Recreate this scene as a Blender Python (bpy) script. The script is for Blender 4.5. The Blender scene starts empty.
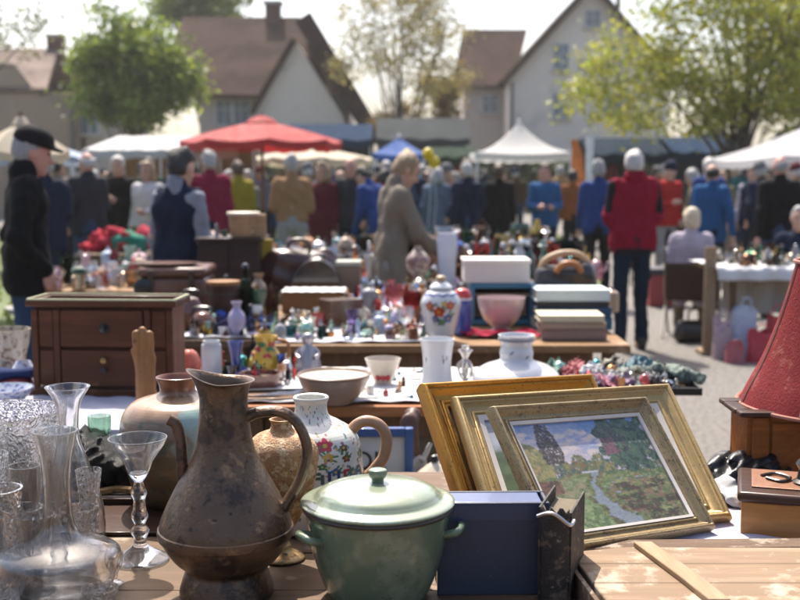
import bpy, math, random
import numpy as np
from mathutils import Vector, Matrix, Euler
R = math.radians
SC = bpy.context.scene
COL = SC.collection
random.seed(7)
RNG = np.random.default_rng(7)

# ------------------------------------------------------------------ camera maths (50 mm lens, 1.5 m eye height)
FPX, CAMZ = 1111.1, 1.5
PITCH = math.atan(121 / FPX)
CP, SP = math.cos(PITCH), math.sin(PITCH)
def depth(Y, z): return Y * CP + (CAMZ - z) * SP
def px2m(Y, z=.75): return depth(Y, z) / FPX
def at(px, Y, z=0.0): return Vector(((px - 400) / FPX * depth(Y, z), Y, z))
def zat(py, Y):                                   # height of a point at distance Y seen at row py
    v = (300 - py) / FPX
    return CAMZ + Y * (v * CP - SP) / (CP + v * SP)
def yat(py, z=.75):                               # distance at which a plane of height z is seen at row py
    v = (300 - py) / FPX
    return (z - CAMZ) * (CP + v * SP) / (v * CP - SP)

# ------------------------------------------------------------------ materials
MATS = {}
def nt(name):
    m = bpy.data.materials.new(name); m.use_nodes = True
    t = m.node_tree
    return m, t, t.nodes['Principled BSDF']
def N(t, kind, **kw):
    n = t.nodes.new(kind)
    for k, v in kw.items():
        if k in n.inputs: n.inputs[k].default_value = v
        else: setattr(n, k, v)
    return n
def L(t, a, b): t.links.new(a, b)
def mixc(t, fac, a, b, mode='MIX'):
    n = t.nodes.new('ShaderNodeMix'); n.data_type = 'RGBA'; n.blend_type = mode
    for sock, v in ((n.inputs[0], fac), (n.inputs[6], a), (n.inputs[7], b)):
        if isinstance(v, (int, float)): sock.default_value = v
        elif isinstance(v, tuple): sock.default_value = (*v[:3], 1)
        else: L(t, v, sock)
    return n.outputs[2]
def coords(t, scale=(1, 1, 1)):
    tc = t.nodes.new('ShaderNodeTexCoord'); mp = t.nodes.new('ShaderNodeMapping')
    mp.inputs['Scale'].default_value = scale
    L(t, tc.outputs['Object'], mp.inputs['Vector']); return mp.outputs[0]
def noise(t, vec, scale, detail=5, rough=.6):
    n = N(t, 'ShaderNodeTexNoise', Scale=scale, Detail=detail, Roughness=rough); L(t, vec, n.inputs['Vector'])
    return n.outputs['Fac']
def ramp(t, fac, stops):
    n = t.nodes.new('ShaderNodeValToRGB'); L(t, fac, n.inputs[0]); e = n.color_ramp.elements
    while len(e) < len(stops): e.new(.5)
    for i, (p, c) in enumerate(stops):
        e[i].position = p; e[i].color = (*(c if isinstance(c, tuple) else (c, c, c)), 1)
    return n.outputs[0]
def bump(t, fac, strength, dist, bsdf):
    b = N(t, 'ShaderNodeBump', Strength=strength, Distance=dist); L(t, fac, b.inputs['Height']); L(t, b.outputs[0], bsdf.inputs['Normal'])
def mul(c, k): return tuple(min(1, x * k) for x in c)

def mat(name, c, rough=.5, metal=0.0, var=.25, scale=9.0, bmp=.15, bd=.004, coat=0.0, spots=None, spec=.5, sheen=0.0, trans=0.0):
    """surface with uneven tone, optional worn spots (colour, scale, threshold) and a fine bump"""
    if name in MATS: return MATS[name]
    m, t, b = nt(name); v = coords(t)
    col = mixc(t, noise(t, v, scale), mul(c, 1 - var), mul(c, 1 + var))
    rg = None
    if spots:
        s = spots if isinstance(spots, list) else [spots]
        for (sc_, ss, th) in s:
            f = ramp(t, noise(t, v, ss, 7, .7), [(th - .04, 0.0), (th + .04, 1.0)])
            col = mixc(t, f, col, sc_)
    L(t, col, b.inputs['Base Color'])
    rr = N(t, 'ShaderNodeMapRange'); L(t, noise(t, v, scale * 2.3), rr.inputs[0])
    rr.inputs[3].default_value = max(.02, rough * .75); rr.inputs[4].default_value = min(1, rough * 1.3)
    L(t, rr.outputs[0], b.inputs['Roughness'])
    b.inputs['Metallic'].default_value = metal; b.inputs['Specular IOR Level'].default_value = spec
    b.inputs['Coat Weight'].default_value = coat; b.inputs['Coat Roughness'].default_value = .06
    b.inputs['Sheen Weight'].default_value = sheen
    if bmp: bump(t, noise(t, v, scale * 5), bmp, bd, b)
    if trans:
        tr = N(t, 'ShaderNodeBsdfTranslucent'); L(t, col, tr.inputs['Color'])
        mx = N(t, 'ShaderNodeMixShader'); mx.inputs[0].default_value = trans
        L(t, b.outputs[0], mx.inputs[1]); L(t, tr.outputs[0], mx.inputs[2]); L(t, mx.outputs[0], t.nodes['Material Output'].inputs[0])
    MATS[name] = m; return m

def wood(name, c1, c2, axis=0, scale=14., rough=.45, worn=None, coat=0., boards=None, bmp=.3):
    if name in MATS: return MATS[name]
    m, t, b = nt(name)
    s = [1., 1., 1.]; s[axis] = .09
    v = coords(t, tuple(s))
    g = noise(t, v, scale * 2.2, 8, .65)
    g2 = noise(t, v, scale * .5, 3, .5)
    col = ramp(t, g, [(.34, mul(c1, 1.15)), (.50, c2), (.62, mul(c1, .5))])
    col = mixc(t, g2, col, mixc(t, .5, c1, mul(c2, 1.15)))
    if worn:
        v2 = coords(t)
        f = ramp(t, noise(t, v2, worn[1], 8, .7), [(worn[2] - .05, 0.), (worn[2] + .05, 1.)])
        col = mixc(t, f, col, worn[0])
    if boards:
        tc = t.nodes.new('ShaderNodeTexCoord'); sx = t.nodes.new('ShaderNodeSeparateXYZ'); L(t, tc.outputs['Object'], sx.inputs[0])
        md = N(t, 'ShaderNodeMath', operation='PINGPONG'); L(t, sx.outputs[boards[0]], md.inputs[0]); md.inputs[1].default_value = boards[1] / 2
        f = ramp(t, md.outputs[0], [(0., 1.), (.004, 0.)])
        col = mixc(t, f, col, mul(c1, .25))
    L(t, col, b.inputs['Base Color'])
    rr = N(t, 'ShaderNodeMapRange'); L(t, g, rr.inputs[0]); rr.inputs[3].default_value = rough * .7; rr.inputs[4].default_value = min(1, rough * 1.4)
    L(t, rr.outputs[0], b.inputs['Roughness']); b.inputs['Specular IOR Level'].default_value = .16; b.inputs['Coat Weight'].default_value = coat * .45; b.inputs['Coat Roughness'].default_value = .12
    bump(t, g, bmp, .003, b)
    MATS[name] = m; return m

def glass(name, tint=(.97, .99, .985), clear=.3, cut=0, rough=0.0):
    if name in MATS: return MATS[name]
    m, t, b = nt(name); t.nodes.remove(b)
    g = N(t, 'ShaderNodeBsdfGlass', IOR=1.46, Roughness=rough); g.inputs['Color'].default_value = (*tint, 1)
    tr = N(t, 'ShaderNodeBsdfTransparent'); tr.inputs['Color'].default_value = (*tint, 1)
    mx = N(t, 'ShaderNodeMixShader'); mx.inputs[0].default_value = clear
    L(t, g.outputs[0], mx.inputs[1]); L(t, tr.outputs[0], mx.inputs[2]); L(t, mx.outputs[0], t.nodes['Material Output'].inputs[0])
    v = coords(t)
    if cut:
        vo = N(t, 'ShaderNodeTexVoronoi', Scale=cut, feature='F1'); L(t, v, vo.inputs['Vector'])
        bn = N(t, 'ShaderNodeBump', Strength=.65, Distance=.004); L(t, vo.outputs['Distance'], bn.inputs['Height'])
    else:
        bn = N(t, 'ShaderNodeBump', Strength=.05, Distance=.002); L(t, noise(t, v, 40, 2), bn.inputs['Height'])
    L(t, bn.outputs[0], g.inputs['Normal'])
    MATS[name] = m; return m

def vcol(name, rough=.4, coat=0., trans=0., bmp=.2, scale=60, spec=.5):
    """material that takes the thing's own painted pattern from the mesh's colour attribute"""
    if name in MATS: return MATS[name]
    m, t, b = nt(name)
    a = N(t, 'ShaderNodeVertexColor', layer_name='Col')
    L(t, a.outputs[0], b.inputs['Base Color']); b.inputs['Roughness'].default_value = rough
    b.inputs['Coat Weight'].default_value = coat; b.inputs['Coat Roughness'].default_value = .05; b.inputs['Specular IOR Level'].default_value = spec
    if bmp: bump(t, noise(t, coords(t), scale), bmp, .003, b)
    if trans:
        tr = N(t, 'ShaderNodeBsdfTranslucent'); L(t, a.outputs[0], tr.inputs['Color'])
        mx = N(t, 'ShaderNodeMixShader'); mx.inputs[0].default_value = trans
        L(t, b.outputs[0], mx.inputs[1]); L(t, tr.outputs[0], mx.inputs[2]); L(t, mx.outputs[0], t.nodes['Material Output'].inputs[0])
    MATS[name] = m; return m

def matf(name, c, rough=.5, metal=0.0, var=.25, scale=9.0, bmp=.15, bd=.002, coat=0.0, spots=None, spec=.5, sheen=0.0, trans=0.0):
    """the same for hand-sized things: all grain four times finer"""
    if spots and not isinstance(spots, list): spots = [spots]
    return mat(name, c, rough, metal, var, scale * 4, bmp, bd, coat, [(a, b * 4, d) for a, b, d in spots] if spots else None, spec, sheen, trans)
def woodf(name, c1, c2, axis=0, scale=14., rough=.45, worn=None, coat=0., boards=None, bmp=.4):
    return wood(name, c1, c2, axis, scale * 2.2, rough, (worn[0], worn[1] * 2.5, worn[2]) if worn else None, coat, boards, bmp)
# ------------------------------------------------------------------ mesh building
class MB:
    def __init__(s): s.v = []; s.f = []
    def add(s, vs, fs, M=None):
        o = len(s.v)
        s.v += [tuple(M @ Vector(p)) if M else tuple(p) for p in vs]
        s.f += [tuple(i + o for i in f) for f in fs]; return s
    def box(s, c, d, M=None):
        x, y, z = c; a, b, h = d[0] / 2, d[1] / 2, d[2] / 2
        vs = [(x + i * a, y + j * b, z + k * h) for k in (-1, 1) for j in (-1, 1) for i in (-1, 1)]
        return s.add(vs, [(0, 2, 3, 1), (4, 5, 7, 6), (0, 1, 5, 4), (2, 6, 7, 3), (0, 4, 6, 2), (1, 3, 7, 5)], M)
    def lathe(s, prof, seg=32, c=(0, 0, 0), M=None, fn=None):
        vs, fs = [], []; n = len(prof)
        for r, z in prof:
            for i in range(seg):
                a = 2 * math.pi * i / seg; k = fn(a, z) if fn else 1
                vs.append((c[0] + r * k * math.cos(a), c[1] + r * k * math.sin(a), c[2] + z))
        for j in range(n - 1):
            for i in range(seg):
                i2 = (i + 1) % seg
                fs.append((j * seg + i, j * seg + i2, (j + 1) * seg + i2, (j + 1) * seg + i))
        if prof[0][0] > 1e-5: fs.append(tuple(reversed(range(seg))))
        if prof[-1][0] > 1e-5: fs.append(tuple(range((n - 1) * seg, n * seg)))
        return s.add(vs, fs, M)
    def tube(s, pts, rad, seg=10, flat=1.0, M=None):
        pts = [Vector(p) for p in pts]; n = len(pts)
        if not isinstance(rad, (list, tuple)): rad = [rad] * n
        vs, fs = [], []; up = None
        for i in range(n):
            t = (pts[min(i + 1, n - 1)] - pts[max(i - 1, 0)])
            t = t.normalized() if t.length > 1e-9 else Vector((0, 0, 1))
            if up is None:
                up = t.cross(Vector((0, 1, 0)) if abs(t.y) < .9 else Vector((1, 0, 0))).normalized()
            up = (up - t * up.dot(t)).normalized(); w = t.cross(up)
            for k in range(seg):
                a = 2 * math.pi * k / seg
                vs.append(pts[i] + up * math.cos(a) * rad[i] + w * math.sin(a) * rad[i] * flat)
        for j in range(n - 1):
            for k in range(seg):
                k2 = (k + 1) % seg
                fs.append((j * seg + k, j * seg + k2, (j + 1) * seg + k2, (j + 1) * seg + k))
        fs.append(tuple(reversed(range(seg)))); fs.append(tuple(range((n - 1) * seg, n * seg)))
        return s.add(vs, fs, M)
    def prism(s, poly, h, M=None):                       # polygon in xy, extruded along z 0..h
        n = len(poly)
        vs = [(x, y, 0) for x, y in poly] + [(x, y, h) for x, y in poly]
        fs = [tuple(reversed(range(n))), tuple(range(n, 2 * n))] + [(i, (i + 1) % n, n + (i + 1) % n, n + i) for i in range(n)]
        return s.add(vs, fs, M)
    def grid(s, nx, ny, fn, M=None):
        vs = [fn(i / nx, j / ny) for j in range(ny + 1) for i in range(nx + 1)]
        fs = [(j * (nx + 1) + i, j * (nx + 1) + i + 1, (j + 1) * (nx + 1) + i + 1, (j + 1) * (nx + 1) + i) for j in range(ny) for i in range(nx)]
        return s.add(vs, fs, M)
    def mesh(s, name, angle=40):
        me = bpy.data.meshes.new(name); me.from_pydata(s.v, [], s.f); me.update()
        import bmesh
        bm = bmesh.new(); bm.from_mesh(me); bmesh.ops.recalc_face_normals(bm, faces=bm.faces); bm.to_mesh(me); bm.free()
        smooth(me, angle); return me
def smooth(me, angle=40):
    me.polygons.foreach_set('use_smooth', [True] * len(me.polygons))
    if angle < 180: me.set_sharp_from_angle(angle=R(angle))
def npmesh(name, V, F, angle=180):
    me = bpy.data.meshes.new(name); V = np.asarray(V, np.float32); F = np.asarray(F, np.int32); k = F.shape[1]
    me.vertices.add(len(V)); me.vertices.foreach_set('co', V.ravel())
    me.loops.add(F.size); me.loops.foreach_set('vertex_index', F.ravel())
    me.polygons.add(len(F)); me.polygons.foreach_set('loop_start', np.arange(0, F.size, k, dtype=np.int32))
    me.update(calc_edges=True); me.validate(); smooth(me, angle); return me

def link(name, me, m, parent=None, loc=None, rot=None, bevel=0, objmat=False):
    if isinstance(me, MB): me = me.mesh(name)
    o = bpy.data.objects.new(name, me); COL.objects.link(o)
    if objmat:
        if not me.materials: me.materials.append(None)
        o.material_slots[0].link = 'OBJECT'; o.material_slots[0].material = m
    else:
        if me.materials: me.materials[0] = m
        else: me.materials.append(m)
    if parent: o.parent = parent
    if loc is not None: o.location = loc
    if rot is not None: o.rotation_euler = rot
    if bevel:
        b = o.modifiers.new('edge', 'BEVEL'); b.width = bevel; b.segments = 2; b.limit_method = 'ANGLE'; b.angle_limit = R(40)
    return o
LABELS = {}
def tag(o, label, cat, group=None, kind=None):
    o['label'] = label; o['category'] = cat
    if group: o['group'] = group
    if kind: o['kind'] = kind
    LABELS.setdefault(label, []).append(o.name)
    return o
def thing(name, label, cat, loc=(0, 0, 0), rotz=0.0, group=None):
    o = bpy.data.objects.new(name, None); COL.objects.link(o); o.empty_display_size = .05
    o.location = loc; o.rotation_euler = (0, 0, rotz)
    return tag(o, label, cat, group)
def struct(name, mb, m):
    o = link(name, mb, m); o['kind'] = 'structure'; return o
def hollow(prof, t=.004, floor=.01):
    """outer profile -> closed profile with an inner wall"""
    inner = [(max(.0005, r - t), z) for r, z in reversed(prof) if z > floor]
    return [(0.0005, prof[0][1])] + list(prof) + inner + [(0.0005, floor)]
def spline(keys, n=40):
    """smooth profile through (r, z) keys (Catmull-Rom)"""
    k = [keys[0]] + list(keys) + [keys[-1]]; out = []; m = len(keys) - 1; per = max(2, n // m)
    for i in range(1, m + 1):
        p0, p1, p2, p3 = [np.array(k[i + d], float) for d in (-1, 0, 1, 2)]
        for j in range(per):
            t = j / per
            out.append(tuple(.5 * ((2 * p1) + (p2 - p0) * t + (2 * p0 - 5 * p1 + 4 * p2 - p3) * t * t + (3 * p1 - p0 - 3 * p2 + p3) * t ** 3)))
    out.append(tuple(keys[-1])); return [(max(.0005, float(a)), *map(float, b)) for a, *b in out]
def spl3(keys, n=8): return [(p[0], p[1], p[2]) for p in _spl3(keys, n)]
def _spl3(keys, n):
    k = [keys[0]] + list(keys) + [keys[-1]]
    for i in range(1, len(keys)):
        p0, p1, p2, p3 = [np.array(k[i + d], float) for d in (-1, 0, 1, 2)]
        for j in range(n):
            t = j / n
            yield tuple(float(x) for x in .5 * ((2 * p1) + (p2 - p0) * t + (2 * p0 - 5 * p1 + 4 * p2 - p3) * t * t + (3 * p1 - p0 - 3 * p2 + p3) * t ** 3))
    yield tuple(keys[-1])

# ------------------------------------------------------------------ signed distance modelling (figures, soft things)
def surfnet(F, org, h):
    S = F < 0; nx, ny, nz = F.shape
    c = sum(S[i:nx - 1 + i, j:ny - 1 + j, k:nz - 1 + k].astype(np.int8) for i in (0, 1) for j in (0, 1) for k in (0, 1))
    cell = (c > 0) & (c < 8)
    idx = -np.ones(cell.shape, np.int64); ci = np.argwhere(cell); idx[cell] = np.arange(len(ci))
    acc = np.zeros((len(ci), 3)); cnt = np.zeros(len(ci)); x, y, z = ci.T
    for ax in range(3):
        for a in (0, 1):
            for b in (0, 1):
                d0 = [0, 0, 0]; o = [i for i in range(3) if i != ax]; d0[o[0]] = a; d0[o[1]] = b
                d1 = list(d0); d1[ax] = 1
                f0 = F[x + d0[0], y + d0[1], z + d0[2]]; f1 = F[x + d1[0], y + d1[1], z + d1[2]]
                m = (f0 < 0) != (f1 < 0); t = np.where(m, f0 / np.where(m, f0 - f1, 1), 0)
                p = np.tile(np.array(d0, float), (len(ci), 1)); p[:, ax] = t
                acc[m] += p[m]; cnt[m] += 1
    V = (ci + acc / cnt[:, None]) * h + org
    Q = []
    for ax in range(3):
        sl = [slice(None)] * 3; s0 = list(sl); s1 = list(sl); s0[ax] = slice(0, -1); s1[ax] = slice(1, None)
        A, B = S[tuple(s0)], S[tuple(s1)]; e = np.argwhere(A != B)
        if not len(e): continue
        o1, o2 = [(1, 2), (2, 0), (0, 1)][ax]
        e = e[(e[:, o1] > 0) & (e[:, o2] > 0)]
        e = e[(e[:, o1] < cell.shape[o1]) & (e[:, o2] < cell.shape[o2])]
        fl = A[tuple(e.T)]
        def g(da, db):
            q = e.copy(); q[:, o1] -= da; q[:, o2] -= db; return idx[tuple(q.T)]
        q = np.stack([g(1, 1), g(0, 1), g(0, 0), g(1, 0)], 1); q[~fl] = q[~fl][:, ::-1]
        Q.append(q)
    Q = np.concatenate(Q); return V, Q[(Q >= 0).all(1)]
def sdf(name, prims, h=.015, cut=None, wob=0.0, seed=0, xf=None, crease=0.0, cf=1.0):
    """prims: ('c', a, b, ra, rb, flat_y, k) tapered capsule | ('e', centre, radii, R3x3 or None, k) ellipsoid -> one continuous mesh"""
    lo, hi = np.full(3, 1e9), np.full(3, -1e9)
    for p in prims:
        if p[0] == 'c': q = np.array([p[1], p[2]], float); r = max(p[3], p[4])
        else: q = np.array([p[1]], float); r = max(p[2])
        lo = np.minimum(lo, q.min(0) - r); hi = np.maximum(hi, q.max(0) + r)
    lo -= 4 * h; hi += 4 * h
    n = np.ceil((hi - lo) / h).astype(int) + 1; F = np.full(n, .5)
    ax = [lo[i] + h * np.arange(n[i]) for i in range(3)]
    for p in prims:
        k = p[6] if p[0] == 'c' else p[4]
        if p[0] == 'c': q = np.array([p[1], p[2]], float); r = max(p[3], p[4])
        else: q = np.array([p[1]], float); r = max(p[2])
        m = r + k + 3 * h; a = np.maximum(0, ((q.min(0) - m - lo) / h).astype(int)); b = np.minimum(n, ((q.max(0) + m - lo) / h).astype(int) + 2)
        X, Y, Z = np.meshgrid(ax[0][a[0]:b[0]], ax[1][a[1]:b[1]], ax[2][a[2]:b[2]], indexing='ij', sparse=True)
        if p[0] == 'c':
            A, B = np.array(p[1], float), np.array(p[2], float); fl = p[5]; D = (B - A) * np.array([1, 1 / fl, 1]); dd = max(1e-9, D @ D)
            x, y, z = X - A[0], (Y - A[1]) / fl, Z - A[2]
            t = np.clip((x * D[0] + y * D[1] + z * D[2]) / dd, 0, 1)
            d = np.sqrt((x - t * D[0]) ** 2 + (y - t * D[1]) ** 2 + (z - t * D[2]) ** 2) - (p[3] + t * (p[4] - p[3]))
        else:
            c, rr, Rm = p[1], p[2], p[3]; x, y, z = X - c[0], Y - c[1], Z - c[2]
            if Rm is not None: x, y, z = [Rm[0][i] * x + Rm[1][i] * y + Rm[2][i] * z for i in range(3)]
            d = (np.sqrt((x / rr[0]) ** 2 + (y / rr[1]) ** 2 + (z / rr[2]) ** 2) - 1) * min(rr)
        s = F[a[0]:b[0], a[1]:b[1], a[2]:b[2]]
        hh = np.clip(.5 + .5 * (s - d) / k, 0, 1)
        F[a[0]:b[0], a[1]:b[1], a[2]:b[2]] = s + (d - s) * hh - k * hh * (1 - hh)
    X, Y, Z = np.meshgrid(*ax, indexing='ij', sparse=True)
    X, Y, Z = np.meshgrid(*ax, indexing='ij', sparse=True)
    if wob:
        g = np.random.default_rng(seed)
        for i in range(5):
            w = g.normal(size=3) * (14 + 9 * i); F = F + wob / (1 + .5 * i) * np.sin(w[0] * X + w[1] * Y + w[2] * Z * .8 + g.uniform(0, 6))
    if crease:
        g = np.random.default_rng(seed + 77)
        for i in range(7):
            w = g.normal(size=3); w /= np.linalg.norm(w); w *= cf * (38 + 16 * i); w2 = g.normal(size=3) * cf * 14
            F = F + crease / (1 + .35 * i) * (np.abs(np.sin(w[0] * X + w[1] * Y + w[2] * Z + g.uniform(0, 6) + 1.5 * np.sin(w2[0] * X + w2[1] * Y + w2[2] * Z))) - .6)
    if cut is not None: F = np.maximum(F, cut(X, Y, Z))
    V, Q = surfnet(F, lo, h)
    if xf is not None: V = V @ np.array(xf[0]).T + np.array(xf[1])
    return npmesh(name, V, Q)
# ------------------------------------------------------------------ people
def rotm(ax, a):
    c, s = math.cos(a), math.sin(a)
    return np.array({'x': [[1, 0, 0], [0, c, -s], [0, s, c]], 'z': [[c, -s, 0], [s, c, 0], [0, 0, 1]], 'y': [[c, 0, s], [0, 1, 0], [-s, 0, c]]}[ax])
ARMS = {  # elbow, wrist for the +x side, and the direction the hand points
    'down': ((.245, -.03, 1.15), (.255, .05, .91), (0, .15, -1)),
    'pocket': ((.285, -.07, 1.16), (.215, .09, .99), (-.2, .3, -.9)),
    'fwd': ((.25, -.01, 1.16), (.13, .22, 1.14), (-.5, .8, .1)),
    'reach': ((.235, .13, 1.17), (.17, .36, 1.04), (-.1, .8, -.5)),
    'hold': ((.245, .0, 1.17), (.10, .25, 1.22), (-.5, .6, .3)),
    'back': ((.265, -.12, 1.15), (.06, -.17, 1.02), (-1, -.1, -.1)),
    'swingf': ((.24, .04, 1.16), (.25, .19, .95), (0, .5, -.9)),
    'swingb': ((.24, -.13, 1.16), (.255, -.16, .91), (0, 0, -1)),
}
def person_meshes(sp):
    """build the meshes of one figure (local: front = +y, feet at z = 0); returns {part: mesh or [meshes]}"""
    h = sp.get('res', .018); seed = sp.get('seed', 1); s = sp.get('h', 1.74) / 1.75; fat = .9 + .55 * (sp.get('fat', 1.0) - 1); seat = sp.get('seated', False)
    lean = R(sp.get('lean', 0)); hip0 = np.array([0, 0, .93]); drop = np.array([0, 0, -.45]) if seat else np.zeros(3)
    RL = rotm('x', -lean)
    def up(p): return (RL @ (np.array(p, float) - hip0) + hip0 + drop) * s
    def lo(p): return np.array(p, float) * s
    Rh = RL @ rotm('z', R(sp.get('turn', 0))) @ rotm('x', -R(sp.get('nod', 0)))
    hp = np.array([0, 0, 1.50])
    def hd(p): return up(RL.T @ (Rh @ (np.array(p, float) - hp)) + hp)
    C = lambda a, b, ra, rb, fl=1, k=.03: ('c', a, b, ra * s, rb * s, fl, k * s)
    st = sp.get('stride', 0.0)
    if seat:
        legs = [(lo((sx * .10, 0, .48)), lo((sx * .13, .40, .49)), lo((sx * .13, .36, .09))) for sx in (-1, 1)]
    else:
        legs = [(lo((sx * .09, 0, .90)), lo((sx * .105, .02 + sx * st * .5 + .03 * abs(st), .50)), lo((sx * .11, sx * st - .02, .09 + (.05 if sx * st < -.1 else 0)))) for sx in (-1, 1)]
    arms = []
    for sx, nm in ((-1, sp.get('armL', 'down')), (1, sp.get('armR', 'down'))):
        e, w, d = ARMS[nm]; M = np.array([sx, 1, 1])
        arms.append((up(np.array((.168, -.005, 1.425)) * M), up((np.array(e) - np.array((.035, 0, 0))) * M * np.array([1 + .25 * (fat - .9), 1, 1])), up((np.array(w) - np.array((.02 if w[0] > .1 else 0, 0, 0))) * M), RL @ (np.array(d) * M / np.linalg.norm(d)), sx))
    out = {}
    # body: one continuous surface from feet to crown
    B = [('e', hd((0, -.005, 1.648)), np.array((.077, .097, .1)) * s, Rh.tolist(), .02),
         ('e', hd((0, .022, 1.578)), np.array((.058, .068, .068)) * s, Rh.tolist(), .03),
         C(hd((0, .086, 1.64)), hd((0, .112, 1.603)), .010, .016, 1, .012), C(hd((0, .075, 1.535)), hd((0, .08, 1.53)), .022, .02, 1, .02),
         C(hd((-.03, .083, 1.664)), hd((.03, .083, 1.664)), .012, .012, 1, .01), C(hd((-.018, .086, 1.567)), hd((.018, .086, 1.567)), .010, .010, 1, .008),
         C(up((0, -.02, 1.44)), hd((0, -.012, 1.58)), .062, .055)]
    for sx in (-1, 1): B.append(('e', hd((sx * .08, -.008, 1.622)), np.array((.012, .024, .034)) * s, Rh.tolist(), .008))
    B += [C(up((-.08, 0, 1.33)), up((.08, 0, 1.33)), .10 * fat, .10 * fat, .8), C(up((0, 0, 1.35)), up((0, 0, .98)), .115 * fat, .12 * fat, .75), C(up((-.15, 0, 1.42)), up((.15, 0, 1.42)), .05, .05)]
    B += [C(up((-.07, 0, .95)), up((.07, 0, .95)), .10, .10)]
    for (hj, kn, an) in legs:
        B += [C(hj, kn, .075, .05), C(kn, an, .048, .036), C(an + np.array([0, 0, -.05 * s]), an + np.array([0, .15, -.06]) * s, .035, .03)]
    for (sh, el, wr, hdv, sx) in arms:
        B += [C(sh, el, .046, .038), C(el, wr, .037, .026)]
        hdv = np.array(hdv, float); side = np.cross(hdv, [sx, 0, 0.2]); side /= max(1e-6, np.linalg.norm(side)); nrm = np.cross(side, hdv) * sx
        kn = wr + hdv * .085 * s
        B.append(C(wr, kn, .027, .036, 1, .015))
        for i, (off, ln) in enumerate(((-.030, .062), (-.010, .074), (.010, .070), (.030, .055))):
            a = kn + side * off * s; mid = a + (hdv * .6 - nrm * .15) * ln * s; e2 = mid + (hdv * .30 - nrm * .42) * ln * s
            B += [C(a, mid, .010, .009, 1, .004), C(mid, e2, .009, .008, 1, .004)]
        th = wr + hdv * .03 * s - side * .028 * s
        B += [C(th, th + (hdv * .035 - side * .022) * s, .012, .010, 1, .006), C(th + (hdv * .035 - side * .022) * s, th + (hdv * .06 - side * .022 - nrm * .012) * s, .010, .008, 1, .004)]
    out['body'] = sdf('body', B, min(h, .014))
    # top
    hem = sp.get('hem', .86); k = sp.get('topk', 1.0)
    T = [C(up((-.09, -.005, 1.34)), up((.09, -.005, 1.34)), .122 * fat * k, .122 * fat * k, .86), C(up((-.055, 0, 1.36)), up((-.085, .0, min(1.02, hem + .1))), .118 * fat, .118 * fat * k, .92, .05),
         C(up((.055, 0, 1.36)), up((.085, .0, min(1.02, hem + .1))), .118 * fat, .118 * fat * k, .92, .05),
         C(up((-.138, -.01, 1.435)), up((.138, -.01, 1.435)), .062, .062, 1, .05), C(up((0, -.025, 1.45)), hd((0, -.03, 1.515)), .082, .066, 1, .03)]
    if hem < 1.0:
        for sx in (-1, 1):
            T.append(C(up((sx * .075, 0, 1.05)), (lo((sx * .10, .01, hem - .12)) if not seat else up((sx * .1, .02, hem))), .118 * fat * k, (.125 if not seat else .11) * fat * k * sp.get('flare', 1), .95, .06))
    if sp.get('collar'): T.append(C(hd((-.02, -.03, 1.51)), hd((.02, -.03, 1.51)), .082, .082, .95, .02))
    slv = sp.get('sleeve', 'long'); TA = []
    for (sh, el, wr, _, sx) in arms:
        if slv == 'long': ka = .86 if sp.get('vest') else k; TA += [C(sh, el, .070 * ka, .058 * ka, 1, .04), C(el, wr, .058 * ka, .044 * ka, 1, .02)]
        elif slv == 'short': TA += [C(sh, sh + (el - sh) * .7, .072, .066, 1, .04)]
    hz = hem * s + drop[2]
    tcut = (lambda X, Y, Z: (hz - Z) + 0 * X + 0 * Y) if abs(lean) < .2 and not seat else None
    if sp.get('vest'):
        out['waistcoat'] = sdf('waistcoat', T, h, tcut, .003, seed, None, .005, .5)
        T2 = [C(up((-.10, -.005, 1.34)), up((.10, -.005, 1.34)), .11 * fat, .11 * fat, .84), C(up((-.14, -.01, 1.43)), up((.14, -.01, 1.43)), .056, .056, 1, .05), C(up((0, -.025, 1.45)), hd((0, -.03, 1.525)), .084, .068, 1, .03)]
        out['shirt'] = sdf('shirt', T2 + TA, h, None, .003, seed + 3, None, .007, .6)
    else:
        out['jacket'] = sdf('jacket', T + TA, h, tcut, .004, seed, None, .006, .5)
    # trousers or skirt
    if sp.get('skirt'):
        zs = sp['skirt'] * s
        out['skirt'] = sdf('skirt', [C(up((0, 0, 1.0)), lo((0, .02, zs / s - .15)), .15 * fat, .24, .8)], h, lambda X, Y, Z: np.maximum(zs - Z, Z - 1.05 * s) + 0 * X + 0 * Y, .006, seed + 1)
    else:
        P = [C(up((-.07, -.01, .95)), up((.07, -.01, .95)), .118 * fat, .118 * fat, .9), C(up((0, 0, .95)), up((0, 0, 1.04)), .13 * fat, .125 * fat, .85)]
        for (hj, kn, an) in legs: P += [C(hj, kn, .094, .068, 1, .03), C(kn, an - np.array([0, 0, .0]), .069, .058, 1, .03)]
        zt = 1.06 * s + drop[2]
        out['trousers'] = sdf('trousers', P, h, lambda X, Y, Z: np.maximum(Z - zt, .055 * s - Z) + 0 * X + 0 * Y, .004, seed + 2, None, .006, .6)
    out['shoe'] = [sdf('shoe', [C(an + np.array([0, -.045, -.045]) * s, an + np.array([.015 * sx, .15, -.055]) * s, .043, .038, 1, .02), C(an + np.array([0, -.02, 0]) * s, an + np.array([0, 0, .03]) * s, .05, .05)], h,
                   lambda X, Y, Z, z0=an[2] - .088 * s: (z0 - Z) + 0 * X + 0 * Y) for sx, (hj, kn, an) in zip((-1, 1), legs)]
    # hair / cap, modelled in the head's own axes
    hair = sp.get('hair', 'short'); xf = ((Rh * s), up(RL.T @ (Rh @ (-hp)) + hp))
    xf = (xf[0], hd((0, 0, 0)))
    E = lambda c, r, k=.02: ('e', np.array(c), np.array(r), None, k)
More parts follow.
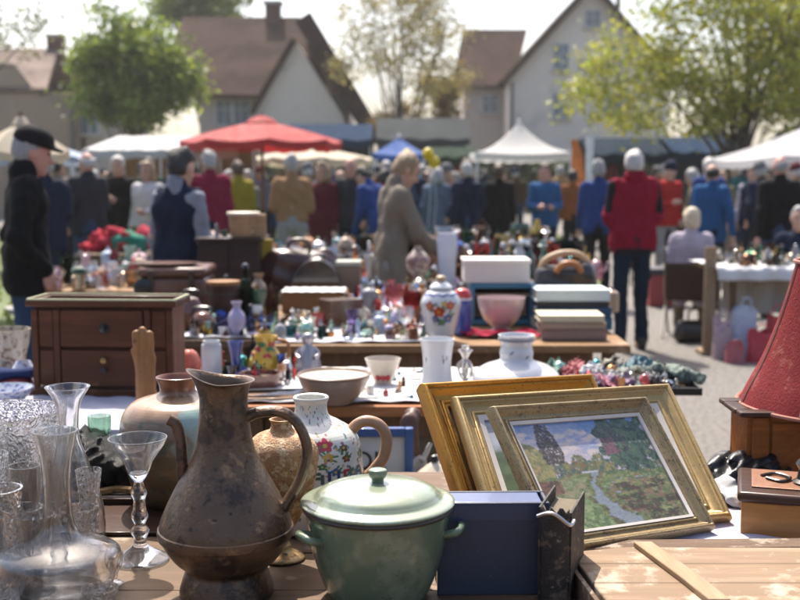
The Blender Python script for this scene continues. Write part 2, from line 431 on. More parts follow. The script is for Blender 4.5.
    if hair != 'bald':
        if hair == 'bob':
            pr = [E((0, -.02, 1.655), (.098, .112, .115)), E((-.06, -.03, 1.58), (.05, .075, .09), .03), E((.06, -.03, 1.58), (.05, .075, .09), .03), E((0, -.06, 1.57), (.085, .06, .085), .03)]
            cut = lambda X, Y, Z: np.maximum(np.minimum(Y - .045 + 0 * X, 1.712 - Z), 1.505 - Z)
        elif hair == 'crop':
            pr = [E((0, -.016, 1.66), (.094, .112, .112)), E((0, -.055, 1.60), (.086, .065, .085), .03), E((.05, -.005, 1.60), (.04, .05, .05), .02), E((-.05, -.005, 1.60), (.04, .05, .05), .02)]
            cut = lambda X, Y, Z: np.maximum(np.minimum(Y - .04 + 0 * X, 1.70 - Z - .25 * Y), 1.535 - Z)
        elif hair == 'long':
            pr = [E((0, -.02, 1.655), (.094, .112, .11)), E((0, -.07, 1.52), (.1, .06, .18), .03)]
            cut = lambda X, Y, Z: np.maximum(np.minimum(Y - .03 + 0 * X, 1.715 - Z), 1.36 - Z)
        elif hair == 'fringe':                                    # thinning crown
            pr = [E((0, -.014, 1.645), (.084, .104, .09))]
            cut = lambda X, Y, Z: np.maximum(np.maximum(Y - .03 + 0 * X, 1.58 - Z), Z - 1.69)
        else:
            pr = [E((0, -.012, 1.662), (.087, .107, .105)), E((0, -.05, 1.61), (.076, .062, .07), .03)]
            cut = lambda X, Y, Z: np.maximum(np.minimum(Y - .035 + 0 * X, 1.705 - Z), 1.568 - Z)
        out['hair'] = sdf('hair', pr, min(h, .012), cut, .007, seed + 5, xf, .012 if sp.get('curly') else .003)
    if sp.get('cap'):
        pr = [E((0, -.01, 1.70), (.098, .115, .085), .02), E((0, .10, 1.678), (.072, .068, .013), .02)]
        out['cap'] = sdf('cap', pr, min(h, .012), lambda X, Y, Z: (1.668 - Z) + 0 * X + 0 * Y, 0, 0, xf)
    if sp.get('beanie'):
        out['hat'] = sdf('hat', [E((0, -.012, 1.70), (.1, .115, .1), .02)], min(h, .012), lambda X, Y, Z: (1.655 - Z) + 0 * X + 0 * Y, .003, seed, xf)
    if sp.get('eyes'):
        out['eye'] = [sdf('eye', [E((sx * .031, .081, 1.642), (.013, .010, .009))], .004, None, 0, 0, xf) for sx in (-1, 1)]
        out['eyebrow'] = [sdf('eyebrow', [('c', np.array((sx * .018, .094, 1.668)), np.array((sx * .05, .08, 1.668)), .005, .004, 1, .003)], .004, None, 0, 0, xf) for sx in (-1, 1)]
    if sp.get('glasses'):
        out['spectacles'] = sdf('spectacles', [('c', np.array((-.085, .0, 1.648)), np.array((-.06, .095, 1.642)), .005, .005, 1, .004), ('c', np.array((.085, .0, 1.648)), np.array((.06, .095, 1.642)), .005, .005, 1, .004), ('c', np.array((-.06, .1, 1.635)), np.array((.06, .1, 1.635)), .012, .012, .4, .004)], .005, None, 0, 0, xf)
    if sp.get('panels'):
        a = arms[0]; b = arms[1]
        out['sleeve_panel'] = [sdf('sleeve_panel', [C(q[0] + np.array([q[4] * .018, -.012, .01]), q[0] + (q[1] - q[0]) * .75 + np.array([q[4] * .018, -.018, 0]), .058, .048)], .012) for q in (a, b)]
        out['hem_band'] = sdf('hem_band', [C(up((-.085, 0, hem + .02)), up((.085, 0, hem + .02)), .128 * fat * k, .128 * fat * k, .95)], .012, lambda X, Y, Z: np.abs(Z - (hem + .02) * s) - .02 + 0 * X + 0 * Y)
    if sp.get('backpack'):
        out['backpack'] = sdf('backpack', [('e', up((0, -.2, 1.27)), np.array((.15, .1, .22)), None, .02), ('e', up((0, -.27, 1.18)), np.array((.11, .06, .1)), None, .03)], h)
    return out
SKIN = mat('skin', (.46, .27, .19), .55, var=.12, scale=14, bmp=.05)
SKINP = mat('skin_flushed', (.50, .25, .19), .5, var=.15, scale=14, bmp=.05)
EYE = mat('eye_dark', (.03, .025, .02), .2, var=.1)
def cloth(name, c, rough=.9, var=.22): return mat('cloth_' + name, mul(c, .85), rough, var=var, scale=9, bmp=.5, bd=.006, spec=.12)
TOPC = {'black': (.008, .008, .009), 'navy': (.010, .016, .042), 'charcoal': (.032, .034, .042), 'white': (.62, .60, .62), 'magenta': (.22, .012, .045), 'olive yellow': (.30, .24, .02), 'tan': (.33, .19, .095), 'maroon': (.10, .012, .022),
        'royal blue': (.022, .055, .20), 'beige': (.22, .185, .145), 'slate blue': (.13, .17, .24), 'crimson': (.26, .006, .028), 'lilac grey': (.42, .38, .45), 'bright blue': (.025, .10, .25), 'rust': (.26, .085, .025), 'grey': (.17, .17, .18), 'pink': (.5, .22, .26),
        'dark green': (.02, .05, .03), 'teal': (.02, .13, .15), 'brown': (.07, .038, .022), 'cream': (.55, .48, .36), 'red': (.42, .02, .02), 'mustard': (.42, .25, .03), 'sky blue': (.22, .40, .62), 'slate grey': (.26, .27, .32), 'denim': (.035, .065, .13), 'khaki': (.20, .17, .10)}
LEGC = {'blue jeans': (.030, .058, .115), 'dark jeans': (.010, .022, .042), 'black trousers': (.011, .011, .013), 'grey trousers': (.30, .29, .28), 'khaki trousers': (.22, .18, .12), 'navy trousers': (.013, .018, .04)}
HAIRC = {'white': (.46, .44, .42), 'grey': (.27, .26, .26), 'dark': (.018, .014, .012), 'brown': (.075, .042, .024), 'fair': (.27, .185, .10), 'silver': (.33, .32, .31), 'blond': (.50, .42, .30)}
def dress_parts(o_root, ms, sp):
    """link the meshes as children of the body object"""
    top = cloth('top_' + sp['top'], TOPC[sp['top']]); leg = cloth('legs_' + sp.get('legs', 'dark jeans'), LEGC[sp.get('legs', 'dark jeans')])
    look = {'jacket': top, 'waistcoat': top, 'shirt': cloth('shirt_' + sp.get('shirt', 'grey'), TOPC[sp.get('shirt', 'grey')]), 'trousers': leg, 'skirt': cloth('skirt_' + sp.get('skirtc', 'denim'), TOPC[sp.get('skirtc', 'denim')]),
            'shoe': mat('shoe_leather', (.02, .017, .015), .5), 'hair': mat('hair_' + sp.get('hairc', 'grey'), HAIRC[sp.get('hairc', 'grey')], .6, var=.4, scale=60, bmp=.6), 'cap': cloth('cap_black', (.012, .012, .014)),
            'hat': cloth('hat_' + sp.get('hatc', 'grey'), TOPC[sp.get('hatc', 'grey')]), 'eye': EYE, 'eyebrow': mat('hair_' + sp.get('hairc', 'grey'), HAIRC['grey'], .6), 'spectacles': mat('spectacle_frame', (.02, .02, .02), .3),
            'sleeve_panel': cloth('panel_black', (.015, .015, .02)), 'hem_band': cloth('panel_black', (.015, .015, .02)), 'backpack': cloth('backpack', (.03, .035, .05))}
    for nm, me in ms.items():
        if nm == 'body': continue
        for q in (me if isinstance(me, list) else [me]): link(nm, q, look[nm], o_root, objmat=True)
def person(label, px, Y, rotz, group=None, ms=None, z0=0.0, dx=0.0, **sp):
    """rotz 0 = seen from behind, 180 = facing the lens, 90 = facing picture left, -90 = facing right"""
    if ms is None: ms = person_meshes(sp)
    p = at(px, Y, 1.2)
    o = link('person', ms['body'], SKINP if sp.get('flush') else SKIN, loc=(p.x + dx, Y, z0), rot=(0, 0, R(rotz)), objmat=True)
    o.scale = (.95, .95, 1) if Y > 8.2 else (.97, .98, 1)
    tag(o, label, 'person', group); dress_parts(o, ms, sp); return o, ms

HERO = 'people browsing close to the stalls'
def build_people():
    P = person
    P('older man in black jacket and black cap, in profile at the picture edge', 24, 6.3, -68, HERO, h=1.775, top='black', legs='blue jeans', hair='short', hairc='grey', cap=True, collar=True, eyes=True, armR='pocket', armL='pocket', fat=1.16, res=.013, nod=12, hem=.84, seed=3, flush=True, topk=1.04, lean=3)
    P('person in dark navy coat standing behind the man in the black cap', 47, 11.2, 10, HERO, h=1.74, top='navy', legs='dark jeans', hairc='silver', fat=1.1, hem=.78, seed=4, armR='fwd')
    P('white-haired man in charcoal jacket and blue jeans looking away', 88, 12.4, 40, HERO, h=1.79, top='charcoal', legs='blue jeans', hair='fringe', hairc='white', flush=True, fat=1.15, seed=5, armL='pocket', armR='fwd', eyes=True)
    o, _ = P('white-haired man in black pullover holding a white bowl', 119, 13.6, 168, HERO, h=1.77, top='black', legs='navy trousers', hairc='white', eyes=True, armL='hold', armR='hold', seed=6)
    P('woman in white dress with a red scarf and fair hair', 148, 13.4, 160, HERO, h=1.7, top='white', skirt=.45, skirtc='white', hair='bob', hairc='fair', eyes=True, armL='fwd', armR='down', seed=7, hem=.95)
    P('dark-haired man in navy waistcoat over pale grey shirt, seen from behind', 180, 7.3, -32, HERO, h=1.69, top='navy', vest=True, topk=1.1, shirt='slate grey', legs='navy trousers', hairc='dark', eyes=True, fat=1.18, armL='down', armR='fwd', res=.013, nod=14, hem=.82, seed=8)
    P('white-haired person in magenta jacket beyond the man in the waistcoat', 210, 12.6, 12, HERO, h=1.81, top='magenta', legs='dark jeans', hairc='silver', seed=9, armL='fwd', armR='down', fat=1.05)
    P('person in olive yellow raincoat among the stalls', 238, 15, 30, HERO, h=1.74, top='olive yellow', legs='dark jeans', hairc='brown', hem=.6, flare=1.15, seed=10)
    P('man in tan jacket and pale grey trousers seen from behind', 292, 12.8, 6, HERO, h=1.775, top='tan', legs='grey trousers', hairc='silver', fat=1.08, res=.015, seed=11, armL='fwd', armR='fwd', hem=1.0)
    P('woman in maroon coat between the tan jacket and the bald man', 322, 14.2, 150, HERO, h=1.7, top='maroon', legs='dark jeans', hair='bob', hairc='fair', seed=12, eyes=True, hem=.7)
    P('bald man in dark jacket facing the camera beside the beige coat', 351, 14.2, 168, HERO, h=1.765, top='charcoal', legs='navy trousers', hair='fringe', hairc='grey', fat=1.14, flush=True, eyes=True, seed=13, armL='pocket', armR='pocket', nod=8)
    P('stooping person in royal blue jacket behind the woman in beige', 384, 13.2, 50, HERO, h=1.74, top='royal blue', legs='blue jeans', hairc='dark', lean=28, armL='reach', armR='reach', seed=14, nod=15)
    P('fair-haired woman in long beige coat looking down at the wares', 389, 8.0, -72, HERO, h=1.7, top='beige', legs='grey trousers', hair='short', hairc='fair', hem=.52, flare=1.12, fat=1.02, lean=7, nod=24, eyes=True, armR='reach', armL='reach', res=.013, seed=15)
    P('figure in slate blue coat under the yellow balloons', 437, 16.5, 0, HERO, h=1.66, top='slate blue', legs='grey trousers', hair='bob', hairc='silver', hem=.5, flare=1.1, seed=16)
    P('white-haired broad man in navy jacket and blue jeans from behind', 467, 15, 4, HERO, h=1.71, top='navy', legs='blue jeans', hairc='white', fat=1.2, seed=17, armL='swingb', armR='fwd')
    P('person in black jacket with arms by the sides, from behind', 499, 16.6, -6, HERO, h=1.71, top='black', legs='black trousers', hairc='brown', fat=1.05, seed=18)
    P('man in bright blue jacket and dark jeans walking down the path', 545, 15.6, 176, HERO, h=1.7, top='bright blue', legs='dark jeans', hairc='brown', flush=True, eyes=True, stride=.12, seed=19, armL='fwd', armR='fwd')
    P('person in rust jacket and black trousers walking up the path', 572, 19, 10, HERO, h=1.64, top='rust', legs='black trousers', hairc='dark', stride=.14, seed=20, fat=1.1)
    P('man in blue jacket and black trousers just ahead of the red jacket', 598, 13.2, -8, HERO, h=1.72, top='royal blue', legs='black trousers', hairc='grey', stride=.13, seed=21, armL='swingf', armR='swingb', backpack=False)
    P('white-haired man in crimson jacket with black sleeve panels, walking away', 633, 9.72, 3, HERO, h=1.755, top='crimson', legs='dark jeans', hairc='white', panels=True, fat=1.17, stride=.05, armL='fwd', armR='fwd', res=.012, seed=22, hem=.86, topk=1.04, collar=True)
    P('man in plain bright blue shirt from behind near the white gazebo', 711, 12.7, 6, HERO, h=1.67, top='bright blue', legs='dark jeans', hair='fringe', hairc='dark', fat=1.12, seed=23, armR='swingb', hem=.82)
    P('person in lilac top with navy waistcoat beside the gazebo pole', 752, 16.5, 150, HERO, h=1.68, top='navy', vest=True, shirt='lilac grey', legs='dark jeans', hairc='brown', seed=24)
    P('balding man in black jacket in front of the white gazebo', 779, 11.9, -12, HERO, h=1.745, top='black', legs='blue jeans', hair='fringe', hairc='grey', flush=True, fat=1.18, seed=25, armL='swingb', armR='fwd')
    P('fair-haired woman in lilac cardigan sitting with her back turned', 692, 10.55, -18, HERO, h=1.66, top='lilac grey', legs='khaki trousers', hair='crop', hairc='blond', seated=True, fat=1.08, seed=26, armL='fwd', armR='fwd', lean=6)
    P('grey-haired seller in dark top seated at the edge behind the glassware table', 800, 10.4, 165, HERO, h=1.68, top='navy', legs='dark jeans', hair='short', hairc='silver', seated=True, seed=27, armL='fwd', armR='fwd', eyes=True)
    # the far crowd: six figures, dressed differently for every copy
    base = [dict(h=1.74, hair='short', armL='down', armR='fwd', lean=5, nod=14, turn=25, seed=31, res=.024, fat=1.1), dict(h=1.66, hair='bob', armL='fwd', armR='reach', lean=14, nod=12, turn=-20, seed=32, res=.024, hem=.72), dict(h=1.78, hair='short', armL='swingf', armR='swingb', stride=.14, seed=33, res=.024),
            dict(h=1.62, hair='long', armL='hold', armR='pocket', turn=35, lean=3, seed=34, res=.024), dict(h=1.72, hair='short', beanie=True, armL='pocket', armR='hold', turn=-30, lean=7, seed=35, res=.024, fat=1.18), dict(h=1.70, hair='fringe', armL='fwd', armR='fwd', lean=22, nod=16, seed=36, res=.024, fat=1.15)]
    kinds = ['short-haired', 'bob-haired', 'striding', 'long-haired', 'woolly-hatted', 'balding']
    ML = [person_meshes(b) for b in base]; rnd = random.Random(11)
    place = [(115, 'near the long white awning'), (190, 'near the long white awning'), (270, 'under the red parasol'), (345, 'under the red parasol'), (425, 'by the blue gazebo'), (475, 'between the blue and white gazebos'), (560, 'around the white peaked gazebo'), (640, 'by the rust banner'), (735, 'before the dark stalls'), (830, 'under the white gazebo at the edge')]
    tops = [k for k in TOPC] + ['navy', 'brown', 'denim', 'tan', 'khaki', 'royal blue']; used = set(); spots = []
    slots = [(55 + i * 8.4 + rnd.uniform(-5, 5), rnd.choice([17, 18.5, 20, 21.5, 23, 25, 28, 31])) for i in range(92)] + [(58 + i * 10.6 + rnd.uniform(-5, 5), rnd.choice([15.5, 16.5, 18, 19.5, 22, 24.5])) for i in range(70)]
    for px, Y in slots:
        x = at(px, Y).x
        if any((x - a) ** 2 + (Y - b) ** 2 < .3 for a, b in spots): continue
        if 618 < px < 650 or (520 < px < 612 and Y < 24): continue
        spots.append((x, Y)); where = next(w for lim, w in place if px < lim + 5)
        for tr in range(60):
            i = rnd.randrange(6); top = rnd.choice(tops); hc = rnd.choice(['dark', 'dark', 'brown', 'brown', 'fair', 'grey', 'grey', 'white', 'silver'])
            key = (top, kinds[i], where)
            if key not in used: break
        used.add(key); b = dict(base[i]); b.update(top=top, hairc=hc, legs=rnd.choice(list(LEGC)), hatc=rnd.choice(['grey', 'maroon', 'navy', 'cream']))
        hs = hc + ' ' if i != 4 else ''
        lab = f"{'fair' if False else ''}{kinds[i]} figure with {hc} hair in {top} top {where}" if i != 4 else f"woolly-hatted figure in {top} coat {where}"
        person(lab, px, Y, rnd.choice([0, 20, -30, 180, 150, 200, 90, -90, 60]), 'far crowd of visitors', ms=ML[i], **b)
# ------------------------------------------------------------------ ground, grass, houses
def build_setting():
    # ground: one sheet of rolled gravel
    m, t, b = nt('gravel'); v = coords(t)
    c = mixc(t, noise(t, v, .35, 4), (.085, .078, .070), (.130, .117, .104))
    c = mixc(t, ramp(t, noise(t, v, 30, 4, .85), [(.42, 0.), (.60, 1.)]), c, mixc(t, .6, c, (.34, .31, .28)))
    c = mixc(t, ramp(t, noise(t, v, 38, 4, .85), [(.36, 1.), (.45, 0.)]), c, (.05, .046, .043))
    L(t, c, b.inputs['Base Color']); b.inputs['Roughness'].default_value = .9
    bump(t, noise(t, v, 60, 4, .8), .8, .012, b)
    g = MB().grid(24, 24, lambda u, w: (-160 + 320 * u, -40 + 300 * w, 0)); struct('ground', g, m)
    # grass: a strip along the path, sheet of turf plus blades
    gm = mat('turf', (.07, .10, .022), .9, var=.45, scale=3)
    patches = [([(-9, 11), (2.1, 11), (2.75, 15), (3.7, 20), (4.4, 34), (-14, 34)], 9000), ([(-16, 9), (-5.2, 9), (-6, 11.0), (-14, 30), (-24, 30)], 1500)]
    bl = vcol('grass_blades', .7, trans=.45, bmp=0)
    for poly, n in patches:
        o = MB().add([(x, y, .004) for x, y in poly], [tuple(range(len(poly)))]); s = link('lawn', o, gm); s['kind'] = 'structure'
    V, cols = [], []
    for poly, n in patches:
        P = np.array(poly); k = 0
        while k < n:
            x, y = RNG.uniform(P[:, 0].min(), P[:, 0].max()), RNG.uniform(P[:, 1].min(), P[:, 1].max())
            ins = False; j = len(P) - 1
            for i in range(len(P)):
                if (P[i, 1] > y) != (P[j, 1] > y) and x < (P[j, 0] - P[i, 0]) * (y - P[i, 1]) / (P[j, 1] - P[i, 1]) + P[i, 0]: ins = not ins
                j = i
            if not ins: continue
            k += 1; a = RNG.uniform(0, 6.28); w = RNG.uniform(.02, .05); hh = RNG.uniform(.05, .14); dx, dy = math.cos(a), math.sin(a)
            V += [(x - dx * w, y - dy * w, .003), (x + dx * w, y + dy * w, .003), (x + RNG.normal() * .05, y + RNG.normal() * .05, hh)]
            cc = np.array([.13, .17, .03]) * RNG.uniform(.6, 1.4) * np.array([RNG.uniform(.8, 1.3), 1, 1]); cols += [cc] * 3
    me = npmesh('grass', V, np.arange(len(V)).reshape(-1, 3)); setcol(me, np.array(cols)); g = link('grass', me, bl)
    tag(g, 'short yellow-green grass between the stalls and the path', 'grass', kind='stuff')

    # ---- houses
    plaster_w = mat('plaster_white', (.77, .69, .59), .9, var=.10, scale=.7, bmp=.2, spots=((.60, .55, .49), .5, .60))
    plaster_t = mat('plaster_tan', (.33, .25, .185), .9, var=.14, scale=.6, bmp=.3, spots=((.20, .16, .125), .5, .6))
    plaster_g = mat('plaster_greige', (.52, .46, .40), .9, var=.12, scale=.8, bmp=.2)
    tile_b = tiles('roof_tiles_brown', (.072, .042, .033), (.045, .028, .024))
    tile_p = tiles('roof_tiles_pale', (.20, .155, .13), (.145, .11, .095))
    brick = mat('chimney_brick', (.12, .06, .045), .9, var=.3, scale=5)
    pane = mat('window_glass', (.17, .21, .25), .12, var=.2, bmp=0); wframe = mat('window_paint', (.62, .60, .56), .5, var=.08)
    trimm = wood('verge_board', (.10, .065, .04), (.06, .038, .025), 1, 3., .7)
    shut = mat('rain_pipe', (.10, .10, .10), .6)

    def roofslab(parent, a, b, c, d, m, name='roof', th=.16):
        """sloping slab through 4 corners"""
        a, b, c, d = map(Vector, (a, b, c, d)); n = (b - a).cross(d - a).normalized()
        if n.z < 0: n = -n
        vs = [a, b, c, d, a + n * th, b + n * th, c + n * th, d + n * th]
        mb = MB().add(vs, [(0, 1, 2, 3), (4, 5, 6, 7), (0, 1, 5, 4), (1, 2, 6, 5), (2, 3, 7, 6), (3, 0, 4, 7)])
        return link(name, mb, m, parent)
    def window(parent, x, y, z, w, h, bars=1):
        f = MB(); t = .07
        for dx, dz, ww, hh in ((-w / 2, 0, t, h + t), (w / 2, 0, t, h + t), (0, h / 2, w - t, t), (0, -h / 2, w - t, t), (0, 0, .05, h - t)): f.box((dx, 0, dz), (ww, .10, hh))
        if bars: f.box((-w / 4 - .001, 0, h * .12), (w / 2 - .09, .08, .04)); f.box((w / 4 + .001, 0, h * .12), (w / 2 - .09, .08, .04))
        o = link('window', f, wframe, parent, (x, y - .02, z)); link('pane', MB().box((0, .0, 0), (w - .05, .02, h - .05)), pane, o, (0, .004, 0))
        link('sill', MB().box((0, -.06, -h / 2 - .07), (w + .24, .2, .07)), plaster_g, o); return o
    def gable_wall(xl, xr, ze, xp, zp, y0, y1):
        poly = [(xl, 0), (xr, 0), (xr, ze), (xp, zp), (xl, ze)]
        M = Matrix(((1, 0, 0, 0), (0, 0, -1, y1), (0, 1, 0, 0), (0, 0, 0, 1)))
        return MB().prism(poly, y1 - y0, M)

    # house on the right: tall pale gable with a lower wing
    Y = 55.; X = lambda px: at(px, Y, 5).x
    t_ = thing('gable_house', 'large pale rendered house with a tall gable and brown tiled wing', 'house', (0, 0, 0))
    xl, xr, xp = X(509), X(668), X(589); ze, zp = zat(76, Y), zat(-14, Y)
    link('wall', gable_wall(xl, xr, ze, xp, zp, Y, Y + 11), plaster_w, t_)
    ov = .5
    for s, xe in ((-1, xl), (1, xr)):
        dx = (xe - xp); k = 1.07
        roofslab(t_, (xp, Y - ov, zp + .02), (xp + dx * k, Y - ov, zp - (zp - ze) * k + .02), (xp + dx * k, Y + 11.4, zp - (zp - ze) * k + .02), (xp, Y + 11.4, zp + .02), tile_b)
        a = math.atan2(zp - ze, abs(dx)); ln = abs(dx) * k / math.cos(a)
        link('bargeboard', MB().box((0, 0, 0), (ln, .06, .28)), trimm, t_, (xp + dx * k / 2, Y - ov - .04, zp - (zp - ze) * k / 2 + .0), (0, s * a, 0))
    for px, py, w, h in ((593, 19, .75, .8), (561, 57, .75, 1.25), (561, 106, .8, 1.2), (613, 57, .75, 1.25), (613, 106, .8, 1.2)):
        p = at(px, Y, zat(py, Y)); window(t_, p.x, Y, zat(py, Y), w, h)
    yw = Y + 3; a0, a1 = at(464, yw, 4).x, X(510) + .4
    zr, zv = zat(33, yw + 4), zat(84, yw)
    link('wing_wall', MB().box(((a0 + a1) / 2, yw + 3.5, zv / 2), (a1 - a0, 7, zv)), plaster_g, t_)
    x2 = X(541)
    roofslab(t_, (a0 - .4, yw - .5, zv - .25), (a1, yw - .5, zv - .25), (a1 + (x2 - a1), yw + 3.6, zr), (a0 + .1, yw + 3.6, zr), tile_b, 'wing_roof')
    roofslab(t_, (a0 - .4, yw + 7.5, zv - .25), (a1, yw + 7.5, zv - .25), (x2, yw + 3.6, zr), (a0 + .1, yw + 3.6, zr), tile_b, 'wing_roof')
    p = at(490, yw, zat(104, yw)); window(t_, p.x, yw, p.z, .85, .95)
    link('rain_pipe', MB().tube([(X(512), Y - .12, ze - .3), (X(512), Y - .12, 0)], .06), shut, t_)
    link('vent_pipe', MB().tube([(X(622), Y + 1.5, zat(50, Y) + 2.2), (X(622), Y + 1.5, zat(0, Y) + .5)], .12), brick, t_)

    # house in the middle: long brown roof, white front gable with a broad dark verge
    Y = 50.; X = lambda px: at(px, Y, 5).x
    t_ = thing('roofed_house', 'house with long brown roof, brick chimney and white front gable', 'house')
    zr, ze = zat(20, Y + 5), zat(94, Y); x0, x1 = X(198), X(262)
    link('wall', MB().box(((x0 + X(345)) / 2, Y + 5.25, ze / 2), (X(345) - x0, 10, ze)), plaster_g, t_)
    roofslab(t_, (X(176) - 1., Y - .5, ze - .2), (X(330), Y - .5, ze - .2), (at(300, Y + 5, 8).x, Y + 5, zr), (at(184, Y + 5, 8).x, Y + 5, zr), tile_b)
    roofslab(t_, (X(176) - 1., Y + 10.7, ze - .2), (X(345), Y + 10.7, ze - .2), (at(300, Y + 5, 8).x, Y + 5, zr), (at(184, Y + 5, 8).x, Y + 5, zr), tile_b)
    Yg = Y - 2.2; Xg = lambda px: at(px, Yg, 5).x; gl, gr, gp = Xg(252), Xg(344), Xg(297); zg, zp = zat(118, Yg), zat(42, Yg)
    link('gable_wall', gable_wall(gl, gr, zg, gp, zp, Yg, Y + 5), plaster_w, t_)
    zE = zat(24, Y + 3)
    for xe, k, top in ((gl, .98, 0), (gr, 1.5, .75)):
        dx = xe - gp
        roofslab(t_, (gp - .02, Yg - .4, zp + .05 + top), (gp + dx * k, Yg - .4, zp - (zp - zg) * k + .05 + top * .7), (gp + dx * k, Y + 5, zp - (zp - zg) * k + .05 + top * .7), (gp, Y + 5, zp + .05 + top), tile_b, 'gable_roof', .18 if not top else .75)
    cx = at(273, Y + 4.6, 9).x; zc = zat(8, Y + 4.6)
    c = link('chimney', MB().box((cx, Y + 4.8, (zc + zr) / 2 - .6), (.72, .72, zc - zr + 1.6)), brick, t_)
    link('chimney_cap', MB().box((cx, Y + 4.8, zc + .25), (.9, .9, .14)), plaster_g, c)
    for px, py, w, h in ((224, 112, .8, 1.1), (240, 112, .8, 1.1)): p = at(px, Y, zat(py, Y)); window(t_, p.x, Y + .25, p.z, w, h)
    link('door', MB().box((Xg(314), Yg - .04, 1.05), (1.0, .06, 2.1)), trimm, t_)
    # house at the far left
    Y = 43.; X = lambda px: at(px, Y, 4).x
    t_ = thing('tan_house', 'low tan rendered house with pale tiled roof and brick chimney', 'house')
    zw = zat(92, Y); xr = X(77)
    link('wall', MB().box(((X(-90) + xr) / 2, Y + 4, zw / 2), (xr - X(-90), 8, zw)), plaster_t, t_)
    zr = zat(52, Y + 5)
    roofslab(t_, (X(-95), Y - .3, zw - .05), (X(50), Y - .3, zw - .05), (at(60, Y + 5, 5).x, Y + 5, zr), (X(-100), Y + 5, zr), tile_p)
    roofslab(t_, (X(-95), Y + 9, zw - .05), (X(62), Y + 9, zw - .05), (at(60, Y + 5, 5).x, Y + 5, zr), (X(-100), Y + 5, zr), tile_p)
    zs, zk = zat(64, Y - .2), zat(96, Y - .2)
    link('parapet', MB().add([(X(-80), Y - .2, zs + .3), (X(18), Y - .2, zs), (X(42), Y - .2, zk), (xr, Y - .2, zk), (xr, Y - .2, 0), (X(-80), Y - .2, 0), (X(-80), Y - .02, zs + .3), (X(18), Y - .02, zs), (X(42), Y - .02, zk), (xr, Y - .02, zk), (xr, Y - .02, 0), (X(-80), Y - .02, 0)],
        [(0, 1, 2, 3, 4, 5), (6, 7, 8, 9, 10, 11), (0, 1, 7, 6), (1, 2, 8, 7), (2, 3, 9, 8), (3, 4, 10, 9)]), plaster_t, t_)
    cx = at(57, Y + 5, 6).x; zc = zat(40, Y + 5)
    c = link('chimney', MB().box((cx, Y + 5, (zc + zr) / 2 - .3), (.62, .62, zc - zr + .8)), brick, t_); link('chimney_cap', MB().box((cx, Y + 5, zc + .16), (.76, .76, .1)), plaster_g, c)
    link('rain_pipe', MB().tube([(X(74), Y - .3, zk), (X(74), Y - .3, 0)], .06), shut, t_)
    t_ = thing('flat_roofed_annexe', 'pale flat-roofed annexe beside the tan house', 'annexe')
    zf = zat(95, Y + .5); xa, xb = X(78), X(113)
    link('wall', MB().box(((xa + xb) / 2 + .1, Y + 3, zf / 2), (xb - xa, 5, zf)), plaster_g, t_); link('roof', MB().box(((xa + xb) / 2 + .1, Y + 3, zf + .1), (xb - xa + .3, 5.4, .2)), mat('bitumen', (.30, .29, .28), .9), t_)
    p = at(89, Y + .4, zat(118, Y)); window(t_, p.x, Y + .47, p.z, .7, 1.2)
    # hedges and low dark planting behind the stalls
    for lab, x0, x1, y, hh in (('long clipped dark hedge in front of the long brown roofed house', -8, 1.2, 45, 2.3), ('ragged hedge in front of the tall gable house', 1.6, 9, 50, 2.6), ('dark hedge behind the navy stalls', 9.4, 22, 44, 2.9)):
        n = int((x1 - x0) * 900); Cc = np.stack([RNG.uniform(x0, x1, n), y + RNG.normal(0, .5, n), RNG.uniform(0, 1, n) ** .7 * hh * (1 + .12 * np.sin(RNG.uniform(0, 6) + 0))], 1)
        Cc[:, 2] *= 1 + .18 * np.sin(Cc[:, 0] * 1.7) 
        h = thing('hedge', lab, 'hedge', (0, 0, 0)); link('foliage', leafmesh(Cc, .16, [(.03, .05, .018), (.05, .07, .02)]), LEAF(), h)
        st = MB()
        for i in range(int((x1 - x0) / .8)): x = x0 + .4 + i * .8; st.tube([(x, y, 0), (x + random.uniform(-.2, .2), y, hh * .5), (x + random.uniform(-.3, .3), y, hh * .8)], [.04, .03, .01], 5)
        link('stem', st, BARK(), h)

def tiles(name, c1, c2):
    m, t, b = nt(name); tc = t.nodes.new('ShaderNodeTexCoord'); sx = t.nodes.new('ShaderNodeSeparateXYZ'); L(t, tc.outputs['Object'], sx.inputs[0])
    cb = t.nodes.new('ShaderNodeCombineXYZ'); L(t, sx.outputs[0], cb.inputs[0]); ml = N(t, 'ShaderNodeMath', operation='MULTIPLY'); L(t, sx.outputs[2], ml.inputs[0]); ml.inputs[1].default_value = 1.35; L(t, ml.outputs[0], cb.inputs[1])
    br = N(t, 'ShaderNodeTexBrick', Scale=3.2); br.inputs['Color1'].default_value = (*c1, 1); br.inputs['Color2'].default_value = (*c2, 1); br.inputs['Mortar'].default_value = (*mul(c2, .5), 1); br.inputs['Mortar Size'].default_value = .03
    L(t, cb.outputs[0], br.inputs['Vector']); v = coords(t)
    c = mixc(t, ramp(t, noise(t, v, .5, 6), [(.4, 0.), (.65, 1.)]), br.outputs[0], mixc(t, .5, br.outputs[0], mul(c1, 1.7)))
    L(t, c, b.inputs['Base Color']); b.inputs['Roughness'].default_value = .95; b.inputs['Specular IOR Level'].default_value = .08; bump(t, br.outputs[1], .5, .03, b); return m

